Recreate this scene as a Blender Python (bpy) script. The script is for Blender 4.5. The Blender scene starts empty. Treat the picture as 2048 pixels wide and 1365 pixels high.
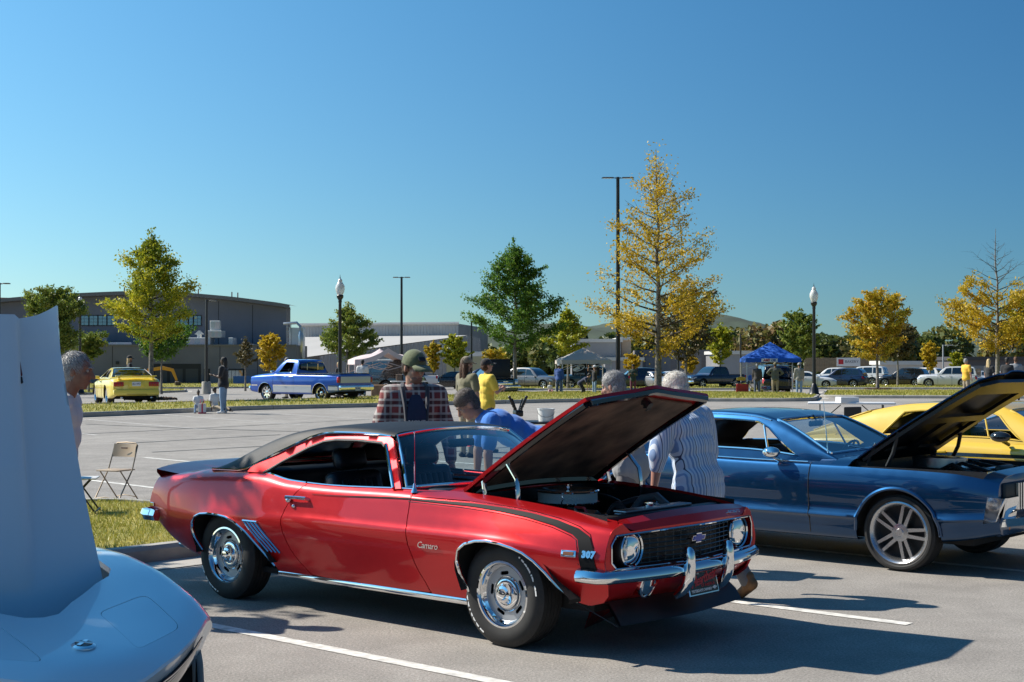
import bpy, bmesh, math, random
import numpy as np
from mathutils import Vector, Matrix
from mathutils.geometry import delaunay_2d_cdt
random.seed(7); rng = np.random.default_rng(7)
SC = bpy.context.scene; COL = SC.collection
R = math.radians; PI = math.pi
# ---------------------------------------------------------------- camera, sky, sun, exposure
CAM_H, CAM_PITCH = 1.757, math.atan(42.5/2844)
cd = bpy.data.cameras.new('camera'); cam = bpy.data.objects.new('camera', cd); COL.objects.link(cam)
cd.lens = 50; cd.sensor_width = 36; cd.clip_start = .05; cd.clip_end = 6000
cam.location = (0, 0, CAM_H); cam.rotation_euler = (PI/2 + CAM_PITCH, 0, 0); SC.camera = cam
SUN_EL, SUN_AZ = R(42.2), R(-71.5)            # azimuth measured from +Y towards +X: the sun stands left, slightly behind
W = bpy.data.worlds.new('World'); SC.world = W; W.use_nodes = True
wn = W.node_tree.nodes; wl = W.node_tree.links
sky = wn.new('ShaderNodeTexSky'); sky.sky_type = 'NISHITA'; sky.sun_disc = False
sky.sun_elevation = SUN_EL; sky.sun_rotation = SUN_AZ; sky.altitude = 200; sky.air_density = 1.0; sky.dust_density = 0; sky.ozone_density = 6
wn['Background'].inputs[1].default_value = .05
# a clear polarised autumn sky: bluer than the model and deepening evenly away from the sun
wt = wn.new('ShaderNodeTexCoord'); wd = wn.new('ShaderNodeVectorMath'); wd.operation = 'DOT_PRODUCT'
wd.inputs[1].default_value = (math.sin(SUN_AZ), math.cos(SUN_AZ), 0); wl.new(wt.outputs['Generated'], wd.inputs[0])
wc = wn.new('ShaderNodeCombineXYZ'); ws_ = wn.new('ShaderNodeSeparateXYZ'); wl.new(wt.outputs['Generated'], ws_.inputs[0])
for i_, (k_, t_) in enumerate(((1.6, .44), (1.1, .755), (.75, .80))):
    m_ = wn.new('ShaderNodeMath'); m_.operation = 'MULTIPLY_ADD'; m_.inputs[1].default_value = k_; m_.inputs[2].default_value = -.24*k_; wl.new(wd.outputs['Value'], m_.inputs[0])
    e_ = wn.new('ShaderNodeMath'); e_.operation = 'EXPONENT'; wl.new(m_.outputs[0], e_.inputs[0])
    # gentler fall-off from horizon to zenith than the model's
    v_ = wn.new('ShaderNodeMath'); v_.operation = 'MULTIPLY_ADD'; v_.inputs[1].default_value = (.35, 1.15, 1.05)[i_]; v_.inputs[2].default_value = (.98, .81, .86)[i_]; wl.new(ws_.outputs['Z'], v_.inputs[0])
    f_ = wn.new('ShaderNodeMath'); f_.operation = 'MAXIMUM'; f_.inputs[1].default_value = .42; wl.new(e_.outputs[0], f_.inputs[0])
    g_ = wn.new('ShaderNodeMath'); g_.operation = 'MULTIPLY'; g_.inputs[1].default_value = t_; wl.new(f_.outputs[0], g_.inputs[0])
    h_ = wn.new('ShaderNodeMath'); h_.operation = 'MULTIPLY'; wl.new(g_.outputs[0], h_.inputs[0]); wl.new(v_.outputs[0], h_.inputs[1]); g_ = h_
    wl.new(g_.outputs[0], wc.inputs[i_])
wm = wn.new('ShaderNodeMix'); wm.data_type = 'RGBA'; wm.blend_type = 'MULTIPLY'; wm.inputs[0].default_value = 1
wl.new(sky.outputs[0], wm.inputs[6]); wl.new(wc.outputs[0], wm.inputs[7]); wl.new(wm.outputs[2], wn['Background'].inputs[0])
sd = bpy.data.lights.new('sun', 'SUN'); sd.energy = 3.0; sd.angle = R(.53); sd.color = (1, .93, .82)
sun = bpy.data.objects.new('sun', sd); COL.objects.link(sun)
SUNV = Vector((math.sin(SUN_AZ)*math.cos(SUN_EL), math.cos(SUN_AZ)*math.cos(SUN_EL), math.sin(SUN_EL)))
sun.rotation_euler = SUNV.to_track_quat('Z', 'Y').to_euler(); sun.location = SUNV*60
vs = SC.view_settings; vs.view_transform = 'Standard'; vs.look = 'None'; vs.exposure = 1.3; vs.gamma = 1; vs.use_curve_mapping = False
SC.cycles.max_bounces = 8; SC.cycles.transparent_max_bounces = 12; SC.cycles.use_denoising = True
SC.cycles.sample_clamp_indirect = 8

def at(px, py, Y):                         # a point of the place, Y metres in front of the camera, read off the photograph (2048 wide)
    dx, dz = (px-1024)/2844, (682.5-py)/2844
    c, s = math.cos(CAM_PITCH), math.sin(CAM_PITCH)
    ry, rz = c-dz*s, s+dz*c
    return Vector((dx*Y/ry, Y, CAM_H+rz*Y/ry))
def terr(y):                               # lie of the land: a low crown at 50 m, falling away behind
    return float(np.interp(y, [0, 14, 30, 42, 58, 75, 90, 128, 200, 900], [0, 0, .13, .22, .22, 0, -.28, -.51, -.6, -.6]))
def gp(px, Y, dz=0): p = at(px, 700, Y); return Vector((p.x, Y, terr(Y)+dz))

# ---------------------------------------------------------------- materials
MATS = {}
def _nodes(name):
    m = bpy.data.materials.new(name); m.use_nodes = True
    nt = m.node_tree; return m, nt, nt.nodes['Principled BSDF']
def setp(b, **k):
    for a, v in k.items():
        a = a.replace('_', ' ')
        b.inputs[a].default_value = v
def c4(c): return (c[0], c[1], c[2], 1)
def mat(name, col=(.5, .5, .5), rough=.5, metal=0, var=0, vscale=8, bump=0, bscale=60, coat=0, spec=.5, trans=0, sheen=0, detail=4, col2=None, alpha=1):
    """principled material with noise mottling and fine relief"""
    if name in MATS: return MATS[name]
    m, nt, b = _nodes(name); N, L = nt.nodes, nt.links
    setp(b, Base_Color=c4(col), Roughness=rough, Metallic=metal, Coat_Weight=coat, Coat_Roughness=.03, Specular_IOR_Level=spec, Transmission_Weight=trans, Sheen_Weight=sheen, Alpha=alpha)
    if var or bump: tc = N.new('ShaderNodeTexCoord')
    if var:
        n = N.new('ShaderNodeTexNoise'); n.inputs['Scale'].default_value = vscale; n.inputs['Detail'].default_value = detail
        L.new(tc.outputs['Object'], n.inputs['Vector'])
        r = N.new('ShaderNodeValToRGB'); e = r.color_ramp.elements
        c2 = col2 or tuple(min(1, c*(1+var)) for c in col); c1 = col if col2 else tuple(c*(1-var) for c in col)
        e[0].position = .3; e[1].position = .7; e[0].color = c4(c1); e[1].color = c4(c2)
        L.new(n.outputs['Fac'], r.inputs[0]); L.new(r.outputs[0], b.inputs['Base Color'])
    if bump:
        n2 = N.new('ShaderNodeTexNoise'); n2.inputs['Scale'].default_value = bscale; n2.inputs['Detail'].default_value = 3
        L.new(tc.outputs['Object'], n2.inputs['Vector'])
        bp = N.new('ShaderNodeBump'); bp.inputs['Strength'].default_value = bump; bp.inputs['Distance'].default_value = .01
        L.new(n2.outputs['Fac'], bp.inputs['Height']); L.new(bp.outputs[0], b.inputs['Normal'])
    MATS[name] = m; return m
def paint(name, col, metal=.35, rough=.32, flake=0, coat=1, peel=.02):
    if name in MATS: return MATS[name]
    m, nt, b = _nodes(name); N, L = nt.nodes, nt.links
    setp(b, Base_Color=c4(col), Roughness=rough, Metallic=metal, Coat_Weight=coat, Coat_Roughness=.015, Coat_IOR=1.5)
    tc = N.new('ShaderNodeTexCoord')
    n = N.new('ShaderNodeTexNoise'); n.inputs['Scale'].default_value = 420; n.inputs['Detail'].default_value = 2
    L.new(tc.outputs['Object'], n.inputs['Vector'])
    if flake:
        mx = N.new('ShaderNodeMix'); mx.data_type = 'RGBA'; mx.inputs[6].default_value = c4([c*(1-flake) for c in col]); mx.inputs[7].default_value = c4([min(1, c*(1+flake)) for c in col])
        L.new(n.outputs['Fac'], mx.inputs[0]); L.new(mx.outputs[2], b.inputs['Base Color'])
    n3 = N.new('ShaderNodeTexNoise'); n3.inputs['Scale'].default_value = 9; n3.inputs['Detail'].default_value = 5
    L.new(tc.outputs['Object'], n3.inputs['Vector'])
    mr = N.new('ShaderNodeMapRange'); mr.inputs[3].default_value = rough-.04; mr.inputs[4].default_value = rough+.08
    L.new(n3.outputs['Fac'], mr.inputs[0]); L.new(mr.outputs[0], b.inputs['Roughness'])
    bp = N.new('ShaderNodeBump'); bp.inputs['Strength'].default_value = peel; bp.inputs['Distance'].default_value = .02
    n4 = N.new('ShaderNodeTexNoise'); n4.inputs['Scale'].default_value = 3; L.new(tc.outputs['Object'], n4.inputs['Vector'])
    L.new(n4.outputs['Fac'], bp.inputs['Height']); L.new(bp.outputs[0], b.inputs['Coat Normal'])
    MATS[name] = m; return m
def glassm(name, tint=(.6, .75, .8), op=.25, rough=0.0):
    """thin pane: mostly see-through with a tint and a mirror-like sheen that grows at grazing angles"""
    if name in MATS: return MATS[name]
    m = bpy.data.materials.new(name); m.use_nodes = True; nt = m.node_tree; N, L = nt.nodes, nt.links
    N.remove(N['Principled BSDF']); o = N['Material Output']
    t = N.new('ShaderNodeBsdfTransparent'); t.inputs[0].default_value = c4(tint)
    g = N.new('ShaderNodeBsdfGlossy'); g.inputs['Roughness'].default_value = rough; g.inputs[0].default_value = (1, 1, 1, 1)
    d = N.new('ShaderNodeBsdfPrincipled'); setp(d, Base_Color=(.01, .015, .02, 1), Roughness=.02)
    f = N.new('ShaderNodeFresnel'); f.inputs[0].default_value = 1.52
    m1 = N.new('ShaderNodeMixShader'); m1.inputs[0].default_value = op
    L.new(t.outputs[0], m1.inputs[1]); L.new(d.outputs[0], m1.inputs[2])
    mm = N.new('ShaderNodeMath'); mm.operation = 'MULTIPLY'; mm.inputs[1].default_value = 1.6; mm.use_clamp = True; L.new(f.outputs[0], mm.inputs[0])
    m2 = N.new('ShaderNodeMixShader'); L.new(mm.outputs[0], m2.inputs[0]); L.new(m1.outputs[0], m2.inputs[1]); L.new(g.outputs[0], m2.inputs[2])
    L.new(m2.outputs[0], o.inputs[0]); MATS[name] = m; return m
CHROME = mat('chrome', (.86, .87, .88), .045, 1, bump=.01, bscale=4)
ALU = mat('brushed_aluminium', (.62, .62, .63), .28, 1, bump=.03, bscale=90)
BLACK = mat('satin_black', (.012, .012, .013), .42, bump=.03, bscale=30)
BLACKG = mat('gloss_black', (.008, .008, .009), .12, coat=.6)
RUBBER = mat('tyre_rubber', (.018, .018, .018), .78, var=.35, vscale=14, bump=.1, bscale=160)
DARKIN = mat('black_vinyl_upholstery', (.014, .016, .02), .38, bump=.06, bscale=120)
UNDER = mat('underbody', (.012, .012, .012), .9)
LENSR = mat('red_lens', (.45, .01, .01), .12, coat=.6)
LENSA = mat('amber_lens', (.55, .16, .01), .15, coat=.6)
LENSW = mat('clear_lens', (.75, .77, .8), .08, .6, coat=1, bump=.25, bscale=55)
GLASS = glassm('windscreen_glass', (.62, .76, .80), .10)
GLASSD = glassm('dark_window_glass', (.12, .14, .15), .75)
WHITEP = mat('white_print', (.8, .8, .78), .6)

# ---------------------------------------------------------------- objects
def link(name, me, parent=None, m=None, loc=None, rot=None):
    o = bpy.data.objects.new(name, me); COL.objects.link(o)
    if m is not None and me is not None and len(me.materials) == 0: me.materials.append(m)
    if parent: o.parent = parent
    if loc is not None: o.location = loc
    if rot is not None: o.rotation_euler = rot
    return o
def tag(o, label=None, cat=None, group=None, kind=None):
    if label: o['label'] = label
    if cat: o['category'] = cat
    if group: o['group'] = group
    if kind: o['kind'] = kind
    return o
def empty(name, loc=(0, 0, 0), rz=0, label=None, cat=None, group=None, parent=None):
    o = bpy.data.objects.new(name, None); COL.objects.link(o); o.empty_display_size = .2
    o.location = loc; o.rotation_euler = (0, 0, rz); o.parent = parent
    return tag(o, label, cat, group)
def copy_tree(o, parent=None):
    c = o.copy(); COL.objects.link(c); c.parent = parent
    for ch in list(o.children): copy_tree(ch, c)
    return c
def smooth(me, ang=35):
    if len(me.polygons): me.shade_smooth()
    if ang is not None and len(me.polygons): me.set_sharp_from_angle(angle=R(ang))
    return me
class MB:
    """collects shapes; build() makes ONE mesh object of them"""
    def __init__(s): s.v = []; s.f = []
    def add(s, v, f, M=None):
        o = len(s.v)
        s.v += [tuple(M @ Vector(p)) for p in v] if M is not None else [tuple(p) for p in v]
        s.f += [tuple(i+o for i in q) for q in f]; return s
    def box(s, a, b, M=None):
        x0, y0, z0 = a; x1, y1, z1 = b
        return s.add([(x0, y0, z0), (x1, y0, z0), (x1, y1, z0), (x0, y1, z0), (x0, y0, z1), (x1, y0, z1), (x1, y1, z1), (x0, y1, z1)],
                     [(3, 2, 1, 0), (4, 5, 6, 7), (0, 1, 5, 4), (1, 2, 6, 5), (2, 3, 7, 6), (3, 0, 4, 7)], M)
    def bbox(s, c, d, r=.01, seg=2, M=None, taper=None):
        """rounded box: centre c, dims d"""
        bm = bmesh.new(); bmesh.ops.create_cube(bm, size=1)
        for v in bm.verts:
            t = taper if (taper and v.co.z > 0) else (1, 1)
            v.co = Vector((v.co.x*d[0]*t[0], v.co.y*d[1]*t[1], v.co.z*d[2]))
        bmesh.ops.bevel(bm, geom=bm.edges[:], offset=min(r, min(d)*.49), segments=seg, affect='EDGES', profile=.5)
        bm.verts.index_update()
        s.add([v.co+Vector(c) for v in bm.verts], [[v.index for v in f.verts] for f in bm.faces], M); bm.free(); return s
    def tube(s, pts, r, n=8, cap=True, closed=False, M=None, flat=None, up=None):
        pts = [Vector(p) for p in pts]; k = len(pts); rr = r if hasattr(r, '__len__') else [r]*k
        V = []; F = []; u = None
        for i, p in enumerate(pts):
            if closed: t = pts[(i+1) % k]-pts[i-1]
            else: t = pts[min(i+1, k-1)]-pts[max(i-1, 0)]
            if t.length < 1e-9: t = Vector((0, 0, 1))
            t.normalize()
            if up is not None: u = Vector(up)
            elif u is None: u = Vector((0, 0, 1)) if abs(t.z) < .9 else Vector((1, 0, 0))
            u = (u-t*u.dot(t))
            if u.length < 1e-6: u = t.orthogonal()
            u.normalize(); w = t.cross(u)
            for j in range(n):
                a = 2*PI*(j+.5)/n; ru = rr[i]*(flat[0] if flat else 1); rw = rr[i]*(flat[1] if flat else 1)
                V.append(p+u*(math.cos(a)*ru)+w*(math.sin(a)*rw))
        for i in range(k if closed else k-1):
            i2 = (i+1) % k
            for j in range(n): F.append((i*n+j, i*n+(j+1) % n, i2*n+(j+1) % n, i2*n+j))
        if cap and not closed: F += [tuple(range(n))[::-1], tuple((k-1)*n+j for j in range(n))]
        return s.add(V, F, M)
    def lathe(s, prof, n=32, M=None, axis='z', cap=False):
        """prof: (radius, height) list spun about z (or y)"""
        V = []; F = []
        for r, h in prof:
            for j in range(n):
                a = 2*PI*j/n
                V.append((r*math.cos(a), r*math.sin(a), h) if axis == 'z' else (r*math.cos(a), h, r*math.sin(a)))
        for i in range(len(prof)-1):
            for j in range(n):
                q = (i*n+j, i*n+(j+1) % n, (i+1)*n+(j+1) % n, (i+1)*n+j)
                F.append(q if axis == 'z' else q[::-1])
        if cap: F += [tuple(range(n))[::-1], tuple((len(prof)-1)*n+j for j in range(n))]
        return s.add(V, F, M)
    def grid(s, P, flip=False, closeu=False):
        """P[i][j] points"""
        a, b = len(P), len(P[0]); V = [p for row in P for p in row]; F = []
        for i in range(a if closeu else a-1):
            for j in range(b-1):
                q = (i*b+j, i*b+j+1, ((i+1) % a)*b+j+1, ((i+1) % a)*b+j); F.append(q[::-1] if flip else q)
        return s.add(V, F)
    def prism(s, poly, h0, h1, M=None, plane='xy'):
        n = len(poly); mp = {'xy': lambda p, h: (p[0], p[1], h), 'xz': lambda p, h: (p[0], h, p[1]), 'yz': lambda p, h: (h, p[0], p[1])}[plane]
        V = [mp(p, h0) for p in poly]+[mp(p, h1) for p in poly]
        F = [tuple(range(n))[::-1], tuple(range(n, 2*n))]+[(i, (i+1) % n, n+(i+1) % n, n+i) for i in range(n)]
        return s.add(V, F, M)
    def sphere(s, c, r, n=12, m=8, M=None, sc=(1, 1, 1)):
        V = []; F = []
        for i in range(m+1):
            t = PI*i/m
            for j in range(n):
                a = 2*PI*j/n; V.append((c[0]+r*sc[0]*math.sin(t)*math.cos(a), c[1]+r*sc[1]*math.sin(t)*math.sin(a), c[2]+r*sc[2]*math.cos(t)))
        for i in range(m):
            for j in range(n): F.append((i*n+j, (i+1)*n+j, (i+1)*n+(j+1) % n, i*n+(j+1) % n))
        return s.add(V, F, M)
    def mesh(s, name='mesh', ang=35):
        me = bpy.data.meshes.new(name); me.from_pydata(s.v, [], s.f); me.validate(); me.update()
        return smooth(me, ang)
    def build(s, name, m, parent=None, ang=35, recalc=False, **k):
        me = s.mesh(name, ang)
        if recalc:
            bm = bmesh.new(); bm.from_mesh(me); bmesh.ops.remove_doubles(bm, verts=bm.verts, dist=1e-5); bmesh.ops.recalc_face_normals(bm, faces=bm.faces); bm.to_mesh(me); bm.free(); smooth(me, ang)
        return link(name, me, parent, m, **k)
def T(x=0, y=0, z=0, rx=0, ry=0, rz=0, s=1):
    sv = s if hasattr(s, '__len__') else (s, s, s)
    return Matrix.Translation((x, y, z)) @ Matrix.Rotation(rz, 4, 'Z') @ Matrix.Rotation(ry, 4, 'Y') @ Matrix.Rotation(rx, 4, 'X') @ Matrix.Diagonal((*sv, 1))
def text_mesh(txt, size=1, ext=.002, shear=0, bold=0, align='CENTER', space=1):
    cu = bpy.data.curves.new('t', 'FONT'); cu.body = txt; cu.size = size; cu.extrude = ext; cu.shear = shear; cu.offset = bold; cu.align_x = align; cu.align_y = 'CENTER'; cu.space_character = space; cu.resolution_u = 2
    o = bpy.data.objects.new('t', cu); COL.objects.link(o); dg = bpy.context.evaluated_depsgraph_get(); dg.update()
    me = bpy.data.meshes.new_from_object(o.evaluated_get(dg)); bpy.data.objects.remove(o); bpy.data.curves.remove(cu); me.materials.clear(); return me
def text(name, txt, m, parent, M, size=1, map3=None, **k):
    """flat lettering as a thin mesh; M places it (text lies in local xy, faces +z); map3 bends it"""
    me = text_mesh(txt, size, **k)
    for v in me.vertices: v.co = (map3(v.co) if map3 else M @ v.co)
    me.update(); return link(name, me, parent, m)
def bake(o, mods):
    """apply modifiers described by (type, dict) to a mesh object"""
    for t, kw in mods:
        md = o.modifiers.new(t, t)
        for a, v in kw.items(): setattr(md, a, v)
    dg = bpy.context.evaluated_depsgraph_get(); dg.update()
    me = bpy.data.meshes.new_from_object(o.evaluated_get(dg)); old = o.data; mats = list(old.materials)
    o.modifiers.clear(); o.data = me
    me.materials.clear()
    for x in mats: me.materials.append(x)
    bpy.data.meshes.remove(old); return o

# ---------------------------------------------------------------- curved-sheet tools for bodywork
def pch(xs, Y):
    """monotone cubic through rows Y at xs; returns f(x array) -> rows"""
    xs = np.asarray(xs, float); Y = np.asarray(Y, float); Y = Y.reshape(len(xs), -1)
    h = np.diff(xs)[:, None]; d = np.diff(Y, axis=0)/h; m = np.zeros_like(Y)
    if len(xs) > 2:
        w1 = 2*h[1:]+h[:-1]; w2 = h[1:]+2*h[:-1]; ok = (d[:-1]*d[1:]) > 0
        with np.errstate(divide='ignore', invalid='ignore'): mm = (w1+w2)/(w1/d[:-1]+w2/d[1:])
        m[1:-1] = np.where(ok, mm, 0)
    m[0] = d[0]; m[-1] = d[-1]
    def f(x):
        x = np.atleast_1d(np.asarray(x, float)); i = np.clip(np.searchsorted(xs, x)-1, 0, len(xs)-2)
        t = ((x-xs[i])/(xs[i+1]-xs[i]))[:, None]; hh = h[i]
        return (2*t**3-3*t**2+1)*Y[i]+(t**3-2*t**2+t)*hh*m[i]+(-2*t**3+3*t**2)*Y[i+1]+(t**3-t**2)*hh*m[i+1]
    return f
class Skin:
    """surface (x, v) -> (x, y, z): lengthwise stations of (y, z) control points, v counts the control points"""
    def __init__(s, st):
        s.x = [a for a, _ in st]; s.K = len(st[0][1])
        s.fy = pch(s.x, [[p[0] for p in q] for _, q in st]); s.fz = pch(s.x, [[p[1] for p in q] for _, q in st])
    def ev(s, x, v):
        x = np.atleast_1d(np.asarray(x, float)); v = np.atleast_1d(np.asarray(v, float)); x, v = np.broadcast_arrays(x, v)
        xx = np.clip(x, s.x[0], s.x[-1]); Y = s.fy(xx); Z = s.fz(xx); n = np.arange(len(x))
        i = np.clip(v.astype(int), 0, s.K-2); t = v-i
        def cr(A):
            p0, p1, p2, p3 = A[n, np.maximum(i-1, 0)], A[n, i], A[n, i+1], A[n, np.minimum(i+2, s.K-1)]
            m1 = np.where(i > 0, (p2-p0)/2, p2-p1); m2 = np.where(i+2 < s.K, (p3-p1)/2, p2-p1)
            return (2*t**3-3*t**2+1)*p1+(t**3-2*t**2+t)*m1+(-2*t**3+3*t**2)*p2+(t**3-t**2)*m2
        return np.stack([x, -cr(Y), cr(Z)], 1)
    def vz(s, x, z, lo=0, hi=None):
        x = np.atleast_1d(np.asarray(x, float)); z = np.broadcast_to(np.asarray(z, float), x.shape); hi = hi if hi is not None else s.K-1
        vv = np.linspace(lo, hi, 97); Z = s.ev(np.repeat(x, 97), np.tile(vv, len(x)))[:, 2].reshape(len(x), 97)
        up = Z >= z[:, None]; i = np.where(up.any(1), np.clip(up.argmax(1), 1, 96), 96); n = np.arange(len(x)); z0, z1 = Z[n, i-1], Z[n, i]
        return vv[i-1]+(vv[i]-vv[i-1])*np.clip((z-z0)/np.where(np.abs(z1-z0) < 1e-9, 1, z1-z0), 0, 1)
    def nrm(s, x, v):
        e = 1e-3; P = s.ev(x, v); dx = s.ev(np.asarray(x)+e, v)-s.ev(np.asarray(x)-e, v); dv = s.ev(x, np.minimum(np.asarray(v)+e, s.K-1))-s.ev(x, np.maximum(np.asarray(v)-e, 0))
        n = np.cross(dx, dv); return P, n/np.maximum(np.linalg.norm(n, axis=1)[:, None], 1e-12)
def inpoly(P, poly):
    x, y = P[:, 0], P[:, 1]; c = np.zeros(len(P), bool); n = len(poly)
    for i in range(n):
        x0, y0 = poly[i]; x1, y1 = poly[i-1]
        if y0 == y1: continue
        c ^= ((y0 > y) != (y1 > y)) & (x < (x1-x0)*(y-y0)/(y1-y0)+x0)
    return c
def densify(poly, step, sc=(1, 1)):
    out = []
    for i in range(len(poly)):
        a, b = np.array(poly[i], float), np.array(poly[(i+1) % len(poly)], float)
        k = max(1, int(math.ceil(np.linalg.norm((b-a)*sc)/step)))
        out += [tuple(a+(b-a)*j/k) for j in range(k)]
    return out
def sheet(poly, holes=(), step=.05, vs=1.0, maxedge=None):
    """2-D mesh of a polygon with holes: (N,2) points, triangles, boundary loops. vs scales the 2nd axis to metres"""
    me = maxedge or step; loops = [densify(p, me, (1, vs)) for p in [poly, *holes]]
    P = []; E = []; L = []
    for lp in loops:
        o = len(P); k = len(lp); P += lp; E += [(o+i, o+(i+1) % k) for i in range(k)]; L.append(list(range(o, o+k)))
    B = np.array(P); mn, mx = B.min(0), B.max(0)
    gx = np.arange(mn[0]+step/2, mx[0], step); gv = np.arange(mn[1]+step/2/vs, mx[1], step/vs)
    if len(gx) and len(gv):
        G = np.array(np.meshgrid(gx, gv)).reshape(2, -1).T
        G[:, 0] += ((np.round((G[:, 1]-mn[1])/(step/vs)-.5).astype(int) % 2)*.5*step)
        k = inpoly(G, loops[0])
        for h in loops[1:]: k &= ~inpoly(G, h)
        G = G[k]
        if len(G):
            sc = np.array([1, vs]); d = np.full(len(G), 9.)
            for a, b in E:
                A, C = B[a]*sc, B[b]*sc; ab = C-A; t = np.clip(((G*sc-A)@ab)/max(ab@ab, 1e-12), 0, 1)
                d = np.minimum(d, np.linalg.norm(G*sc-(A+t[:, None]*ab), axis=1))
            G = G[d > .45*step]; P += [tuple(g) for g in G]
    pv, _, pf, ov, _, _ = delaunay_2d_cdt([Vector((p[0], p[1]*vs)) for p in P], E, [], 0, 1e-6)
    Q = np.array([(p.x, p.y/vs) for p in pv]); F = np.array([list(f) for f in pf if len(f) == 3]); C = Q[F].mean(1)
    k = inpoly(C, loops[0])
    for h in loops[1:]: k &= ~inpoly(C, h)
    remap = {}
    for i, o in enumerate(ov):
        for q in o: remap[q] = i
    return Q, F[k], [[remap[i] for i in lp] for lp in L]
def surf(fn, poly, holes=(), step=.05, vs=1.0, off=0, thick=0, flange=0, flip=False, mirror=False, nfn=None, maxedge=None):
    """maps a sheet through fn(N,2)->(N,3) (optionally offset along nfn normals); thick adds a back face, flange an inward rim"""
    Q, F, Ls = sheet(poly, holes, step, vs, maxedge)
    P = fn(Q); nr = None
    if off or thick or flange:
        e = 1e-3; du = fn(Q+[e, 0])-fn(Q-[e, 0]); dv = fn(Q+[0, e])-fn(Q-[0, e]); nr = np.cross(du, dv)
        nr /= np.maximum(np.linalg.norm(nr, axis=1)[:, None], 1e-12)
        if flip: nr = -nr
        P = P+nr*off
    V = [tuple(p) for p in P]; Fa = [tuple(int(i) for i in f) for f in F]
    if flip: Fa = [f[::-1] for f in Fa]
    if thick or flange:
        t = thick or flange; n = len(V)
        if thick:
            V += [tuple(p) for p in P-nr*t]; Fa += [tuple(i+n for i in f[::-1]) for f in Fa[:len(F)]]
            for lp in Ls:
                for i in range(len(lp)): a, b = lp[i], lp[(i+1) % len(lp)]; Fa.append((a, a+n, b+n, b))
        else:
            for lp in Ls:
                o = len(V); V += [tuple(P[i]-nr[i]*t) for i in lp]; k = len(lp)
                Fa += [(lp[i], o+i, o+(i+1) % k, lp[(i+1) % k]) for i in range(k)]
    if mirror: V = [(p[0], -p[1], p[2]) for p in V]; Fa = [f[::-1] for f in Fa]
    return V, Fa
def mbs(*vf):
    m = MB()
    for v, f in vf: m.add(v, f)
    return m
def arc(cx, cz, r, a0, a1, n=16, rz=None): return [(cx+r*math.cos(R(a0+(a1-a0)*i/n)), cz+(rz or r)*math.sin(R(a0+(a1-a0)*i/n))) for i in range(n+1)]
# ================================================================ GROUND, KERBS, GRASS
LU, LW = Vector((math.cos(-.717), math.sin(-.717), 0)), Vector((-math.sin(-.717), math.cos(-.717), 0))
LO = Vector((.476, 9.406, 0))
def lot(u, w, dz=0):                       # car-park frame: u along the parking bays, w across them
    p = LO+LU*u+LW*w; p.z = terr(p.y)+dz; return p
def asphalt_mat():
    m, nt, b = _nodes('aged_asphalt'); N, L = nt.nodes, nt.links
    tc = N.new('ShaderNodeTexCoord')
    def noise(sc, d=4, rough=.6):
        n = N.new('ShaderNodeTexNoise'); n.inputs['Scale'].default_value = sc; n.inputs['Detail'].default_value = d; n.inputs['Roughness'].default_value = rough; L.new(tc.outputs['Object'], n.inputs['Vector']); return n
    big = noise(.22, 6); mid = noise(2.3, 6); fine = noise(62, 4, .85)
    vo = N.new('ShaderNodeTexVoronoi'); vo.inputs['Scale'].default_value = 70; L.new(tc.outputs['Object'], vo.inputs['Vector'])
    r1 = N.new('ShaderNodeValToRGB'); e = r1.color_ramp.elements; e[0].position = .32; e[0].color = (.262, .242, .222, 1); e[1].position = .68; e[1].color = (.330, .306, .280, 1); L.new(big.outputs['Fac'], r1.inputs[0])
    r2 = N.new('ShaderNodeValToRGB'); e = r2.color_ramp.elements; e[0].position = .35; e[0].color = (.86, .86, .86, 1); e[1].position = .65; e[1].color = (1.06, 1.06, 1.06, 1); L.new(mid.outputs['Fac'], r2.inputs[0])
    r3 = N.new('ShaderNodeValToRGB'); e = r3.color_ramp.elements; e[0].position = .28; e[0].color = (.36, .36, .37, 1); e[1].position = .72; e[1].color = (1.64, 1.64, 1.6, 1); L.new(fine.outputs['Fac'], r3.inputs[0])
    def mul(a, c):
        x = N.new('ShaderNodeMix'); x.data_type = 'RGBA'; x.blend_type = 'MULTIPLY'; x.inputs[0].default_value = 1; L.new(a, x.inputs[6]); L.new(c, x.inputs[7]); return x.outputs[2]
    c = mul(mul(r1.outputs[0], r2.outputs[0]), r3.outputs[0])
    r4 = N.new('ShaderNodeValToRGB'); e = r4.color_ramp.elements; e[0].position = 0; e[0].color = (1.5, 1.48, 1.42, 1); e[1].position = .28; e[1].color = (.95, .95, .95, 1); L.new(vo.outputs['Distance'], r4.inputs[0]); c = mul(c, r4.outputs[0])
    # oil drips: a few dark soft spots
    v2 = N.new('ShaderNodeTexVoronoi'); v2.inputs['Scale'].default_value = .55; L.new(tc.outputs['Object'], v2.inputs['Vector'])
    r5 = N.new('ShaderNodeValToRGB'); e = r5.color_ramp.elements; e[0].position = .02; e[0].color = (.62, .62, .62, 1); e[1].position = .13; e[1].color = (1, 1, 1, 1); L.new(v2.outputs['Distance'], r5.inputs[0]); c = mul(c, r5.outputs[0])
    L.new(c, b.inputs['Base Color']); setp(b, Roughness=.88, Specular_IOR_Level=.3)
    bp = N.new('ShaderNodeBump'); bp.inputs['Strength'].default_value = .55; bp.inputs['Distance'].default_value = .006
    L.new(fine.outputs['Fac'], bp.inputs['Height']); L.new(bp.outputs[0], b.inputs['Normal']); return m
ASPH = asphalt_mat()
ys = [-30, -10, 0, 6, 10, 14, 18, 24, 30, 36, 42, 50, 58, 66, 75, 82, 90, 100, 114, 128, 160, 200]
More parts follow.
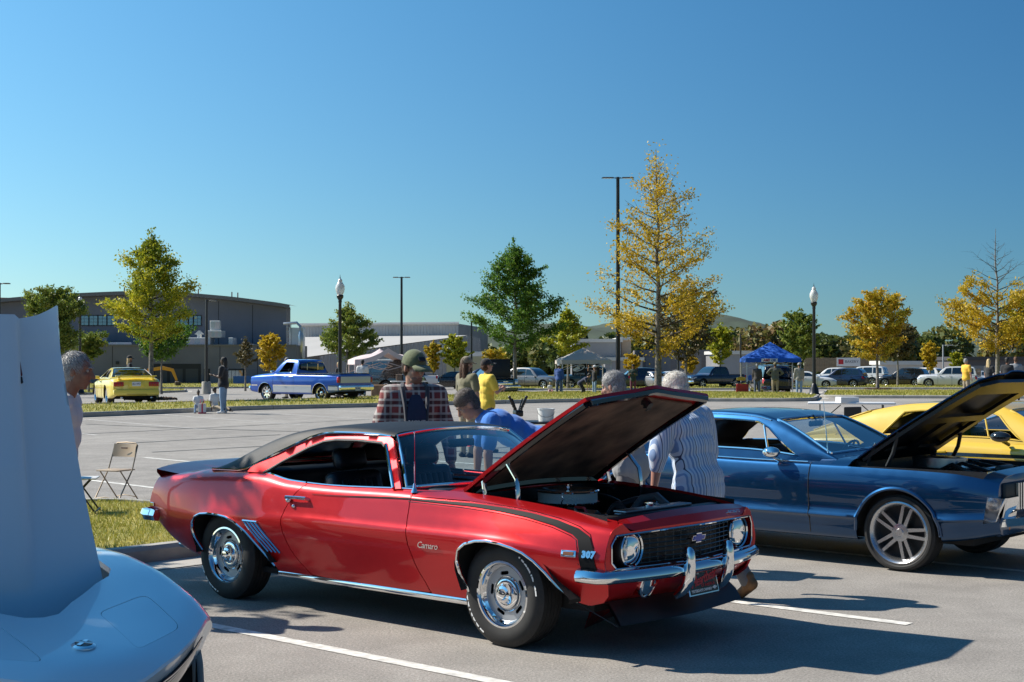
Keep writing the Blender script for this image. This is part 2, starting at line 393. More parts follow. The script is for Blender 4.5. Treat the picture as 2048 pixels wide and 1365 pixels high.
g = MB(); g.grid([[Vector((x, y, terr(y))) for x in (-160, -60, -20, 0, 20, 60, 160)] for y in ys], flip=True); tag(g.build('car_park', ASPH), kind='structure')
GRD = mat('meadow_ground', (.10, .10, .035), .95, var=.4, vscale=.05)
g = MB(); g.grid([[Vector((x, y, -.62-.0*y)) for x in (-3000, -160, 160, 3000)] for y in (-300, 150, 400, 3000)], flip=True); tag(g.build('ground', GRD), kind='structure')
CONC = mat('concrete', (.40, .375, .335), .9, var=.16, vscale=1.6, bump=.25, bscale=40)
CONCS = mat('kerb_concrete', (.34, .32, .285), .9, var=.22, vscale=2.2, bump=.3, bscale=35)
PAINTW = mat('road_paint', (.62, .60, .55), .8, var=.3, vscale=14, bump=.2, bscale=60, detail=8)
TAR = mat('crack_sealer', (.055, .053, .05), .6, var=.3, vscale=6)
def resample(pts, step):
    out = [pts[0]]
    for a, b in zip(pts[:-1], pts[1:]):
        k = max(1, int((b-a).length/step)); out += [a+(b-a)*(i/k) for i in range(1, k+1)]
    return out
def strip(name, pts, w, m, dz=.004, group=None, kind='structure', step=1.5, jig=0):
    pts = resample([Vector(p) for p in pts], step); P = []
    for i, p in enumerate(pts):
        t = pts[min(i+1, len(pts)-1)]-pts[max(i-1, 0)]; t.z = 0; t.normalize(); n = Vector((-t.y, t.x, 0))
        ww = w*(1+jig*random.uniform(-.5, .5)); row = []
        for s in (-.5, .5): q = p+n*ww*s; q.z = terr(q.y)+dz; row.append(q)
        P.append(row)
    m_ = MB(); m_.grid(P, flip=True); o = m_.build(name, m)
    bm = bmesh.new(); bm.from_mesh(o.data); bmesh.ops.recalc_face_normals(bm, faces=bm.faces)
    if bm.faces[:] and bm.faces[0].normal.z < 0: bmesh.ops.reverse_faces(bm, faces=bm.faces)
    bm.to_mesh(o.data); bm.free()
    return tag(o, kind=kind)
# bay lines of the show row (three metres apart) and of the row beyond
for w_, u0, u1 in ((-4.6, -4.2, 1.55), (-1.55, -4.2, 1.6), (1.55, -4.2, 1.55), (4.45, -4.2, 1.6), (7.4, -4.2, 1.6), (10.4, -4.2, 1.6), (13.4, -4.2, 1.6)):
    strip('bay_line', [lot(u0, w_), lot(u1, w_)], .105, PAINTW)
for k in range(9):
    a = 11.3+2.95*k; strip('bay_line', [lot(-29.2, a+.1), lot(-21.8, a-1.0)], .10, mat('worn_paint', (.46, .44, .41), .85, var=.3, vscale=10))
for k in range(3):
    a = 4.2+2.95*k; strip('bay_line', [lot(-15.4, a), lot(-9.9, a-.2)], .10, PAINTW)
for pts in ([(-26.2, 12.8), (-23, 13.2), (-19, 14.3)], [(-18.9, 9.2), (-18.9, 13.1)], [(-16.4, 8.0), (-16.1, 10.6), (-15.9, 13)], [(-22.6, 6), (-22.4, 12), (-22.7, 22)], [(-17.5, 12), (-16.9, 20), (-17.2, 30)], [(-12.2, 7.5), (-12.4, 15)]):
    strip('crack_seal', [lot(*p) for p in pts], .075, TAR, dz=.005, jig=.5, step=.6)
# grass islands ------------------------------------------------
def grass_mat():
    m, nt, b = _nodes('dry_grass'); N, L = nt.nodes, nt.links; tc = N.new('ShaderNodeTexCoord')
    n = N.new('ShaderNodeTexNoise'); n.inputs['Scale'].default_value = .9; n.inputs['Detail'].default_value = 8; L.new(tc.outputs['Object'], n.inputs['Vector'])
    n2 = N.new('ShaderNodeTexNoise'); n2.inputs['Scale'].default_value = 26; n2.inputs['Detail'].default_value = 5; L.new(tc.outputs['Object'], n2.inputs['Vector'])
    r = N.new('ShaderNodeValToRGB'); e = r.color_ramp.elements; e[0].position = .3; e[0].color = (.20, .21, .035, 1); e[1].position = .72; e[1].color = (.40, .33, .08, 1); L.new(n.outputs['Fac'], r.inputs[0])
    r2 = N.new('ShaderNodeValToRGB'); e = r2.color_ramp.elements; e[0].position = .3; e[0].color = (.55, .55, .5, 1); e[1].position = .7; e[1].color = (1.25, 1.25, 1.2, 1); L.new(n2.outputs['Fac'], r2.inputs[0])
    x = N.new('ShaderNodeMix'); x.data_type = 'RGBA'; x.blend_type = 'MULTIPLY'; x.inputs[0].default_value = 1; L.new(r.outputs[0], x.inputs[6]); L.new(r2.outputs[0], x.inputs[7]); L.new(x.outputs[2], b.inputs['Base Color'])
    setp(b, Roughness=.9); bp = N.new('ShaderNodeBump'); bp.inputs['Strength'].default_value = .8; bp.inputs['Distance'].default_value = .03; L.new(n2.outputs['Fac'], bp.inputs['Height']); L.new(bp.outputs[0], b.inputs['Normal']); return m
GRASS = grass_mat()
def leaf_mat(name, cols, trans=.35):
    """foliage: each blade or leaf takes its colour from its own random number"""
    m = bpy.data.materials.new(name); m.use_nodes = True; nt = m.node_tree; N, L = nt.nodes, nt.links; b = N['Principled BSDF']
    a = N.new('ShaderNodeAttribute'); a.attribute_name = 'rnd'; r = N.new('ShaderNodeValToRGB'); e = r.color_ramp.elements
    while len(e) < len(cols): e.new(.5)
    for i, (p, c) in enumerate(cols): e[i].position = p; e[i].color = c4(c)
    L.new(a.outputs['Fac'], r.inputs[0]); L.new(r.outputs[0], b.inputs['Base Color']); setp(b, Roughness=.5, Specular_IOR_Level=.35)
    t = N.new('ShaderNodeBsdfTranslucent'); L.new(r.outputs[0], t.inputs[0]); mx = N.new('ShaderNodeMixShader'); mx.inputs[0].default_value = trans
    L.new(b.outputs[0], mx.inputs[1]); L.new(t.outputs[0], mx.inputs[2]); L.new(mx.outputs[0], N['Material Output'].inputs[0]); return m
BLADE = leaf_mat('grass_blades', [(0, (.17, .21, .03)), (.4, (.33, .32, .05)), (.75, (.50, .42, .10)), (1, (.58, .48, .19))], .3)
def poly_mesh(name, V, F, rnd=None, m=None):
    """V (n,3), F (k,4) arrays with a per-vertex random number"""
    me = bpy.data.meshes.new(name); n, k = len(V), len(F); q = F.shape[1]
    me.vertices.add(n); me.vertices.foreach_set('co', V.astype(np.float32).ravel()); me.loops.add(k*q); me.loops.foreach_set('vertex_index', F.astype(np.int32).ravel())
    me.polygons.add(k); me.polygons.foreach_set('loop_start', np.arange(0, k*q, q, dtype=np.int32)); me.polygons.foreach_set('loop_total', np.full(k, q, dtype=np.int32))
    if rnd is not None: at_ = me.attributes.new('rnd', 'FLOAT', 'POINT'); at_.data.foreach_set('value', rnd.astype(np.float32))
    me.update(); me.validate()
    if m: me.materials.append(m)
    return me
def blades(name, poly, count, h, wdt, zf, parent=None):
    """tapered grass blades scattered over a ground polygon"""
    P = np.array([(p[0], p[1]) for p in poly]); mn, mx = P.min(0), P.max(0); pts = np.zeros((0, 2))
    while len(pts) < count:
        c = rng.uniform(mn, mx, (count*2, 2)); pts = np.vstack([pts, c[inpoly(c, [tuple(p) for p in P])]])
    pts = pts[:count]; n = count; a = rng.uniform(0, 2*PI, n); hh = h*rng.uniform(.5, 1.25, n); ln = rng.normal(0, .35, (n, 2))*hh[:, None]
    z = np.array([zf(p[0], p[1]) for p in pts]); dx = np.stack([np.cos(a), np.sin(a)], 1)*wdt*rng.uniform(.6, 1.3, n)[:, None]
    b0 = np.column_stack([pts-dx, z]); b1 = np.column_stack([pts+dx, z]); t = np.column_stack([pts+ln, z+hh])
    V = np.stack([b0, b1, t], 1).reshape(-1, 3); F = np.arange(3*n).reshape(-1, 3)
    patch = .5+.5*np.sin(pts[:, 0]*1.7+np.sin(pts[:, 1]*1.3)*2)*np.sin(pts[:, 1]*.9)
    rnd = np.clip(.25+.35*patch+rng.normal(0, .22, n), 0, 1)
    return tag(link(name, poly_mesh(name, V, F, np.repeat(rnd, 3), BLADE), parent), kind='stuff')
def island(name, pts, kerbs=True, mound=.0, nb=0, bh=.05, bw=.006, gut=True):
    """kerbed grass bed: pts is a closed outline (world xy); kerb .15 high and .15 wide, gutter strip outside"""
    pts = [Vector((p[0], p[1], 0)) for p in pts]; n = len(pts); area = sum(pts[i].x*pts[(i+1) % n].y-pts[(i+1) % n].x*pts[i].y for i in range(n))
    if area < 0: pts = pts[::-1]
    def off(d):
        out = []
        for i in range(n):
            a, b, c = pts[i-1], pts[i], pts[(i+1) % n]; t1 = (b-a).normalized(); t2 = (c-b).normalized(); n1 = Vector((-t1.y, t1.x, 0)); n2 = Vector((-t2.y, t2.x, 0)); k = (n1+n2)
            k = k/max(.3, k.length_squared/2)
            out.append(b+k*d)
        return out
    def zz(p, d): return Vector((p.x, p.y, terr(p.y)+d))
    P = [off(0), off(.03), off(.15), off(.17)]; H = [(0, .0), (0, .115), (1, .15), (2, .15), (2, .11)]
    m = MB(); m.grid([[zz(P[k][i % n], h) for k, h in H] for i in range(n+1)], flip=True); tag(m.build(name+'_kerb', CONCS), kind='structure')
    per = resample([Vector(p) for p in P[0]]+[P[0][0]], 3.0); jm = MB()
    for i in range(0, len(per)-1):
        a, b_ = per[i], per[i+1]
        if (b_-a).length < 1.2: continue
        t_ = (b_-a).normalized(); n_ = Vector((-t_.y, t_.x, 0)); jm.tube([zz(a+n_*d, h) for d, h in ((-.002, 0.0), (-.002, .118), (.03, .153), (.15, .153))], .008, 4)
    if jm.v: tag(jm.build(name+'_kerb_joints', mat('kerb_joint', (.06, .055, .05), .9)), kind='structure')
    if gut:
        o = off(-.42); m = MB(); m.grid([[zz(o[i % n], .006), zz(P[0][i % n], .010)] for i in range(n+1)], flip=True); tag(m.build(name+'_gutter', CONC), kind='structure')
    ins = off(.149); poly = [(p.x, p.y) for p in ins]; c = sum((p for p in ins), Vector())/n
    zf = lambda x, y: terr(y)+.125
    Q, F, _ = sheet(poly, step=max(.6, math.sqrt(abs(area))/28), maxedge=2.0)
    V = [(q[0], q[1], zf(*q)+mound*0) for q in Q]; m = MB(); m.add(V, [tuple(int(i) for i in f) for f in F]); tag(m.build(name+'_turf', GRASS), kind='structure')
    if nb: blades(name+'_grass', poly, nb, bh, bw, zf)
    return poly
def rounded(pts, r=.8, k=5):
    out = []; n = len(pts); pts = [Vector((p[0], p[1], 0)) for p in pts]
    for i in range(n):
        a, b, c = pts[i-1], pts[i], pts[(i+1) % n]; rr = min(r, (a-b).length*.45, (c-b).length*.45); p0 = b+(a-b).normalized()*rr; p1 = b+(c-b).normalized()*rr
        for j in range(k+1): t = j/k; q = p0*(1-t)**2+b*2*t*(1-t)+p1*t*t; out.append((q.x, q.y))
    return out
def lp(*uw): return [(lot(u, w).x, lot(u, w).y) for u, w in uw]
island('near_bed', rounded(lp((-4.75, -9), (-4.75, 2.6), (-9.0, 2.2), (-9.0, -9)), .9), nb=52000, bh=.05, bw=.005)
def gq(px, py):                            # where the ray through a photograph point meets the ground
    z = 0
    for _ in range(30):
        a = at(px, py, 1.0); t = (z-CAM_H)/(a.z-CAM_H); y = t; z = .5*z+.5*terr(y)
    return (a.x*t, t)
def gpoly(pts): return [gq(*p) for p in pts]
island('far_bed', rounded(gpoly([(-260, 850), (170, 836), (330, 829), (480, 822), (770, 815), (960, 810), (1120, 806), (1300, 804), (1500, 804.5), (1632, 804), (1640, 796), (1560, 788), (1300, 786), (1090, 787), (900, 796), (700, 801), (510, 807.5), (330, 812), (100, 818), (-260, 828)]), 1.2, 4), nb=30000, bh=.09, bw=.016)
island('verge_left', rounded(gpoly([(-300, 800), (290, 788), (372, 785), (374, 782), (300, 781), (-300, 790)]), .6, 4), nb=5000, bh=.1, bw=.02)
island('verge_back_left', rounded(gpoly([(-300, 784), (300, 778.5), (520, 777), (760, 776), (980, 775), (980, 765.8), (760, 766.5), (420, 768), (-300, 771)]), .8, 4), nb=12000, bh=.12, bw=.03)
island('verge_middle', rounded(gpoly([(1000, 781), (1500, 780), (1500, 767), (1000, 766)]), 1.0, 4), nb=12000, bh=.12, bw=.03)
island('verge_right', rounded(gpoly([(1640, 797), (1760, 797.5), (2300, 799), (2300, 784.5), (1820, 783.5), (1650, 784)]), 1.0, 4), nb=14000, bh=.1, bw=.022)
island('verge_back_right', rounded(gpoly([(1560, 778.5), (2300, 779.5), (2300, 772.5), (1560, 771.5)]), 1.0, 4), nb=9000, bh=.12, bw=.03)
strip('footway', [Vector((*gq(640, 797), 0)), Vector((*gq(775, 792), 0))], 2.2, CONC, dz=.008)
# ================================================================ CAR PARTS shared by several cars
def tyre_mesh(r, w, ri, n=64, tread=True):
    """tyre about the y axis, outer face at -y"""
    h = w/2; m = MB(); g = .006 if tread else 0
    prof = [(ri-.01, h*.86), (ri+.012, h*.93), (ri+(r-ri)*.35, h*1.03), (ri+(r-ri)*.65, h*1.02), (r-.022, h*.9), (r-.007, h*.8)]
    t = []
    k = 5 if tread else 3
    for i in range(k):
        a = h*.76-(h*1.52)*i/k; b = h*.76-(h*1.52)*(i+.84)/k
        t += [(r, a), (r, b), (r-g, b-.0005), (r-g, b-h*1.52*.12/k)] if i < k-1 else [(r, a), (r, -h*.76)]
    prof += t+[(p[0], -p[1]) for p in prof[::-1]]
    m.lathe(prof, n, axis='y'); return m
def tyre_mat():
    if 'tyre_tread' in MATS: return MATS['tyre_tread']
    m, nt, b = _nodes('tyre_tread'); N, L = nt.nodes, nt.links
    setp(b, Base_Color=(.017, .017, .017, 1), Roughness=.72)
    tc = N.new('ShaderNodeTexCoord'); sp = N.new('ShaderNodeSeparateXYZ'); L.new(tc.outputs['Object'], sp.inputs[0])
    a = N.new('ShaderNodeMath'); a.operation = 'ARCTAN2'; L.new(sp.outputs[2], a.inputs[0]); L.new(sp.outputs[0], a.inputs[1])
    yy = N.new('ShaderNodeMath'); yy.operation = 'MULTIPLY_ADD'; yy.inputs[1].default_value = 3.2; L.new(sp.outputs[1], yy.inputs[0]); L.new(a.outputs[0], yy.inputs[2])
    s = N.new('ShaderNodeMath'); s.operation = 'MULTIPLY'; s.inputs[1].default_value = 68; L.new(yy.outputs[0], s.inputs[0])
    si = N.new('ShaderNodeMath'); si.operation = 'SINE'; L.new(s.outputs[0], si.inputs[0])
    gt = N.new('ShaderNodeMath'); gt.operation = 'GREATER_THAN'; gt.inputs[1].default_value = -.55; L.new(si.outputs[0], gt.inputs[0])
    l2 = N.new('ShaderNodeVectorMath'); l2.operation = 'MULTIPLY'; l2.inputs[1].default_value = (1, 0, 1); L.new(tc.outputs['Object'], l2.inputs[0])
    le = N.new('ShaderNodeVectorMath'); le.operation = 'LENGTH'; L.new(l2.outputs[0], le.inputs[0])
    g2 = N.new('ShaderNodeMath'); g2.operation = 'LESS_THAN'; g2.inputs[1].default_value = .303; L.new(le.outputs['Value'], g2.inputs[0])
    mx = N.new('ShaderNodeMath'); mx.operation = 'MAXIMUM'; L.new(gt.outputs[0], mx.inputs[0]); L.new(g2.outputs[0], mx.inputs[1])
    bp = N.new('ShaderNodeBump'); bp.inputs['Strength'].default_value = .9; bp.inputs['Distance'].default_value = .008
    L.new(mx.outputs[0], bp.inputs['Height']); L.new(bp.outputs[0], b.inputs['Normal'])
    n = N.new('ShaderNodeTexNoise'); n.inputs['Scale'].default_value = 12; n.inputs['Detail'].default_value = 6; L.new(tc.outputs['Object'], n.inputs['Vector'])
    r = N.new('ShaderNodeValToRGB'); r.color_ramp.elements[0].color = (.012, .012, .012, 1); r.color_ramp.elements[1].color = (.034, .032, .03, 1); L.new(n.outputs['Fac'], r.inputs[0])
    L.new(r.outputs[0], b.inputs['Base Color']); MATS['tyre_tread'] = m; return m
def ring_text(name, txt, m, parent, rad, size, mid_deg, y, ccw=True, bold=.003):
    """raised letters bent round a circle in the xz plane on the -y side; reads clockwise seen from outside"""
    me = text_mesh(txt, size, .0012, bold=bold, space=1.15)
    for v in me.vertices:
        a = R(mid_deg)-v.co.x/rad; rr = rad+v.co.y
        v.co = (rr*math.cos(a), y-v.co.z, rr*math.sin(a))
    me.update(); return link(name, me, parent, m)
def hole_disc(ri, ro, nh, hin, hout, hw, y, seg=10, rot=0):
    """annulus in xz at height y with nh rounded slots"""
    P = [(ro*math.cos(2*PI*i/48), ro*math.sin(2*PI*i/48)) for i in range(48)]
    H = [[(ri*math.cos(2*PI*i/32), ri*math.sin(2*PI*i/32)) for i in range(32)]] if ri else []
    for k in range(nh):
        a0 = 2*PI*k/nh+rot; rm, rh = (hin+hout)/2, (hout-hin)/2; hp = []
        for s_, off in ((1, hw), (-1, -hw)):
            for i in range(seg+1):
                t = -PI/2+PI*i/seg
                hp.append((a0+off+s_*math.cos(t)*rh/rm, rm+s_*math.sin(t)*rh))
        H.append([(r*math.cos(a), r*math.sin(a)) for a, r in hp])
    return surf(lambda Q: np.stack([Q[:, 0], np.full(len(Q), y), Q[:, 1]], 1), P, H, step=.03, thick=.006, maxedge=.012)
def rally_wheel(parent, x, y, side, r, texts):
    """slotted steel wheel with chrome ring and centre cap, white-letter tyre"""
    w = empty('wheel', (x, y, r), 0 if side < 0 else PI, parent=parent)
    tyre_mesh(r, .225, .195).build('tyre', tyre_mat(), w)
    d = MB(); v, f = hole_disc(.0, .168, 5, .118, .141, .17, -.052, rot=.5); d.add(v, f)
    d.lathe([(.168, -.052), (.175, -.06), (.184, -.045), (.19, .02), (.19, .09)], 48, axis='y'); d.lathe([(.001, .05), (.188, .06)], 24, axis='y')
    d.build('rim', mat('wheel_silver', (.42, .45, .48), .33, .55, coat=.4), w)
    t = MB(); t.lathe([(.171, -.058), (.18, -.075), (.187, -.098), (.196, -.108), (.208, -.106), (.213, -.098), (.212, -.088)], 56, axis='y'); t.build('trim_ring', CHROME, w)
    c = MB(); c.lathe([(.092, -.058), (.091, -.066), (.078, -.071), (.066, -.069), (.058, -.078), (.052, -.098), (.036, -.104), (.033, -.112), (.030, -.118), (.012, -.121), (.0005, -.121)], 40, axis='y')
    c.lathe([(.104, -.058), (.106, -.062), (.11, -.058)], 40, axis='y'); c.build('centre_cap', CHROME, w)
    dk = MB(); dk.lathe([(.001, .0), (.165, .0)], 24, axis='y'); dk.build('brake_drum', UNDER, w)
    for txt, deg in texts: ring_text('raised_lettering', txt, WHITEP, w, (r+.205)/2+.005, .043, deg, -.1135)
    return w
def spoke_wheel(parent, x, y, side, r, ri, w_, nsp=5, m=None, tm=None, twin=False, lip=.03, dark=BLACK, simple=False):
    w = empty('wheel', (x, y, r), 0 if side < 0 else PI, parent=parent)
    tyre_mesh(r, w_, ri, 32 if simple else 64, not simple).build('tyre', RUBBER if simple else tyre_mat(), w)
    m = m or ALU; h = w_/2; d = MB()
    d.lathe([(ri+.004, -h*.92), (ri-.008, -h*.98), (ri-.02, -h*.9), (ri-lip, -h*.6), (ri-lip-.004, h*.7)], 24 if simple else 48, axis='y')
    for k in range(nsp):
        for s_ in ((-1, 1) if twin else (0,)):
            a = 2*PI*k/nsp+s_*.16; ca, sa = math.cos(a), math.sin(a); q = s_*.014
            M = Matrix(((ca, 0, -sa, 0), (0, 1, 0, 0), (sa, 0, ca, 0), (0, 0, 0, 1)))
            ww = .016 if twin else .034
            d.add([(.05, -h*.62, q-ww), (ri-lip+.004, -h*.66, -ww*.8+q*.2), (ri-lip+.004, -h*.66, ww*.8+q*.2), (.05, -h*.62, q+ww),
                   (.05, -h*.3, q-ww), (ri-lip+.004, -h*.35, -ww*.8+q*.2), (ri-lip+.004, -h*.35, ww*.8+q*.2), (.05, -h*.3, q+ww)],
                  [(0, 3, 2, 1), (4, 5, 6, 7), (0, 1, 5, 4), (2, 3, 7, 6), (1, 2, 6, 5), (0, 4, 7, 3)], M)
    d.lathe([(.0005, -h*.74), (.03, -h*.74), (.036, -h*.68), (.075, -h*.64), (.075, -h*.3)], 20, axis='y')
    d.build('rim', m, w)
    k = MB(); k.lathe([(.0005, h*.1), (ri-.03, h*.12)], 20, axis='y'); k.build('brake_disc', dark, w)
    return w
def plate(parent, M, txt, w=.305, h=.155, bg=(.8, .8, .78), fg=(.02, .03, .12), name='number_plate'):
    p = MB(); p.bbox((0, 0, 0), (w, h, .006), .003, 1, M); o = p.build(name, mat('plate_%d_%d_%d' % tuple(int(c*99) for c in bg), bg, .45), parent)
    if txt: text('lettering', txt, mat('plate_ink_%d_%d_%d' % tuple(int(c*99) for c in fg), fg, .5), o, M @ T(z=.0045), h*.62)
    return o
def bucket_seat(parent, x, y, z, m, headrest=True, w=.50, rec=.28):
    s = empty('seat', (x, y, z), parent=parent); q = MB()
    q.bbox((.0, 0, .10), (.50, w, .16), .055, 3); q.build('cushion', m, s)
    b = MB(); M = T(x=-.25, z=.14, ry=-rec)
    b.bbox((0, 0, .27), (.13, w, .56), .055, 3, M)
    for k in range(6): b.bbox((.062, -.15+.06*k, .27), (.03, .052, .42), .014, 2, M)
    b.build('backrest', m, s)
    if headrest:
        h = MB(); h.bbox((0, 0, .64), (.10, .30, .16), .05, 3, M); h.tube([M @ Vector((0, .06, .5)), M @ Vector((0, .06, .6))], .008, 6); h.build('headrest', m, s)
    return s
def steering_wheel(parent, x, y, z, m=BLACK, tilt=.45):
    s = MB(); M = T(x, y, z, ry=-(PI/2-tilt)*1.0)
    s.tube([M @ Vector((.19*math.cos(2*PI*i/28), .19*math.sin(2*PI*i/28), 0)) for i in range(28)], .012, 8, closed=True)
    for a in (0, 2.2, 4.1): s.tube([M @ Vector((0, 0, -.03)), M @ Vector((.185*math.cos(a), .185*math.sin(a), 0))], .010, 6)
    s.tube([M @ Vector((0, 0, -.02)), M @ Vector((0, 0, -.4))], .025, 8); s.build('steering_wheel', m, parent)
def loft_bar(prof, path, up=(0, 0, 1)):
    """sweep closed profile (a,b) along path points; a = outward (horizontal normal), b = up"""
    m = MB(); n = len(prof); path = [Vector(p) for p in path]; V = []
    for i, p in enumerate(path):
        t = path[min(i+1, len(path)-1)]-path[max(i-1, 0)]; t.z = 0; t.normalize(); nn = Vector((t.y, -t.x, 0))
        V += [p+nn*a+Vector((0, 0, b)) for a, b in prof]
    F = []
    for i in range(len(path)-1):
        for j in range(n): F.append((i*n+j, (i+1)*n+j, (i+1)*n+(j+1) % n, i*n+(j+1) % n))
    F += [tuple(range(n)), tuple((len(path)-1)*n+j for j in range(n))[::-1]]
    return m.add(V, F)
# ================================================================ RED COUPE (in the middle, bonnet up)
RED = paint('candy_red_paint', (.56, .006, .010), .6, .34, .22, coat=.6)
REDSHADE = RED
def red_coupe():
    car = empty('classic_car', (.476, 9.406, 0), -.717, 'candy red classic coupe with black vinyl roof and its bonnet raised', 'car', 'classic cars on show')
    S = Skin([
        (-3.80, [(.56, .50), (.66, .51), (.72, .545), (.765, .61), (.765, .69), (.75, .775), (.715, .835), (.63, .855)]),
        (-3.70, [(.58, .46), (.69, .47), (.755, .52), (.795, .61), (.795, .70), (.78, .785), (.742, .850), (.65, .870)]),
        (-3.40, [(.66, .34), (.76, .36), (.825, .45), (.865, .585), (.860, .69), (.838, .80), (.79, .880), (.67, .905)]),
        (-3.05, [(.70, .27), (.80, .29), (.865, .41), (.905, .58), (.895, .69), (.868, .81), (.818, .90), (.70, .940)]),
        (-2.74, [(.72, .24), (.79, .26), (.86, .40), (.927, .61), (.907, .71), (.87, .82), (.822, .91), (.74, .955)]),
        (-2.35, [(.72, .22), (.80, .25), (.855, .39), (.918, .60), (.903, .70), (.872, .82), (.835, .91), (.785, .955)]),
        (-2.00, [(.72, .21), (.79, .25), (.848, .39), (.912, .62), (.896, .71), (.872, .80), (.846, .875), (.805, .913)]),
        (-1.60, [(.72, .21), (.79, .25), (.845, .39), (.912, .63), (.895, .71), (.872, .79), (.848, .865), (.81, .903)]),
        (-.80, [(.72, .21), (.79, .25), (.845, .39), (.913, .63), (.895, .71), (.871, .80), (.845, .88), (.79, .922)]),
        (-.55, [(.72, .22), (.79, .25), (.847, .39), (.915, .63), (.896, .71), (.870, .80), (.836, .88), (.715, .925)]),
        (-.30, [(.72, .22), (.79, .25), (.850, .39), (.920, .63), (.900, .71), (.868, .80), (.828, .88), (.70, .918)]),
        (0, [(.72, .23), (.79, .26), (.858, .40), (.928, .635), (.906, .705), (.866, .79), (.818, .865), (.70, .903)]),
        (.40, [(.69, .27), (.77, .29), (.838, .41), (.898, .60), (.883, .68), (.846, .765), (.800, .832), (.695, .87)]),
        (.75, [(.64, .32), (.72, .34), (.785, .43), (.838, .575), (.83, .65), (.80, .725), (.76, .785), (.66, .822)]),
        (1.0, [(.56, .36), (.66, .38), (.72, .45), (.76, .56), (.752, .63), (.73, .70), (.69, .755), (.58, .79)])])
    VS = .13
    def XV(pts): return [(x, float(S.vz(x, z, 0, 6.5)[0])) for x, z in pts]
    fn = lambda Q: S.ev(Q[:, 0], Q[:, 1])
    farch = [(-.269, .318), (-.312, .42), (-.321, .506), (-.289, .584), (-.218, .629), (-.125, .655), (-.034, .663), (.071, .656), (.174, .636), (.247, .613), (.32, .571), (.39, .507), (.461, .422), (.562, .336)]
    rarch = [(-2.993, .345), (-3.04, .427), (-3.057, .499), (-3.041, .553), (-2.994, .601), (-2.917, .627), (-2.811, .638), (-2.703, .637), (-2.602, .627), (-2.509, .599), (-2.404, .536), (-2.307, .443), (-2.225, .363), (-2.166, .300)]
    dr = [(-1.835, .902), (-1.923, .809), (-1.977, .718), (-1.999, .629), (-1.993, .559), (-1.965, .473), (-1.922, .40), (-1.831, .31), (-1.79, .27)]
    df = [(-.768, .90), (-.759, .736), (-.74, .576), (-.708, .45), (-.649, .334), (-.625, .27)]
    g = .004
    DR, DF = XV(dr), XV(df)
    fen = [(-.772, 7)]+[(x+g, v) for x, v in DF]+[(-.62, 0.9), (-.29, 1.0)]+XV(farch)+[(.63, .9), (.72, 1.1), (.775, 1.6), (.80, 2.3), (.80, 3.2), (.80, 4), (.80, 5), (.80, 6), (.80, 6.6), (.765, 7), (.2, 7), (-.3, 7)]
    door = [(-1.83, 7), *[(x+g, v) for x, v in DR], (-1.3, 1.05), *[(x-g, v) for x, v in DF[::-1]], (-.782, 7), (-1.3, 7)]
    qua = [(-3.63, 7), (-3.655, 6.5), (-3.68, 5.5), (-3.71, 4.6), (-3.75, 3.6), (-3.765, 3), (-3.73, 2.2), (-3.70, 1.2), (-3.62, .6), (-3.4, .6), (-3.1, .6), *XV(rarch), (-2.12, .9), (-1.80, .9), *[(x-g, v) for x, v in DR[::-1]], (-1.84, 7), (-2.35, 7), (-3.0, 7)]
    rock = [(-2.13, .0), (-2.13, .88), (-.29, .95), (-.29, 0)]
    for mir in (False, True):
        for nm, ol in (('front_wing', fen), ('door', door), ('rear_quarter', qua)):
            v, f = surf(fn, ol, step=.035, vs=VS, flange=.018, mirror=mir, maxedge=.03); o = mbs((v, f)).build(nm, RED, car, ang=50)
            if nm == 'door': dob = o
            if nm == 'front_wing': wob = o
            if nm == 'rear_quarter': qob = o
        v, f = surf(fn, rock, step=.08, vs=VS, flange=.02, mirror=mir); mbs((v, f)).build('sill', RED, car, ang=50)
        sgn = -1 if mir else 1
        def on(x, z, off=0):
            vv = S.vz(x, z, 0, 6.5); P, n = S.nrm(np.array([float(x)]), vv); p = P[0]+n[0]*off; return Vector((p[0], p[1]*sgn, p[2]))
        def onv(x, vv, off=0):
            P, n = S.nrm(np.array([float(x)]), np.array([float(vv)])); p = P[0]+n[0]*off; return Vector((p[0], p[1]*sgn, p[2]))
        for ar, nm in ((farch, 'wheel_arch_trim'), (rarch, 'wheel_arch_trim')):
            pts = [on(x, z, .002) for x, z in densify(ar, .04)[:-1] if True]
            pts = [p for p, q in zip(pts, densify(ar, .04)) if True]
            # densify closes the loop: keep only the open run
            run = []
            for a, b in zip(ar[:-1], ar[1:]):
                for t in (0, .5): run.append(on(a[0]+(b[0]-a[0])*t, a[1]+(b[1]-a[1])*t, .002))
            run.append(on(*ar[-1], .002))
            m = MB(); m.tube(run, .009, 6); m.build(nm, CHROME, car)
            # dark wheel housing behind the arch
            cx = sum(p[0] for p in ar)/len(ar); h = MB()
            arcp = [(p[0]+(cx-p[0])*-.06, p[1]+.03) for p in ar]
            h.grid([[Vector((x, -y*sgn, z)) for y in (.89, .45)] for x, z in [(ar[0][0]-.01, .33)]+arcp+[(ar[-1][0]+.02, .34)]], flip=mir)
            h.add([(cx-.42, -.45*sgn, .30), (cx+.42, -.45*sgn, .30), (cx+.42, -.45*sgn, .7), (cx-.42, -.45*sgn, .7)], [(0, 1, 2, 3)])
            h.build('wheel_housing', UNDER, car)
        m = MB(); m.tube([onv(x, .98, .008) for x in np.linspace(-2.15, -.31, 24)], .02, 8, flat=(1, .45), up=(0, 0, 1)); m.build('sill_trim', CHROME, car)
        # door handle and lock
        hb = MB(); a = on(-1.955, .80, .03); b = on(-1.75, .803, .03)
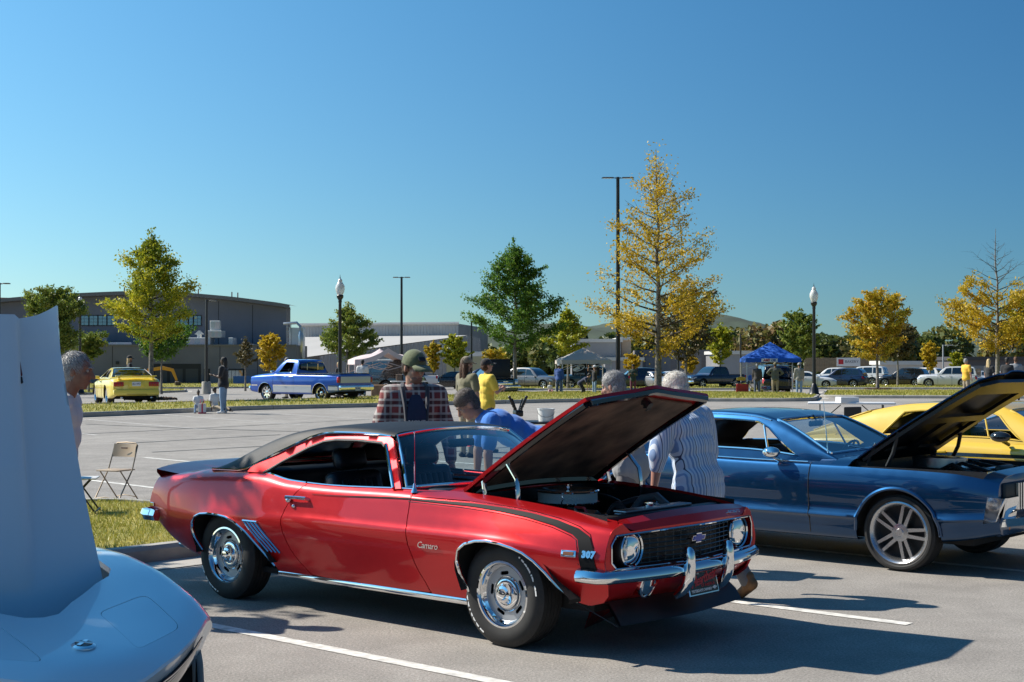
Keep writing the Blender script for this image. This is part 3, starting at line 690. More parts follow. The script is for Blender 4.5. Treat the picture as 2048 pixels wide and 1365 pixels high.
        hb.tube([on(-1.95, .80, .0), a, on(-1.86, .803, .034), b, on(-1.75, .803, 0)], [.014, .013, .011, .013, .013], 8); hb.sphere(on(-1.935, .785, .018), .022, 10, 8); h_ = hb.build('handle', CHROME, dob)
        lk = MB(); lk.sphere(on(-1.884, .748, .003), .015, 12, 8); lk.build('lock', CHROME, dob)
        # gills ahead of the rear wheel
        for k in range(4):
            x0 = -2.395+.042*k; gl = MB(); gl.tube([on(x0+.20*t, .612-.208*t, .004) for t in (0, .25, .5, .75, 1)], .011, 6, flat=(.7, 1)); gl.build('gill', CHROME, qob)
        gl = MB(); gl.tube([on(x, .615, .004) for x in (-2.405, -2.33, -2.25)], .009, 6); gl.build('gill_top_trim', CHROME, qob)
        # side stripe: thin line on the door widening to a band that turns down behind the nose
        up = [(-1.72, .842), (-.78, .873), (-.3, .872), (.0, .860), (.25, .84), (.45, .812), (.6, .775), (.68, .735), (.725, .66), (.745, .57), (.765, .49)]
        lo = [(.665, .482), (.645, .57), (.632, .66), (.612, .712), (.56, .745), (.42, .785), (.22, .818), (0, .840), (-.3, .856), (-.78, .863), (-1.72, .839)]
        v, f = surf(fn, XV(up)+XV(lo), step=.03, vs=VS, off=.005, mirror=mir, maxedge=.03); mbs((v, f)).build('stripe', mat('stripe_black', (.008, .008, .009), .62, spec=.15), car)
        for dz in (.014,):
            m = MB(); m.tube([on(x, z+.012, .001) for x, z in up[1:9]], .0025, 4); m.tube([on(x-.012 if z < .74 else x, z-.012 if z > .74 else z, .001) for x, z in lo[1:-1]], .0025, 4); m.build('pinstripe', BLACKG, car)
        # wing badges
        mk = MB(); c0 = on(.56, .63, .004); c1 = on(.635, .632, .004)
        def wingM(x, z, off): 
            vv = S.vz(x, z, 0, 6.5); P, n = S.nrm(np.array([float(x)]), vv); n = Vector((n[0][0], n[0][1]*sgn, n[0][2])); ex = Vector((0, 0, 1)).cross(n).normalized(); ey = n.cross(ex)
            M = Matrix((ex, ey, n)).transposed().to_4x4(); M.translation = Vector((P[0][0], P[0][1]*sgn, P[0][2]))+n*off; return M
        Mm = wingM(.575, .632, .006); mk.bbox((0, 0, 0), (.10, .042, .012), .004, 2, Mm); mo = mk.build('side_marker', CHROME, wob)
        ml = MB(); ml.bbox((0, 0, .006), (.072, .022, .008), .003, 1, Mm); ml.build('side_marker_lens', mat('smoked_amber_lens', (.22, .075, .015), .2, coat=.5), mo)
        text('engine_badge', '307', CHROME, wob, wingM(.70, .632, .006), .052, ext=.004, bold=.004, space=1.1)
        text('script_badge', 'Camaro', CHROME, wob, wingM(-.56, .588, .004), .062, ext=.002, shear=.45, space=.9)
        tm = MB(); Mt = wingM(-3.69, .64, .004); tm.bbox((0, 0, 0), (.075, .03, .01), .003, 1, Mt); tm.build('side_marker', CHROME, qob)
    # ---------------- roof: vinyl covered, sweeping down into the sail panels
    RF = Skin([
        (-3.02, [(.735, .945), (.70, .952), (.63, .957), (.45, .96), (0, .965)]),
        (-2.82, [(.752, .952), (.715, .985), (.64, 1.025), (.46, 1.035), (0, 1.045)]),
        (-2.62, [(.758, .958), (.695, 1.05), (.615, 1.115), (.45, 1.125), (0, 1.135)]),
        (-2.42, [(.745, 1.02), (.672, 1.125), (.595, 1.188), (.43, 1.20), (0, 1.21)]),
        (-2.22, [(.70, 1.115), (.645, 1.20), (.58, 1.242), (.42, 1.255), (0, 1.266)]),
        (-2.05, [(.66, 1.19), (.622, 1.24), (.57, 1.27), (.41, 1.283), (0, 1.294)]),
        (-1.87, [(.632, 1.247), (.608, 1.268), (.562, 1.29), (.40, 1.302), (0, 1.313)]),
        (-1.60, [(.622, 1.262), (.602, 1.281), (.558, 1.30), (.40, 1.312), (0, 1.323)]),
        (-1.35, [(.615, 1.262), (.598, 1.278), (.552, 1.294), (.39, 1.306), (0, 1.316)]),
        (-1.17, [(.605, 1.25), (.588, 1.264), (.54, 1.278), (.38, 1.288), (0, 1.297)])])
    rf = lambda Q: RF.ev(Q[:, 0], Q[:, 1])
    VIN = mat('black_vinyl_roof', (.007, .008, .010), .58, var=.3, vscale=5, bump=.12, bscale=260, spec=.35)
    hole = [(-2.93, 2.75), (-2.93, 4), (-2.3, 4), (-2.33, 2.75)]
    body = [(-3.02, 0), (-2.0, 0), (-1.17, 0), (-1.17, 4), (-2.3, 4), (-2.33, 2.7), (-2.94, 2.7), (-2.94, 4), (-3.02, 4)]
    m = mbs(surf(rf, body, step=.05, vs=.2, thick=.012, maxedge=.035), surf(rf, body, step=.05, vs=.2, thick=.012, mirror=True, maxedge=.035))
    m.build('roof', VIN, car, ang=60, recalc=False)
    m = mbs(surf(rf, [(-2.94, 2.66), (-2.94, 4), (-2.3, 4), (-2.34, 2.66)], step=.08, vs=.2, off=-.008), surf(rf, [(-2.94, 2.66), (-2.94, 4), (-2.3, 4), (-2.34, 2.66)], step=.08, vs=.2, off=-.008, mirror=True))
    m.build('rear_window', GLASS, car)
    # headlining
    m = mbs(surf(rf, [(-2.3, 0.3), (-1.19, .3), (-1.19, 4), (-2.3, 4)], step=.1, vs=.2, off=-.03, flip=False), surf(rf, [(-2.3, 0.3), (-1.19, .3), (-1.19, 4), (-2.3, 4)], step=.1, vs=.2, off=-.03, mirror=True)); m.build('headlining', BLACK, car)
    drip = [(-3.0, .950), (-2.66, .958), (-2.56, .975), (-2.482, 1.006), (-2.28, 1.093), (-2.087, 1.176), (-1.97, 1.222), (-1.87, 1.248), (-1.712, 1.262), (-1.5, 1.265), (-1.30, 1.260), (-1.19, 1.25)]
    win = [(-2.36, .962), (-2.2, 1.052), (-1.97, 1.165), (-1.84, 1.21), (-1.72, 1.226), (-1.5, 1.23), (-1.255, 1.222), (-1.215, 1.20), (-.985, .925), (-1.5, .905), (-1.85, .905), (-2.05, .92)]
    def side(Q):
        x, z = Q[:, 0], Q[:, 1]; y = .826-(z-.90)*.575-np.clip((z-1.19), 0, 1)*.06
        return np.stack([x, -y, z], 1)
    A = [(-1.155, 1.238), (-1.02, 1.09), (-.90, .925)]
    frame = [(-2.52, .955), (-2.50, .985)]+[(x, z-.004) for x, z in drip[4:]]+[(-1.155, 1.235), (-.895, .925), (-.975, .918)]+[(-1.205, 1.19), (-1.25, 1.215), (-1.5, 1.224), (-1.72, 1.22), (-1.84, 1.203), (-1.97, 1.157), (-2.2, 1.042), (-2.35, .955)]
    for mir in (False, True):
        sg = -1 if mir else 1
        mbs(surf(side, frame, step=.05, thick=.03, mirror=mir, maxedge=.03)).build('window_frame', RED, car)
        m = MB(); m.tube([Vector((x, p[1]*sg-.008*sg, z)) for x, z in drip for p in [RF.ev(np.array([x]), np.array([0.]))[0]]], .009, 6); m.build('drip_moulding', CHROME, car)
        sl = [(-2.34, .955), (-2.2, 1.038), (-1.97, 1.150), (-1.84, 1.196), (-1.72, 1.212), (-1.5, 1.216), (-1.25, 1.207), (-1.21, 1.185)]
        m = MB(); m.tube([Vector((*[(c[0], c[1]*sg, c[2]) for c in side(np.array([p]))][0],))+Vector((0, .012*sg, -.004)) for p in sl], .014, 6); m.build('window_seal', BLACK, car)
        m = MB(); m.tube([Vector((*[(c[0], c[1]*sg, c[2]) for c in side(np.array([p]))][0],))+Vector((.012, -.004*sg, 0)) for p in ((-1.212, 1.20), (-.975, .925))], .011, 6); m.build('quarter_light_trim', CHROME, car)
        m = MB(); m.tube([S.ev(np.array([x]), np.array([7.]))[0]*[1, sg, 1]+[0, 0, .005] for x in np.linspace(-1.83, -.79, 14)], .007, 6); m.build('sill_moulding', CHROME, car)
        m = MB(); m.tube([S.ev(np.array([x]), np.array([6.9]))[0]*[1, sg, 1]+[0, .01*sg, .006] for x in np.linspace(-2.3, -1.85, 10)], .009, 6); m.build('sill_moulding', CHROME, car)
        m = MB(); m.bbox((-1.3, -.775*sg, .62), (1.1, .05, .5), .02, 2); m.build('door_card', DARKIN, car)
        m = MB(); m.bbox((-2.2, -.70*sg, .66), (.66, .12, .46), .03, 2); m.build('side_trim_panel', DARKIN, car)
    # ---------------- windscreen, trim, cowl
    def ws(Q):      # u across -1..1, w up 0..1
        u, w = Q[:, 0], Q[:, 1]; yb, yt = .745, .58
        y = u*(yb+(yt-yb)*w); a = np.abs(u)**2.4
        x = (-.55-.36*a)*(1-w)+(-1.135-.035*a)*w; z = (.955-.03*a)*(1-w)+(1.288-.038*a)*w+.035*np.sin(PI*w)
        return np.stack([x, y, z], 1)
    v, f = surf(ws, [(-1, 0), (1, 0), (1, 1), (-1, 1)], step=.12, vs=.7); mbs((v, f)).build('windscreen', GLASS, car)
    loop = [(-1, 0)]+[(u, 0) for u in np.linspace(-.9, .9, 17)]+[(1, 0)]+[(1, w) for w in (.25, .5, .75)]+[(1, 1)]+[(u, 1) for u in np.linspace(.9, -.9, 13)]+[(-1, 1)]+[(-1, w) for w in (.75, .5, .25)]
    m = MB(); m.tube([Vector(p) for p in ws(np.array(loop))], .017, 8, closed=True, flat=(1, .7)); m.build('windscreen_trim', CHROME, car)
    def cowl(Q):
        x, y = Q[:, 0], Q[:, 1]; return np.stack([x, y, .945-.045*(y/.7)**2-.02*np.clip(x+.5, -1, 1)], 1)
    cb = [(float(p[0])+.0, float(p[1])) for p in ws(np.array([(u, 0) for u in np.linspace(-.97, .97, 21)]))]
    v, f = surf(cowl, cb+[(-.47, .70), (-.46, .3), (-.45, 0), (-.46, -.3), (-.47, -.70)], step=.07, flange=.02); mbs((v, f)).build('cowl', RED, car)
    for k in range(9):
        m = MB(); y = -.36+.09*k; m.bbox((-.5, y, float(cowl(np.array([(-.5, y)]))[0][2])+.002), (.035, .06, .006), .002, 1); m.build('cowl_vent', BLACK, car)
    for y0 in (-.12, .42):
        m = MB(); m.tube([ws(np.array([(y0, .04)]))[0]+[.03, 0, .012], ws(np.array([(y0-.35, .06)]))[0]+[.02, 0, .02], ws(np.array([(y0-.55, .1)]))[0]+[.01, 0, .02]], .007, 6); m.build('wiper', BLACK, car)
    # ---------------- rear deck, spoiler, tail
    def deck(Q):
        x, y = Q[:, 0], Q[:, 1]; e = S.ev(x, np.full(len(x), 7.)); t = np.clip(np.abs(y)/np.abs(e[:, 1]), 0, 1)
        return np.stack([x, y, e[:, 2]+.03*(1-t**2)], 1)
    xs = np.linspace(-2.98, -3.64, 12); ed = [(float(x), float(S.ev(np.array([x]), np.array([7.]))[0][1])) for x in xs]
    v, f = surf(deck, ed+[(x, -y) for x, y in ed[::-1]], step=.08, flange=.015); mbs((v, f)).build('boot_lid', RED, car)
    sp = MB(); P = []
    for y in np.linspace(-.76, .76, 25):
        a = (abs(y)/.76)**4; b = .895-.012*a; P.append([Vector((-3.28-.02*a, y, b-.0)), Vector((-3.45, y, b+.022-.01*a)), Vector((-3.66, y, b+.058-.03*a)), Vector((-3.735+.04*a, y, b+.062-.03*a)), Vector((-3.735+.04*a, y, b+.035-.03*a)), Vector((-3.68+.04*a, y, b-.03))])
    sp.grid(P, flip=True); sp.build('boot_spoiler', RED, car, recalc=True)
    tl = MB(); ev = [S.ev(np.array([x]), np.array([v]))[0] for v, x in zip(np.linspace(7, .6, 14), np.interp(np.linspace(7, .6, 14), [.6, 1.2, 2.2, 3, 3.6, 4.6, 5.5, 6.5, 7], [-3.62, -3.70, -3.73, -3.765, -3.75, -3.71, -3.68, -3.655, -3.63]))]
    tl.grid([[Vector((p[0], p[1]*(1-t), p[2])) for t in np.linspace(0, 2, 9)] for p in ev]); tl.build('tail_panel', RED, car)
    prof = [(.0, -.045), (.035, -.04), (.05, 0), (.035, .04), (0, .045), (-.02, 0)]
    path = [(-3.55, -.845, .565), (-3.68, -.845, .565), (-3.76, -.81, .565), (-3.81, -.7, .565), (-3.83, -.35, .565), (-3.83, .35, .565), (-3.81, .7, .565), (-3.76, .81, .565), (-3.68, .845, .565), (-3.55, .845, .565)]
    loft_bar(prof, path[::-1]).build('rear_bumper', CHROME, car, recalc=True)
    for sg in (-1, 1):
        m = MB(); m.bbox((-3.755, .50*sg, .70), (.03, .36, .11), .012, 2); m.build('tail_lamp', LENSR, car)
    # ---------------- nose: header, fascia with deep grille opening, lamps, bumper
    def xf(y, z): return .925-.13*(np.abs(y)/.8)**1.35
    def fas(Q):
        y, z = Q[:, 0], Q[:, 1]; return np.stack([xf(y, z)+.03*np.sin(np.clip((z-.5)/.3, 0, 1)*PI)*0, y, z], 1)
    sec_ = [(float(p[1]), float(p[2])) for p in S.ev(np.full(14, .80), np.linspace(2.35, 6.75, 14))]
    out = [(y, z) for y, z in sec_[::-1]]+[(-y, z) for y, z in sec_]+[(y, .778-.02*(abs(y)/.66)**2) for y in np.linspace(.60, -.60, 13)]
    out = [(-.79, .49), (.79, .49)]+[(-y, z) for y, z in sec_ if z > .5]+[(y, .778-.02*(abs(y)/.66)**2) for y in np.linspace(.62, -.62, 13)]+[(y, z) for y, z in sec_[::-1] if z > .5]
    hl = .70
    gr = [(-.73, .548), (-.40, .545), (0, .545), (.40, .545), (.73, .548), (.765, .585), (.765, .69), (.73, .742), (.35, .754), (0, .760), (-.35, .754), (-.73, .742), (-.765, .69), (-.765, .585)]
    v, f = surf(fas, out, [gr], step=.05, flange=.12, flip=False, maxedge=.03); mbs((v, f)).build('front_fascia', RED, car)
    m = MB(); m.tube([fas(np.array([p]))[0]+[.004, 0, 0] for p in densify(gr, .05)], .006, 6, closed=True); m.build('grille_surround', CHROME, car)
    def hdr(Q):
        y, w = Q[:, 0], Q[:, 1]; e = np.abs(y)/.66; x0 = .785-.07*e**2; x1 = xf(y, .77); z0 = .862-.038*e**2; z1 = .778-.02*e**2+.035*np.clip((e-.9)/.1, 0, 1)
        return np.stack([x0+(x1-x0)*np.sin(w*PI/2)**.8*1.0, y, z0+(z1-z0)*(1-np.cos(w*PI/2))+.0], 1)
    v, f = surf(hdr, [(-.665, 0), (.665, 0), (.665, 1), (-.665, 1)], step=.06, vs=.15, flip=True, flange=.02); mbs((v, f)).build('header_panel', RED, car, recalc=False)
    # grille: recessed V of bars
    gx = lambda y: float(xf(np.array([abs(y)]), .65)[0])-.05
    b = MB(); b.grid([[Vector((gx(y)-.05, y, z)) for z in (.53, .77)] for y in np.linspace(-.72, .72, 17)]); b.build('grille_backing', BLACK, car)
    for i in range(8):
        z = .558+.028*i; m = MB(); m.tube([Vector((gx(y), y, z)) for y in np.linspace(-.50, .50, 15)], .0045, 5); m.build('grille_bar', BLACKG if i % 1 == 0 else CHROME, car)
    for i in range(15):
        y = -.476+.068*i; m = MB(); m.tube([Vector((gx(y)-.004, y, .55)), Vector((gx(y)-.004, y, .76))], .004, 5); m.build('grille_bar', mat('grille_bar_dark', (.03, .03, .032), .35), car)
    for y in (-.585, .585):
        x = float(xf(np.array([abs(y)]), .65)[0])-.035
        h = empty('headlight', (x, y, .652), parent=car); q = MB()
        q.lathe([(.118, -.10), (.118, .0), (.112, .012), (.104, .008)], 36, M=T(ry=PI/2)); q.build('bucket', BLACK, h)
        q = MB(); q.lathe([(.108, .004), (.110, .016), (.104, .022), (.098, .014)], 36, M=T(ry=PI/2)); q.build('bezel', CHROME, h)
        q = MB(); q.lathe([(.0005, -.03), (.05, -.026), (.09, .0)], 32, M=T(ry=PI/2)); q.lathe([(.001, -.02), (.022, -.018), (.022, .005), (.001, .008)], 16, M=T(ry=PI/2)); q.build('reflector', CHROME, h)
        q = MB(); q.lathe([(.0005, .028), (.04, .025), (.075, .017), (.094, .006)], 32, M=T(ry=PI/2)); q.build('lens', glassm('lamp_glass', (.9, .93, .95), .08), h)
    bt = MB(); q = .075; bow = [(-.075, -.013), (-.063, .016), (-.027, .016), (-.024, .03), (.032, .03), (.029, .016), (.075, .016), (.063, -.013), (.027, -.013), (.024, -.028), (-.032, -.028), (-.029, -.013)]
    Mb = T(gx(.0)+.016, .0, .672, rx=PI/2, rz=PI/2); bt.prism(bow, 0, .012, Mb); bo = bt.build('emblem_rim', CHROME, car)
    bt = MB(); bt.prism([(x*.86, y*.80) for x, y in bow], .008, .016, Mb); bt.build('emblem', mat('emblem_blue', (.01, .05, .42), .3, coat=.4), car)
    text('script_badge', 'Camaro', CHROME, car, T(.87, .42, .802, rx=.55, rz=PI/2-.15), .05, ext=.002, shear=.4, space=.9)
    # bumper with over-riders
    prof = [(.0, -.042), (.022, -.041), (.042, -.03), (.052, -.012), (.05, .006), (.038, .026), (.02, .038), (0, .042), (-.012, 0)]
    def bx(y): return .915-.13*(abs(y)/.8)**2.2
    path = [(.64, -.862, .512), (.70, -.857, .511), (.745, -.842, .508)]+[(bx(y), y, .505) for y in np.linspace(-.80, .80, 23)]+[(.745, .842, .508), (.70, .857, .511), (.64, .862, .512)]
    loft_bar(prof, path).build('front_bumper', CHROME, car, recalc=True)
    for y in (-.215, .215):
        m = MB(); x = bx(y)+.055; pts = [(x-.02, .625), (x+.012, .61), (x+.016, .54), (x+.012, .46), (x-.03, .38), (x-.085, .335)]
        pf_ = pch(np.arange(6), np.array([(a, z, r_) for (a, z), r_ in zip(pts, [.018, .034, .038, .038, .032, .020])]))(np.linspace(0, 5, 22)); m.tube([Vector((a, y, z)) for a, z, _ in pf_], [float(r_) for _, _, r_ in pf_], 16, flat=(1, .85)); m.build('over_rider', CHROME, car)
    # valance, parking lamps, chin spoiler, plate
    def val(Q):
        y, w = Q[:, 0], Q[:, 1]; x0 = xf(y, .5)-.01; z0 = .50; a = (np.abs(y)/.8)**2
        return np.stack([x0-.19*w**1.6+.02*np.sin(w*PI), y, .50-.185*w+0*a], 1)
    v, f = surf(val, [(-.80, 0), (.80, 0), (.74, 1), (-.74, 1)], [[(-.44+.078*math.cos(t), .42+.36*math.sin(t)) for t in np.linspace(0, 2*PI, 21)[:-1]], [(.44+.078*math.cos(t), .42+.36*math.sin(t)) for t in np.linspace(0, 2*PI, 21)[:-1]]], step=.05, vs=.2, flip=True, flange=.03); mbs((v, f)).build('front_valance', RED, car)
    for y in (-.44, .44):
        x = float(val(np.array([(y, .42)]))[0][0]); h = MB(); h.lathe([(.0005, .026), (.055, .018), (.074, .0)], 24, M=T(x-.01, y, .424, ry=PI/2+.25)); po = h.build('parking_lamp', glassm('lamp_glass', (.9, .93, .95), .08), car)
        h = MB(); h.lathe([(.0005, -.03), (.05, -.02), (.076, .002)], 24, M=T(x-.012, y, .424, ry=PI/2+.25)); h.build('reflector', mat('reflector_satin', (.8, .8, .82), .2, .9), po)
        h = MB(); h.lathe([(.075, -.01), (.079, .012), (.072, .016)], 24, M=T(x-.01, y, .424, ry=PI/2+.25)); h.build('lamp_ring', CHROME, po)
    m = MB(); ys = np.linspace(-.66, .66, 15)
    m.grid([[Vector((xf(np.array([y*.8]), .4)[0]-.17, y*.97, .335)), Vector((xf(np.array([y*.8]), .4)[0]-.10, y, .27)), Vector((xf(np.array([y*.8]), .4)[0]-.055, y, .205)), Vector((xf(np.array([y*.8]), .4)[0]-.07, y, .202)), Vector((xf(np.array([y*.8]), .4)[0]-.19, y*.97, .33))] for y in ys], flip=True); m.build('chin_spoiler', BLACK, car, recalc=True)
    for sg in (-1, 1): m = MB(); m.tube([(.48, .70*sg, .32), (.74, .62*sg, .19)], .004, 5); m.build('spoiler_brace', BLACK, car)
    Mp = T(.925, -.0, .41, rx=PI/2, rz=PI/2) @ T(rx=-.22)
    pf = MB(); pf.bbox((0, 0, 0), (.325, .17, .008), .004, 1, Mp); po = pf.build('show_plate', CHROME, car)
    q = MB(); q.bbox((0, 0, .004), (.305, .15, .004), .002, 1, Mp); q.build('plate_face', mat('plate_black', (.006, .006, .007), .25), po)
    RT = mat('plate_red_print', (.55, .01, .02), .4); 
    text('lettering', 'THE', WHITEP, po, Mp @ T(-.06, .052, .0075), .028, ext=.0004, shear=.3, bold=.0006)
    text('lettering', 'Heartbeat', RT, po, Mp @ T(.0, .012, .0075, rz=.16), .082, ext=.0004, shear=.6, bold=.002, space=.85)
    text('lettering', 'OF AMERICA', RT, po, Mp @ T(.045, -.028, .0075, rz=.02), .026, ext=.0004, bold=.0005)
    text('lettering', "YESTERDAYS CAMARO", WHITEP, po, Mp @ T(-.032, -.056, .0075), .0225, ext=.0004, bold=.0008, space=.95)
    q = MB(); q.prism([(x*.32, y*.36) for x, y in bow], 0, .001, Mp @ T(.112, -.052, .007)); q.build('printed_emblem', WHITEP, po)
    # ---------------- engine bay
    eb = MB(); eb.add([(-.5, -.72, .45), (.78, -.70, .45), (.78, .70, .45), (-.5, .72, .45)], [(0, 1, 2, 3)])
    eb.grid([[Vector((x, -.695, z)) for z in (.45, .80, .885-.05*max(0, x))] for x in (-.45, 0, .4, .72)], flip=True); eb.grid([[Vector((x, .695, z)) for z in (.45, .80, .885-.05*max(0, x))] for x in (-.45, 0, .4, .72)])
    eb.build('inner_wings', mat('bay_black', (.022, .02, .02), .35, bump=.05, bscale=20), car)
    fw = MB(); fw.box((-.47, -.70, .45), (-.43, .70, .915)); fw.build('firewall', mat('bay_black', (.01, .008, .008), .35), car)
    m = MB(); m.bbox((-.44, 0, .915), (.04, 1.36, .025), .01, 2); m.build('cowl_lip', RED, car)
    m = MB(); m.bbox((.60, 0, .80), (.08, 1.25, .05), .012, 2); m.bbox((.62, 0, .64), (.05, .75, .30), .01, 2); m.build('radiator_support', BLACK, car)
    m = MB(); m.bbox((.56, 0, .835), (.10, .72, .018), .006, 2); m.build('radiator_cover', mat('satin_steel', (.25, .27, .29), .3, .9), car)
    m = MB(); m.bbox((.0, 0, .60), (.62, .32, .30), .05, 2); m.build('engine_block', mat('engine_black', (.015, .015, .016), .5), car)
    for sg in (-1, 1): m = MB(); m.bbox((-.02, .22*sg, .70), (.52, .13, .10), .03, 3, M=T()); m.build('valve_cover', CHROME if sg < 0 else CHROME, car)
    ac = empty('air_cleaner', (-.14, 0, .825), parent=car); ac.scale = (1.12, 1.12, 1)
    m = MB(); m.lathe([(.178, .0), (.178, .075)], 64); m.build('filter', mat('pleated_filter', (.62, .60, .54), .8, bump=.8, bscale=120), ac)
    m = MB(); m.lathe([(.186, .072), (.19, .080), (.184, .088), (.15, .09), (.12, .079), (.05, .084), (.03, .095), (.0005, .096)], 48); m.lathe([(.0005, 0), (.19, 0), (.19, .008), (.18, .01)], 48); m.build('lid', CHROME, ac)
    m = MB(); m.lathe([(.012, .09), (.012, .118), (.0005, .12)], 12); m.tube([(.03, 0, .112), (-.03, 0, .112)], .005, 6); m.build('wing_nut', CHROME, ac)
    HOSE = mat('rubber_hose', (.02, .02, .022), .5)
    for pts, r_, mm in ([[(.25, -.05, .78), (.32, -.06, .84), (.42, -.10, .80), (.54, -.16, .74)], .026, HOSE], [[(-.38, .38, .80), (-.2, .42, .84), (.0, .40, .80), (.1, .35, .72)], .014, HOSE], [[(-.4, -.3, .82), (-.25, -.36, .86), (-.05, -.34, .80), (.1, -.3, .74)], .010, HOSE],
                        [[(.1, .25, .80), (.2, .34, .84), (.3, .40, .78), (.42, .44, .70)], .022, HOSE], [[(.25, .3, .78), (.42, .36, .80), (.58, .40, .77)], .017, ALU]):
        m = MB(); cp = pch(np.arange(len(pts)), np.array(pts)); m.tube([Vector(p) for p in cp(np.linspace(0, len(pts)-1, 14))], r_, 8); m.build('hose', mm, car)
    m = MB(); m.lathe([(.0005, .1), (.09, .1), (.1, .08), (.1, 0), (.0005, 0)], 24, M=T(-.42, .42, .75, ry=PI/2)); m.build('brake_servo', BLACK, car)
    m = MB(); m.bbox((.38, -.47, .72), (.17, .24, .18), .012, 2); m.build('battery', mat('battery_case', (.03, .03, .03), .4), car)
    m = MB(); m.bbox((.30, .50, .76), (.3, .1, .09), .03, 2); m.build('washer_bottle', mat('bottle_amber', (.35, .06, .02), .3), car)
    m = MB(); m.tube([(.2, .56, .80), (.36, .56, .80), (.48, .50, .80)], .012, 8); m.tube([(.15, .56, .80), (.2, .56, .80)], .024, 10); m.build('wiper_motor_pipe', CHROME, car)
    for k in range(4):
        m = MB(); m.tube([(-.2+.09*k, -.2, .74), (-.18+.09*k, -.3, .78), (-.02+.05*k, -.34, .72)], .006, 5); m.build('plug_lead', mat('lead_black', (.01, .01, .01), .4), car)
    m = MB(); m.lathe([(.05, 0), (.055, .06), (.03, .08), (.0005, .08)], 16, M=T(-.36, -.02, .76)); m.build('distributor', BLACK, car)
    m = MB(); m.lathe([(.0005, .09), (.055, .09), (.062, .07), (.062, .01), (.05, 0), (.0005, 0)], 20, M=T(.22, -.26, .76, ry=PI/2)); m.build('alternator', ALU, car)
    m = MB(); m.lathe([(.0005, .02), (.07, .02), (.075, .0), (.06, -.01), (.0005, -.01)], 24, M=T(.36, 0, .72, ry=PI/2)); m.build('water_pump_pulley', CHROME, car)
    m = MB(); m.lathe([(.0005, .02), (.028, .02), (.03, 0), (.022, -.02)], 14, M=T(.56, -.05, .85)); m.build('radiator_cap', CHROME, car)
    for y, c in ((-.43, (.5, .02, .02)), (-.52, (.02, .02, .02))): m = MB(); m.tube([(.36, y, .82), (.34, y, .85), (.2, y*.8, .84)], .009, 6); m.build('battery_lead', mat('lead_%d' % (c[0]*10), c, .4), car)
    m = MB(); m.tube([(.05, -.3, .70), (.06, -.31, .86), (.075, -.31, .88), (.065, -.31, .9)], .004, 5); m.build('dipstick', CHROME, car)
    m = MB(); m.tube([(-.38, -.55, .86), (-.1, -.58, .84), (.3, -.60, .80), (.5, -.58, .78)], .012, 6); m.build('wiring_loom', mat('loom_grey', (.08, .08, .085), .5), car)
    m = MB(); m.bbox((-.36, -.42, .80), (.10, .22, .12), .02, 2); m.build('heater_box', mat('heater_black', (.03, .03, .032), .45), car)
    m = MB(); m.tube([(.25, .18, .76), (.30, .24, .86), (.40, .26, .88), (.52, .22, .82)], .028, 10); m.build('radiator_hose', mat('hose_grey', (.10, .10, .105), .35), car)
    # ---------------- bonnet, raised about its rear edge
    HA = R(36)
    hood = empty('bonnet', (-.46, 0, .945), parent=car); hood.rotation_euler = (0, -HA, 0)
    def hz(x, y): return -.012-.055*x**2-.012*x+.03*(1-(y/.69)**2)*(1-.1*x)+.014*np.exp(-(y/.16)**2)*np.clip(x*1.5, 0, 1)
    def hf(Q): return np.stack([Q[:, 0], Q[:, 1], hz(Q[:, 0], Q[:, 1])], 1)
    ho = [(0.0, -.685), (1.155, -.665)]+[(1.155+.075*(1-abs(y)/.665), y) for y in np.linspace(-.60, .60, 13)]+[(1.155, .665), (0, .685)]
    v, f = surf(hf, ho, step=.05, thick=.022, maxedge=.04); mbs((v, f)).build('skin', RED, hood, ang=40)
    v, f = surf(lambda Q: hf(Q)-[0, 0, .026], [(.06, -.60), (1.06, -.585), (1.12, 0), (1.06, .585), (.06, .60)], step=.05, thick=.012, maxedge=.05)
    PAD = mat('bonnet_pad', (.012, .009, .008), .75, var=1, vscale=4.5, col2=(.20, .125, .085), bump=.5, bscale=14, detail=9); mbs((v, f)).build('insulation_pad', PAD, hood)
    m = MB()
    m.tube([Vector((x, -.645, float(hz(x, .645))-.035)) for x in np.linspace(.02, 1.12, 12)], .024, 6); m.tube([Vector((x, .645, float(hz(x, .645))-.035)) for x in np.linspace(.02, 1.12, 12)], .024, 6)
    m.tube([Vector((1.14+.06*(1-abs(y)/.65), y, float(hz(1.15, y))-.036)) for y in np.linspace(-.63, .63, 13)], .024, 6); m.tube([Vector((.03, y, float(hz(.03, y))-.035)) for y in np.linspace(-.64, .64, 9)], .03, 6); m.build('inner_frame', BLACKG, hood)
    m = MB(); m.tube([(1.10, 0, -.10), (1.115, 0, -.155)], .028, 10); m.tube([(1.09+.004*math.cos(t), .034*math.sin(t), -.10-.004*t) for t in np.linspace(0, 18, 60)], .004, 5); m.build('latch_spring', BLACK, hood)
    for sg in (-1, 1):
        for (x0, zz0, x1, z1) in ((-.30, .905, -.22, 1.055), (-.02, .895, -.06, 1.13)):
            m = MB(); m.tube([Vector((x0, .655*sg, zz0-.07)), Vector((x0+.012, .655*sg, zz0+.02)), Vector((x0-.005, .65*sg, (zz0+z1)/2+.01)), Vector((x1-.06, .64*sg, z1))], .020, 8, flat=(.5, 1)); m.build('bonnet_hinge', CHROME, car)
        m = MB(); m.tube([(-.40+.0015*i+.0*math.sin(i), .60*sg+.016*math.cos(i), .885+.016*math.sin(i)) for i in np.arange(0, 130, .6)], .004, 4); m.build('hinge_spring', BLACK, car)
    # ---------------- interior
    fl = MB(); fl.box((-2.9, -.72, .22), (-.45, .72, .26)); fl.build('floor_pan', UNDER, car)
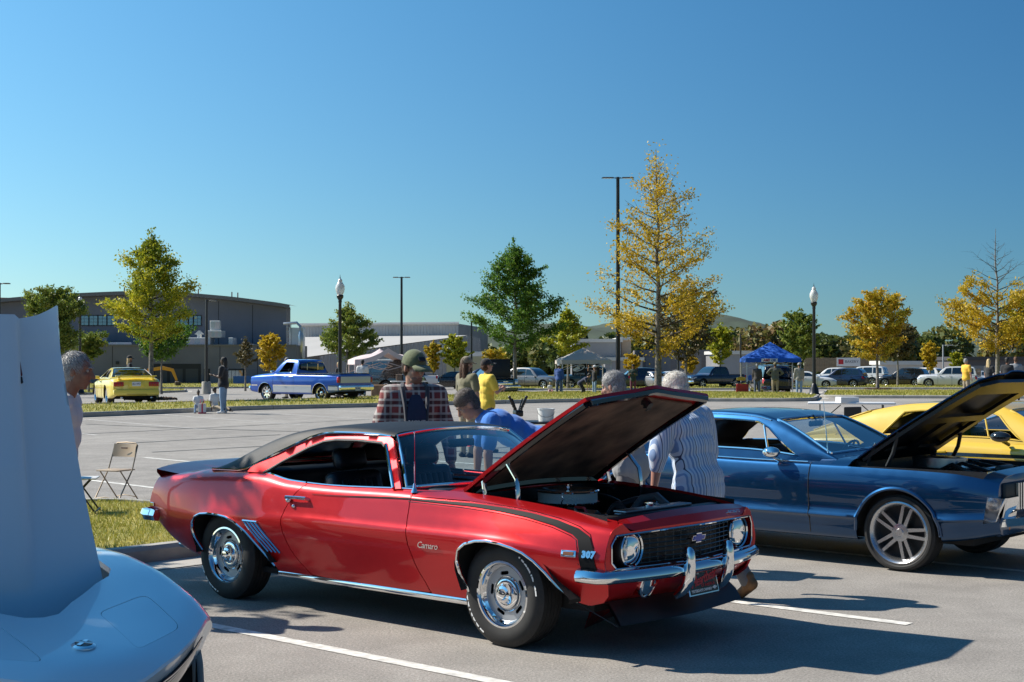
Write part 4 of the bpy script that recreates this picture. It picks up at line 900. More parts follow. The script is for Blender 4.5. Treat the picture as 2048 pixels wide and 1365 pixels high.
    m = MB(); m.bbox((-.80, 0, .84), (.36, 1.36, .17), .05, 3); m.build('dashboard', DARKIN, car)
    for y in (-.37, .37): bucket_seat(car, -1.45, y, .30, DARKIN)
    rs = MB(); rs.bbox((-2.25, 0, .50), (.45, 1.2, .2), .07, 3); rs.bbox((-2.48, 0, .73), (.16, 1.24, .48), .06, 3, T()); rs.build('rear_seat', DARKIN, car)
    ps = MB(); ps.bbox((-2.75, 0, .925), (.46, 1.2, .03), .01, 2); ps.build('parcel_shelf', DARKIN, car)
    steering_wheel(car, -1.08, .37, .86)
    m = MB(); m.tube([(-1.12, 0, 1.27), (-1.10, 0, 1.21)], .008, 6); m.bbox((-1.11, 0, 1.185), (.03, .26, .06), .02, 2); m.build('rear_view_mirror', BLACKG, car)
    m = MB(); m.bbox((-1.128, 0, 1.185), (.004, .235, .045), .012, 2); m.build('mirror_glass', CHROME, car)
    # aerial
    an = S.ev(np.array([-.77]), np.array([6.6]))[0]; m = MB(); m.lathe([(.024, 0), (.02, .012), (.012, .03), (.008, .055), (.006, .06)], 14, M=T(*an)); m.tube([an+[0, 0, .05], an+[0, 0, .20]], .0042, 6); m.tube([an+[0, 0, .2], an+[0, 0, .385]], .0022, 5); m.sphere(an+[0, 0, .388], .006, 8, 6); m.build('aerial', CHROME, car)
    # underside and wheels
    u = MB(); u.box((-3.3, -.60, .25), (.55, .60, .34)); u.build('underbody', UNDER, car)
    m = MB(); m.tube([(-3.72, -.5, .30), (-3.3, -.5, .31), (-2.9, -.45, .28)], .032, 10); m.build('exhaust_pipe', ALU, car)
    rally_wheel(car, 0, -.715, -1, .325, [('LEGEND GT', 32), ('ELDORADO', 213)])
    rally_wheel(car, -2.743, -.715, -1, .325, [('ELDORADO', 70), ('LEGEND GT', 228)])
    rally_wheel(car, 0, .715, 1, .325, []); rally_wheel(car, -2.743, .715, 1, .325, [])
    return car
CAMARO = red_coupe()
# ================================================================ TREES
BARK = mat('grey_bark', (.20, .18, .155), .9, var=.45, vscale=9, bump=.7, bscale=30)
TWIG = mat('twig_bark', (.075, .06, .045), .9, var=.3, vscale=9)
LM = {
 'green': leaf_mat('green_leaves', [(0, (.03, .075, .012)), (.45, (.085, .18, .02)), (.8, (.18, .28, .03)), (1, (.32, .37, .045))], .45),
 'lime': leaf_mat('yellow_green_leaves', [(0, (.10, .15, .012)), (.4, (.28, .32, .02)), (.75, (.52, .46, .03)), (1, (.68, .50, .05))], .4),
 'gold': leaf_mat('gold_leaves', [(0, (.22, .17, .014)), (.4, (.50, .36, .02)), (.75, (.68, .46, .035)), (1, (.75, .44, .07))], .4),
 'rust': leaf_mat('orange_leaves', [(0, (.17, .16, .016)), (.35, (.38, .33, .022)), (.7, (.62, .40, .03)), (1, (.66, .28, .03))], .4),
 'olive': leaf_mat('olive_leaves', [(0, (.07, .11, .018)), (.5, (.18, .24, .034)), (.85, (.34, .32, .05)), (1, (.32, .20, .06))], .35),
 'brown': leaf_mat('brown_leaves', [(0, (.05, .045, .02)), (.5, (.12, .10, .035)), (1, (.22, .15, .06))], .3)}
def tree(label, pos, H, cw, trunk, leaf, nleaf, ls, seed, shape='cone', bare=0., cat='tree', group='young trees in the car park beds', limbs=34, droop=0., name='tree', tr=None, two=None, leaftop=1.):
    """young oak or elm: tapered trunk, ascending limbs, leaves clustered on the twigs. trunk = clear stem height; bare = fraction of the outer twigs left leafless"""
    rs = np.random.default_rng(seed); o = empty(name, pos, rs.uniform(0, 6), label, cat, group)
    tr = tr or H*.012+.03; tk = MB(); tw = MB()
    pts = [Vector((rs.normal(0, .008)*H*(i/9), rs.normal(0, .008)*H*(i/9), H*.97*i/9)) for i in range(10)]
    tk.tube([Vector((0, 0, -.1))]+pts[1:], [tr*1.25]+[tr*(1-.93*(i/9)) for i in range(1, 10)], 8)
    L = []; cw2 = cw/2
    def R_at(t):
        if shape == 'cone': return cw2*(min(1, t/.16+.35))*(1-t)**.72*1.12
        if shape == 'oval': return cw2*math.sin(PI*min(1, (.12+.88*t)))**.6
        if shape == 'spire': return cw2*(1-t)**1.0*(min(1, t/.1+.5))
        return cw2
    for k in range(limbs):
        t = (k+rs.uniform(0, 1))/limbs; t = t**.9; z0 = trunk+(H*.95-trunk)*t*.93; a = k*2.399+rs.uniform(-.4, .4)
        r = R_at(t)*rs.uniform(.72, 1.12); up = r*(.35+.35*t)*rs.uniform(.6, 1.3)-droop*r; b0 = Vector((0, 0, z0)); d = Vector((math.cos(a), math.sin(a), 0))
        P = [b0, b0+d*r*.35+Vector((0, 0, up*.25)), b0+d*r*.7+Vector((rs.normal(0, .05)*r, rs.normal(0, .05)*r, up*.6)), b0+d*r+Vector((0, 0, up))]
        w0 = tr*.34*(1-t)+.006*H/6; tw.tube(P, [w0, w0*.7, w0*.4, w0*.15], 5, cap=False)
        nb = 5
        for j in range(nb):
            s = rs.uniform(.25, 1.0); i = min(2, int(s*3)); q = P[i].lerp(P[i+1], s*3-i); sd_ = Vector((math.cos(a+rs.choice([-1, 1])*rs.uniform(.5, 1.2)), math.sin(a+rs.choice([-1, 1])*rs.uniform(.5, 1.2)), rs.uniform(.0, .7))).normalized()
            ln = r*rs.uniform(.22, .5); e = q+sd_*ln; tw.tube([q, q.lerp(e, .5)+Vector((0, 0, .03*ln)), e], [w0*.3, w0*.2, w0*.08], 4, cap=False)
            isb = rs.uniform() < bare*(.25+1.5*t)
            if not isb: L.append((q, e, t))
        if rs.uniform() > bare*(.2+1.4*t): L.append((P[1], P[3], t)); L.append((P[2], P[3], t))
    for i in range(10):
        z0, z1 = trunk+(H*.9-trunk)*(i/10), trunk+(H*.9-trunk)*((i+1.3)/10)
        for a in np.linspace(0, 6.28, 4)[:3]:
            r = R_at(i/10)*.38; L.append((Vector((r*math.cos(a+i), r*math.sin(a+i), z0)), Vector((r*1.3*math.cos(a+i+.6), r*1.3*math.sin(a+i+.6), z1)), i/10))
    if rs.uniform() > bare*.3: L.append((pts[7], pts[9], .9)); L.append((pts[5], pts[8], .8))
    L = [l for l in L if l[2] <= leaftop]
    tk.build('trunk', BARK, o, ang=60); tw.build('limbs', TWIG, o, ang=60)
    if nleaf and L:
        n = int(nleaf*1.9); A = np.array([l[0] for l in L]); B = np.array([l[1] for l in L]); wl_ = np.linalg.norm(B-A, axis=1)+.03*cw; ia = rs.choice(len(L), n, p=wl_/wl_.sum()); s = rs.uniform(0.05, 1.08, n)[:, None]
        C = A[ia]+(B[ia]-A[ia])*s+rs.normal(0, 1, (n, 3))*(.036*cw*np.array([1, 1, .8]))*rs.uniform(.3, 1.3, len(L))[ia][:, None]
        ax = rs.normal(0, 1, (n, 3))+[0, 0, -.35]; ax /= np.linalg.norm(ax, axis=1)[:, None]; u = np.cross(ax, rs.normal(0, 1, (n, 3))); u /= np.linalg.norm(u, axis=1)[:, None]
        sz = ls*rs.uniform(.55, 1.35, n)[:, None]
        V = np.stack([C-ax*sz*.55, C+u*sz*.30, C+ax*sz*.55, C-u*sz*.30], 1).reshape(-1, 3); F = np.arange(4*n).reshape(-1, 4)
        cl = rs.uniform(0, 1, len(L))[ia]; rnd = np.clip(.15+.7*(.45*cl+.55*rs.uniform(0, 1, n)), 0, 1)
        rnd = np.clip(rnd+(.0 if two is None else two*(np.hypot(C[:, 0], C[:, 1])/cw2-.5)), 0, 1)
        link('crown', poly_mesh('crown', V, F, np.repeat(rnd, 4), LM[leaf]), o)
    return o
MULCH = mat('bark_mulch', (.075, .042, .026), .95, var=.5, vscale=20, bump=.9, bscale=40)
def mulch(pos, r):
    m = MB(); n = 420; rs = np.random.default_rng(int(abs(pos[0]*100)))
    m.lathe([(r, 0), (r*.7, .05), (.02, .08)], 20, M=Matrix.Translation(pos))
    for _ in range(n):
        a, q = rs.uniform(0, 6.28), r*math.sqrt(rs.uniform(0, 1)); p = Vector(pos)+Vector((q*math.cos(a), q*math.sin(a), .06*(1-q/r)+.03)); l = rs.uniform(.04, .11)
        m.box((-l, -.02, -.01), (l, .02, .012), T(*p, rx=rs.uniform(-.5, .5), ry=rs.uniform(-.5, .5), rz=rs.uniform(0, 6)))
    tag(m.build('mulch_ring', MULCH, ang=None), kind='stuff')
def tpos(px, py, dz=.12, Y=None):
    if Y is None: x, y = gq(px, py)
    else: p = gp(px, Y); x, y = p.x, Y
    return Vector((x, y, terr(y)+dz))
def mpp(p): return p[1]/2844               # metres per photograph pixel at a point's depth
def tree_px(label, px, py, top, wpx, stem, leaf, n, seed, Y=None, mul=True, lsk=1.0, **k):
    p = tpos(px, py, Y=Y); s = mpp(p); base = gqpy(p)
    tree(label, p, (base-top)*s*1.0, wpx*s, (base-stem)*s, leaf, n, max(.09, 5.2*s)*lsk, seed, **k)
    if mul: mulch(p, 1.0)
    return p
def gqpy(p):                               # photograph row of a point
    d = Vector(p)-Vector((0, 0, CAM_H)); c, s = math.cos(CAM_PITCH), math.sin(CAM_PITCH); return 682.5-2844*(-d.y*s+d.z*c)/(d.y*c+d.z*s)
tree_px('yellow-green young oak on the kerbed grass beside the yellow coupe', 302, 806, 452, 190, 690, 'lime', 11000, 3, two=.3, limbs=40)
tree_px('dense dark green conical oak to the left of the beige canopy', 1030, 790, 470, 178, 705, 'green', 13000, 4, limbs=46, lsk=.95)
tree_px('tall gold tree with bare upper twigs behind the raised red bonnet', 1316, 790, 282, 300, 715, 'gold', 8500, 5, bare=.5, limbs=52, lsk=1.0)
tree_px('golden green round tree on the right verge in a mulch ring', 1755, 782, 577, 128, 722, 'rust', 8500, 6, shape='oval', limbs=34)
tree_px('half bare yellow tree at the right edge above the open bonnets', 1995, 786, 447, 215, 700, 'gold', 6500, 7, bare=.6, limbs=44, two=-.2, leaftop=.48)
tree_px('green leaning tree at the right edge of the picture', 2085, 786, 590, 130, 705, 'lime', 5000, 17, shape='oval')
tree_px('dark olive tree behind the raised silver bonnet at left', 102, 800, 568, 130, 716, 'olive', 9000, 8, shape='oval', Y=66, mul=False, limbs=36)
tree_px('broad green tree behind the lamp post and pink canopy', 695, 780, 602, 118, 718, 'olive', 5200, 9, shape='cone', Y=92, mul=False, lsk=1.05, limbs=34, bare=.25)
tree_px('small bare-topped sapling with brown leaves before the dark building', 491, 772, 672, 52, 735, 'brown', 900, 10, bare=.6, Y=104, mul=False, limbs=26, lsk=.8)
tree_px('small bright yellow tree behind the blue pickup cab', 540, 772, 665, 54, 742, 'gold', 2600, 11, Y=102, mul=False, shape='oval', limbs=24)
tree_px('small green tree right behind the tall yellow-green oak', 323, 775, 655, 110, 722, 'green', 3600, 12, shape='oval', Y=90, mul=False)
tree_px('pale green small tree by the yellow sign on the lamp post', 178, 775, 668, 70, 720, 'olive', 2600, 13, shape='oval', Y=88, mul=False)
tree_px('slim orange tree behind the man in the plaid shirt', 866, 770, 680, 32, 745, 'rust', 1800, 14, shape='oval', Y=118, mul=False, limbs=22)
tree_px('small yellow-green tree against the grey warehouse wall', 910, 770, 668, 55, 735, 'lime', 3000, 15, shape='oval', Y=118, mul=False, limbs=24)
tree_px('olive green tree behind the beige canopy', 1136, 775, 607, 84, 715, 'lime', 3200, 16, shape='cone', Y=112, mul=False)
tree_px('broad brown-leaved tree behind the tall gold tree', 1372, 775, 570, 120, 725, 'brown', 4200, 18, shape='oval', Y=120, mul=False, lsk=1.1)
tree_px('thin yellow-green tree left of the blue canopy', 1440, 768, 645, 48, 728, 'lime', 2200, 19, shape='oval', Y=128, mul=False)
tree_px('loose green tree right behind the blue canopy', 1600, 772, 615, 78, 720, 'olive', 4200, 20, shape='oval', Y=124, mul=False)
tree_px('slim golden tree behind the parked white estate cars', 1860, 770, 680, 36, 740, 'gold', 1800, 21, shape='oval', Y=138, mul=False, limbs=20)
tree_px('small yellow tree between the fence and the parked cars', 1913, 770, 702, 30, 742, 'lime', 1200, 22, shape='oval', Y=140, mul=False, limbs=18)
tree_px('brown tinged tree behind the golden green round tree', 1795, 770, 640, 70, 722, 'brown', 2600, 23, shape='oval', Y=130, mul=False)
tree_px('small yellow bush-like tree beside the grey shed', 1380, 772, 712, 30, 745, 'gold', 1200, 24, shape='oval', Y=126, mul=False, limbs=18)
tree_px('small golden tree under the tall light pole', 1264, 772, 705, 34, 742, 'gold', 1300, 25, shape='oval', Y=118, mul=False, limbs=18)
tree_px('orange tinged tree behind the dark open-bonnet car', 990, 772, 700, 50, 738, 'rust', 1500, 26, shape='oval', Y=110, mul=False, limbs=20)
# the shade tree outside the frame on the left, whose shadow falls on the red car's tail
tree('green tree on the near bed, outside the picture on the left', Vector((-7.35, 12.85, .12)), 5.6, 2.3, 3.2, 'green', 3600, .14, 31, shape='oval', group='young trees in the car park beds')
tree('taller green tree added outside the picture on the left to shade the silver nose', Vector((-8.0, 7.6, .12)), 7.9, 2.5, 5.2, 'green', 5200, .16, 33, shape='oval')  # unseen tree, added only to throw shade over the silver car's nose
# ---------------------------------------------------------------- far wood, hills
def wood(name, x0, x1, Y, ztop, zb, n, leaf, ls, seed, wav=.25):
    rs = np.random.default_rng(seed); k = int((x1-x0)/6)+2; cx = np.linspace(x0, x1, k)+rs.normal(0, 1.5, k); ch = (ztop-zb)*rs.uniform(1-wav, 1.08, k); cy = Y+rs.uniform(-5, 9, k); rw = rs.uniform(3.0, 5.5, k)
    i = rs.integers(0, k, n); d = rs.normal(0, 1, (n, 3)); d /= np.linalg.norm(d, axis=1)[:, None]; d *= rs.uniform(.75, 1.05, n)[:, None]
    C = np.column_stack([cx[i]+d[:, 0]*rw[i], cy[i]+d[:, 1]*rw[i], zb+ch[i]*.5+d[:, 2]*ch[i]*.5])
    ax = rs.normal(0, 1, (n, 3)); ax /= np.linalg.norm(ax, axis=1)[:, None]; u = np.cross(ax, rs.normal(0, 1, (n, 3))); u /= np.linalg.norm(u, axis=1)[:, None]; sz = ls*rs.uniform(.6, 1.4, n)[:, None]
    V = np.stack([C-ax*sz*.5, C+u*sz*.35, C+ax*sz*.5, C-u*sz*.35], 1).reshape(-1, 3); rnd = np.clip(rs.uniform(0, 1, k)[i]*.6+rs.uniform(0, .4, n), 0, 1)
    tag(link(name, poly_mesh(name, V, np.arange(4*n).reshape(-1, 4), np.repeat(rnd, 4), LM[leaf])), 'mixed green and rusty wood that closes the view behind the car park', 'wood', kind='stuff')
LM['wood'] = leaf_mat('wood_leaves', [(0, (.05, .075, .02)), (.4, (.11, .14, .03)), (.75, (.20, .18, .05)), (.92, (.26, .16, .07)), (1, (.20, .13, .045))], .3)
wood('far_wood', 22, 150, 230, 7.6, -.6, 26000, 'wood', 1.0, 41)
wood('far_wood', 6, 70, 262, 8.0, -.6, 9000, 'wood', 1.2, 42)
wood('far_wood', -40, 30, 290, 5.5, -.6, 8000, 'wood', 1.3, 43)
HILL = mat('wooded_hill', (.045, .062, .040), .95, var=.4, vscale=.03, bump=1, bscale=.12)
def hill(name, X, Y, W_, D, Hh, seed):
    rs = np.random.default_rng(seed); ph = rs.uniform(0, 6, 6); m = MB(); P = []
    for i in range(61):
        row = []
        for j in range(15):
            u, v = i/30-1, j/7-1; r = math.hypot(u, v); h = Hh*max(0, math.cos(min(1, r)*PI/2))**1.2*(1+.12*math.sin(7*u+ph[0])+.06*math.sin(19*u+5*v+ph[1])+.03*math.sin(47*u+9*v+ph[2]))
            row.append(Vector((X+u*W_, Y+v*D, -1+h)))
        P.append(row)
    m.grid(P); tag(m.build(name, HILL, ang=None, recalc=True), kind='structure')
hill('hills', 150, 1650, 330, 200, 56, 51); hill('hills', 300, 1500, 260, 160, 34, 52); hill('hills', 40, 1900, 500, 200, 42, 53)
hill('hills', 900, 2000, 700, 250, 45, 54)
# ================================================================ LAMPS AND POLES
POLE = mat('black_pole_paint', (.014, .015, .017), .38, bump=.04, bscale=20)
BRONZE = mat('bronze_pole_paint', (.05, .046, .042), .5)
GLOBE = glassm('frosted_globe', (.93, .93, .9), .0, .25)
def globe_mat():
    m, nt, b = _nodes('acrylic_globe'); setp(b, Base_Color=(.82, .82, .78, 1), Roughness=.25, Transmission_Weight=.35, Subsurface_Weight=.0, Coat_Weight=.4); return m
GLOBEM = globe_mat()
def post_lamp(label, pos, H, thick=1):
    o = empty('street_lamp', pos, 0, label, 'lamp', 'post-top lamps'); s = H/5.0
    b = MB(); b.lathe([(.0005, .0), (.26*s, .0), (.27*s, .06*s), (.22*s, .12*s), (.2*s, .3*s), (.14*s, .42*s), (.12*s, .5*s), (.085*s*thick, .55*s)], 16); b.build('base', POLE, o)
    p = MB(); p.lathe([(.085*s*thick, .55*s), (.065*s*thick, 3.95*s), (.08*s, 4.0*s), (.075*s, 4.08*s), (.14*s, 4.18*s), (.15*s, 4.26*s), (.12*s, 4.3*s), (.0005, 4.3*s)], 16); p.build('pole', POLE, o)
    q = MB(); q.lathe([(.11*s, 4.29*s), (.17*s, 4.42*s), (.2*s, 4.55*s), (.19*s, 4.68*s), (.12*s, 4.8*s), (.085*s, 4.86*s), (.1*s, 4.9*s), (.07*s, 4.96*s), (.02*s, 5.0*s), (.0005, 5.0*s)], 20); q.build('globe', GLOBEM, o)
    f = MB(); f.lathe([(.03*s, 4.99*s), (.014*s, 5.06*s), (.004*s, 5.16*s), (.0005, 5.17*s)], 8); f.build('finial', POLE, o)
    return o
def lamp_px(label, px, top, base_py=None, Y=None, th=1):
    p = tpos(px, base_py or 775, dz=.1, Y=Y); H = (gqpy(p)-top)*mpp(p)/1.03; return post_lamp(label, p, H, th)
lamp_px('black post-top lamp rising left of the pink canopy', 680, 550, Y=64, th=1.0)
lamp_px('black post-top lamp standing right of the blue canopy', 1628, 567, Y=66, th=1.05)
L3 = lamp_px('black post-top lamp with an orange sign by the dark olive tree', 160, 588, Y=74, th=1.0)
sg = MB(); sg.bbox((0, -.10, 0), (.42, .02, .22), .01, 1); so = sg.build('warning_sign', mat('orange_sign', (.75, .28, .01), .5), L3, loc=(0, 0, (gqpy(L3.location)-708)*mpp(L3.location)))
def area_light(label, px, top, Y, heads=2, r=.075, base=False, arm=.55, m=POLE):
    p = tpos(px, 0, dz=.0, Y=Y); H = (gqpy(p)-top)*mpp(p); o = empty('light_pole', p, 0, label, 'light pole', 'car park light poles')
    q = MB(); q.tube([(0, 0, 0), (0, 0, H)], [r*1.15, r*.8], 10); q.build('pole', m, o)
    for s in ((-1, 1) if heads == 2 else (1,)):
        h = MB(); h.tube([(0, 0, H-.08), (s*.2, 0, H-.05)], .035, 6); h.bbox((s*(.2+arm/2), 0, H-.04), (arm, .34, .06), .025, 2, M=T(), taper=(.8, .8)); hd = h.build('lamp_head', m, o)
        l = MB(); l.bbox((s*(.22+arm/2), 0, H-.075), (arm*.7, .26, .012), .004, 1); l.build('led_panel', mat('led_panel', (.6, .6, .58), .3), hd)
    if base: b = MB(); b.lathe([(.0005, 0), (.3, 0), (.3, .75), (.27, .8), (.0005, .8)], 16); b.build('plinth', CONC, o)
    return o
area_light('tall black twin-headed light pole in front of the gold tree', 1236, 354, 86, 2, .13, arm=.8)
area_light('black twin-headed light pole right of the post-top lamp', 803, 554, 112, 2, .11, arm=.5)
area_light('single-headed grey light pole on a concrete plinth before the dark building', 413, 600, 92, 1, .10, base=True, arm=.45, m=BRONZE)
area_light('black light pole cut by the left edge above the silver bonnet', -2, 566, 84, 2, .1, arm=.45)
area_light('slim dark pole behind the dense green oak', 943, 642, 122, 1, .09, arm=.3)
area_light('slim grey pole between the gold tree and the dark blue pickup', 1356, 645, 120, 1, .09, arm=.3, m=BRONZE)
area_light('slim street light pole before the far wood', 1886, 690, 150, 1, .09, arm=.9, m=mat('galvanised', (.4, .4, .4), .5, .6))
area_light('thin grey utility pole left of the blue canopy', 1481, 668, 130, 1, .09, arm=.1, m=BRONZE)
# ================================================================ BUILDINGS
DKWALL = mat('dark_render', (.19, .19, .215), .85, var=.12, vscale=.3)
DKWALL2 = mat('dark_render_low', (.165, .16, .18), .85, var=.12, vscale=.3)
TRIM = mat('roof_trim', (.16, .15, .15), .5)
PALEM = mat('pale_sheet_metal', (.52, .51, .48), .45, .2, var=.1, vscale=.4)
GREYM = mat('grey_sheet_metal', (.30, .30, .31), .45, .2, var=.1, vscale=.4)
CREAM = mat('cream_block', (.45, .40, .33), .9, var=.1, vscale=.6)
STEEL = mat('galvanised_sheet', (.5, .52, .53), .35, .8, var=.1, vscale=1)
PANE = mat('sky_window', (.30, .36, .42), .05, .85)
DOORD = mat('dark_opening', (.012, .012, .014), .6)
WOODF = mat('fence_wood', (.26, .19, .12), .9, var=.3, vscale=2)
def wx(px, Y): return at(px, 700, Y).x
def wz(py, Y): return at(1024, py, Y).z
def part(name, m, parent, a, b):           # box in world coordinates under a parent standing at the origin
    q = MB(); q.box(a, b); return q.build(name, m, parent)
def corr(name, m, parent, x0, x1, y, zb, zt0, zt1=None, rib=.5, d=.06):
    """ribbed sheet wall facing the viewer; the top edge may slope"""
    zt1 = zt0 if zt1 is None else zt1; n = max(2, int(abs(x1-x0)/rib)); P = []
    for i in range(n):
        for f, o in ((0, 0), (.55, 0), (.65, -d), (.9, -d)):
            t = (i+f)/n; P.append((x0+(x1-x0)*t, y+o, zt0+(zt1-zt0)*t))
    P.append((x1, y, zt1)); q = MB(); q.grid([[Vector((x, yy, zb)), Vector((x, yy, z))] for x, yy, z in P]); return q.build(name, m, parent, ang=10)
def corr2(name, m, parent, a, b, zb, zt, rib=.5, d=.06):
    a, b = Vector(a), Vector(b); t = (b-a); L_ = t.length; t.normalize(); nn = Vector((t.y, -t.x, 0)); n = max(2, int(L_/rib)); q = MB()
    P = [a+t*(L_*(i+f)/n)+nn*o for i in range(n) for f, o in ((0, 0), (.55, 0), (.65, d), (.9, d))]+[b]
    q.grid([[Vector((p.x, p.y, zb)), Vector((p.x, p.y, zt))] for p in P]); return q.build(name, m, parent, ang=10)
def window(parent, x0, x1, z0, z1, y, nx, nz, fr=mat('window_frame_dark', (.03, .03, .033), .5)):
    f = MB(); w = .07
    f.box((x0-w, y-.06, z0-w), (x1+w, y+.02, z0)); f.box((x0-w, y-.06, z1), (x1+w, y+.02, z1+w)); f.box((x0-w, y-.06, z0), (x0, y+.02, z1)); f.box((x1, y-.06, z0), (x1+w, y+.02, z1)); o = f.build('window', fr, parent)
    dx, dz = (x1-x0)/nx, (z1-z0)/nz
    for i in range(nx):
        for j in range(nz): q = MB(); q.box((x0+i*dx+.02, y-.03, z0+j*dz+.02), (x0+(i+1)*dx-.02, y-.01, z0+(j+1)*dz-.02)); q.build('pane', PANE, o)
def arena():
    Y = 152; b = empty('arena_building', (0, 0, 0), 0, 'large dark grey hall with a shallow curved roof on the left', 'building'); q = MB()
    X = lambda px: wx(px, Y); Z = lambda py: wz(py, Y)
    edge = pch([-140, 0, 150, 300, 440, 572], [[618], [600], [589], [584], [593], [609]])
    pxs = np.linspace(-140, 572, 30); top = [(X(p), Z(float(edge(p)[0][0])+4)) for p in pxs]
    q.prism([(X(-140), -.6), (X(572), -.6)]+top[::-1], Y, Y+3, plane='xz'); q.build('upper_wall', DKWALL, b, ang=25)
    r = MB(); pr = np.linspace(-140, 582, 30); r.grid([[Vector((X(p), y, Z(float(edge(min(p, 572))[0][0])+(max(0, p-572)*.25)+dz))) for y, dz in ((Y+4, -1), (Y-1.0, -1), (Y-1.0, 6), (Y+.1, 8))] for p in pr]); r.build('roof', TRIM, b, ang=30, recalc=True)
    # control joints
    for px in (340, 437, 505): part('joint', DOORD, b, (X(px)-.03, Y-.015, Z(690)), (X(px)+.03, Y+.1, Z(float(edge(px)[0][0])+10)))
    for a, c in ((160, 177), (179, 195), (197, 213), (215, 231), (342, 358), (360, 376), (378, 386), (388, 402)): window(b, X(a), X(c), Z(651), Z(632), Y-.02, 2 if c-a > 9 else 1, 3)
    Y2 = 146; X2 = lambda px: wx(px, Y2); Z2 = lambda py: wz(py, Y2)
    part('podium', DKWALL2, b, (X2(-140), Y2, -.6), (X2(592), Y+2, Z2(691)))
    part('podium_coping', TRIM, b, (X2(-140), Y2-.12, Z2(692)), (X2(592.5), Y2+.3, Z2(689.5)))
    for px in (225, 300, 440, 515): part('joint', DOORD, b, (X2(px)-.03, Y2-.01, -.6), (X2(px)+.03, Y2+.05, Z2(693)))
    for a, c, t in ((306, 402, 728), (408, 420, 738), (455, 492, 738), (258, 287, 740)):
        o = part('dock_recess', DOORD, b, (X2(a), Y2-.03, -.55), (X2(c), Y2+.1, Z2(t)))
        if c-a > 50:
            for i in range(3): part('roller_door', mat('roller_door', (.05, .05, .052), .6), o, (X2(a+4+31*i), Y2-.06, -.5), (X2(a+29+31*i), Y2-.02, Z2(t+10)))
    window(b, X2(456), X2(486), Z2(772), Z2(741), Y2-.06, 4, 1)
    for a, c in ((116, 125), (129, 138)): o = part('wall_vent', mat('vent_white', (.6, .6, .58), .5), b, (X2(a), Y2-.08, Z2(729)), (X2(c), Y2, Z2(720))); q = MB(); q.lathe([(.0005, 0), (.13, 0), (.13, .03)], 16, M=T(X2((a+c)/2), Y2-.09, Z2(724.5), rx=PI/2)); q.build('fan', DOORD, o)
    part('wall_box', BLACK, b, (X2(232), Y2-.1, Z2(729)), (X2(238), Y2, Z2(723)))
    for px in (238, 388, 456, 468): part('roof_mast', mat('mast_red', (.35, .05, .03), .6), b, (X(px)-.05, Y+2, Z(float(edge(px)[0][0])+2)), (X(px)+.05, Y+2.1, Z(float(edge(px)[0][0])-12)))
    # plant on the podium roof
    def unit(label, a, c, t, bt, m, n=3, dep=2.0):
        Yp = 148.5; o = empty('roof_unit', (wx((a+c)/2, Yp), Yp, wz(bt, Yp)), 0, label, 'plant unit', 'rooftop plant of the dark hall'); w = (c-a)*Yp/2844; h = (bt-t)*Yp/2844
        q = MB(); q.bbox((0, 0, h/2), (w, dep, h), .04, 1); q.build('casing', m, o)
        for i in range(n): q = MB(); q.box((-w/2+w*(i+.08)/n, -dep/2-.03, h*.12), (-w/2+w*(i+.92)/n, -dep/2, h*.88)); q.build('panel', mat('unit_panel_%d' % (i % 2), (.45+.08*(i % 2), .47, .48), .4, .5), o)
    WH = mat('unit_white', (.62, .63, .62), .45, .1)
    unit('long pale rooftop unit under the arrow vent on the dark hall', 372, 425, 676, 691, WH, 5); unit('tall pale cabinet on the dark hall roof', 461, 470, 676, 691, WH, 1); unit('low pale rooftop unit left of the bare sapling top', 485, 512, 689, 691.5, STEEL, 2)
    unit('small square vent housing hung high on the dark hall', 421, 441, 642, 661, WH, 2, .6); unit('pale duct run above the long rooftop unit', 414, 447, 662, 676, WH, 5); unit('white rooftop unit behind the pale green small tree', 165, 209, 670, 691, WH, 2); unit('low glazed rooftop unit right of the white one', 209, 268, 686, 691, STEEL, 4)
    o = empty('arrow_vent', (wx(397, 148), 148, wz(676, 148)), 0, 'white gabled exhaust hood shaped like an arrow on the hall roof', 'roof vent'); s = 148/2844; q = MB(); q.prism([(-3*s, 0), (3*s, 0), (3*s, 7*s), (8*s, 7*s), (0, 15*s), (-8*s, 7*s), (-3*s, 7*s)], 0, .8, plane='xz'); q.build('hood', WH, o)
    part('blue_barrier', mat('blue_tarpaulin', (.02, .10, .35), .6), b, (X2(478), Y2-3, -.6), (X2(620), Y2-2.6, Z2(752)))
    return b
arena()
t = MB(); t.prism([(wx(-140, 190), wz(640, 190)), (wx(60, 190), wz(608, 190)), (wx(58, 190), wz(597, 190)), (wx(-140, 190), wz(592, 190))], 190, 205, plane='xz'); tag(t.build('low_roof', mat('terracotta_roof', (.48, .24, .13), .8)), 'orange tiled roof showing beyond the dark hall at the left edge', 'roof')
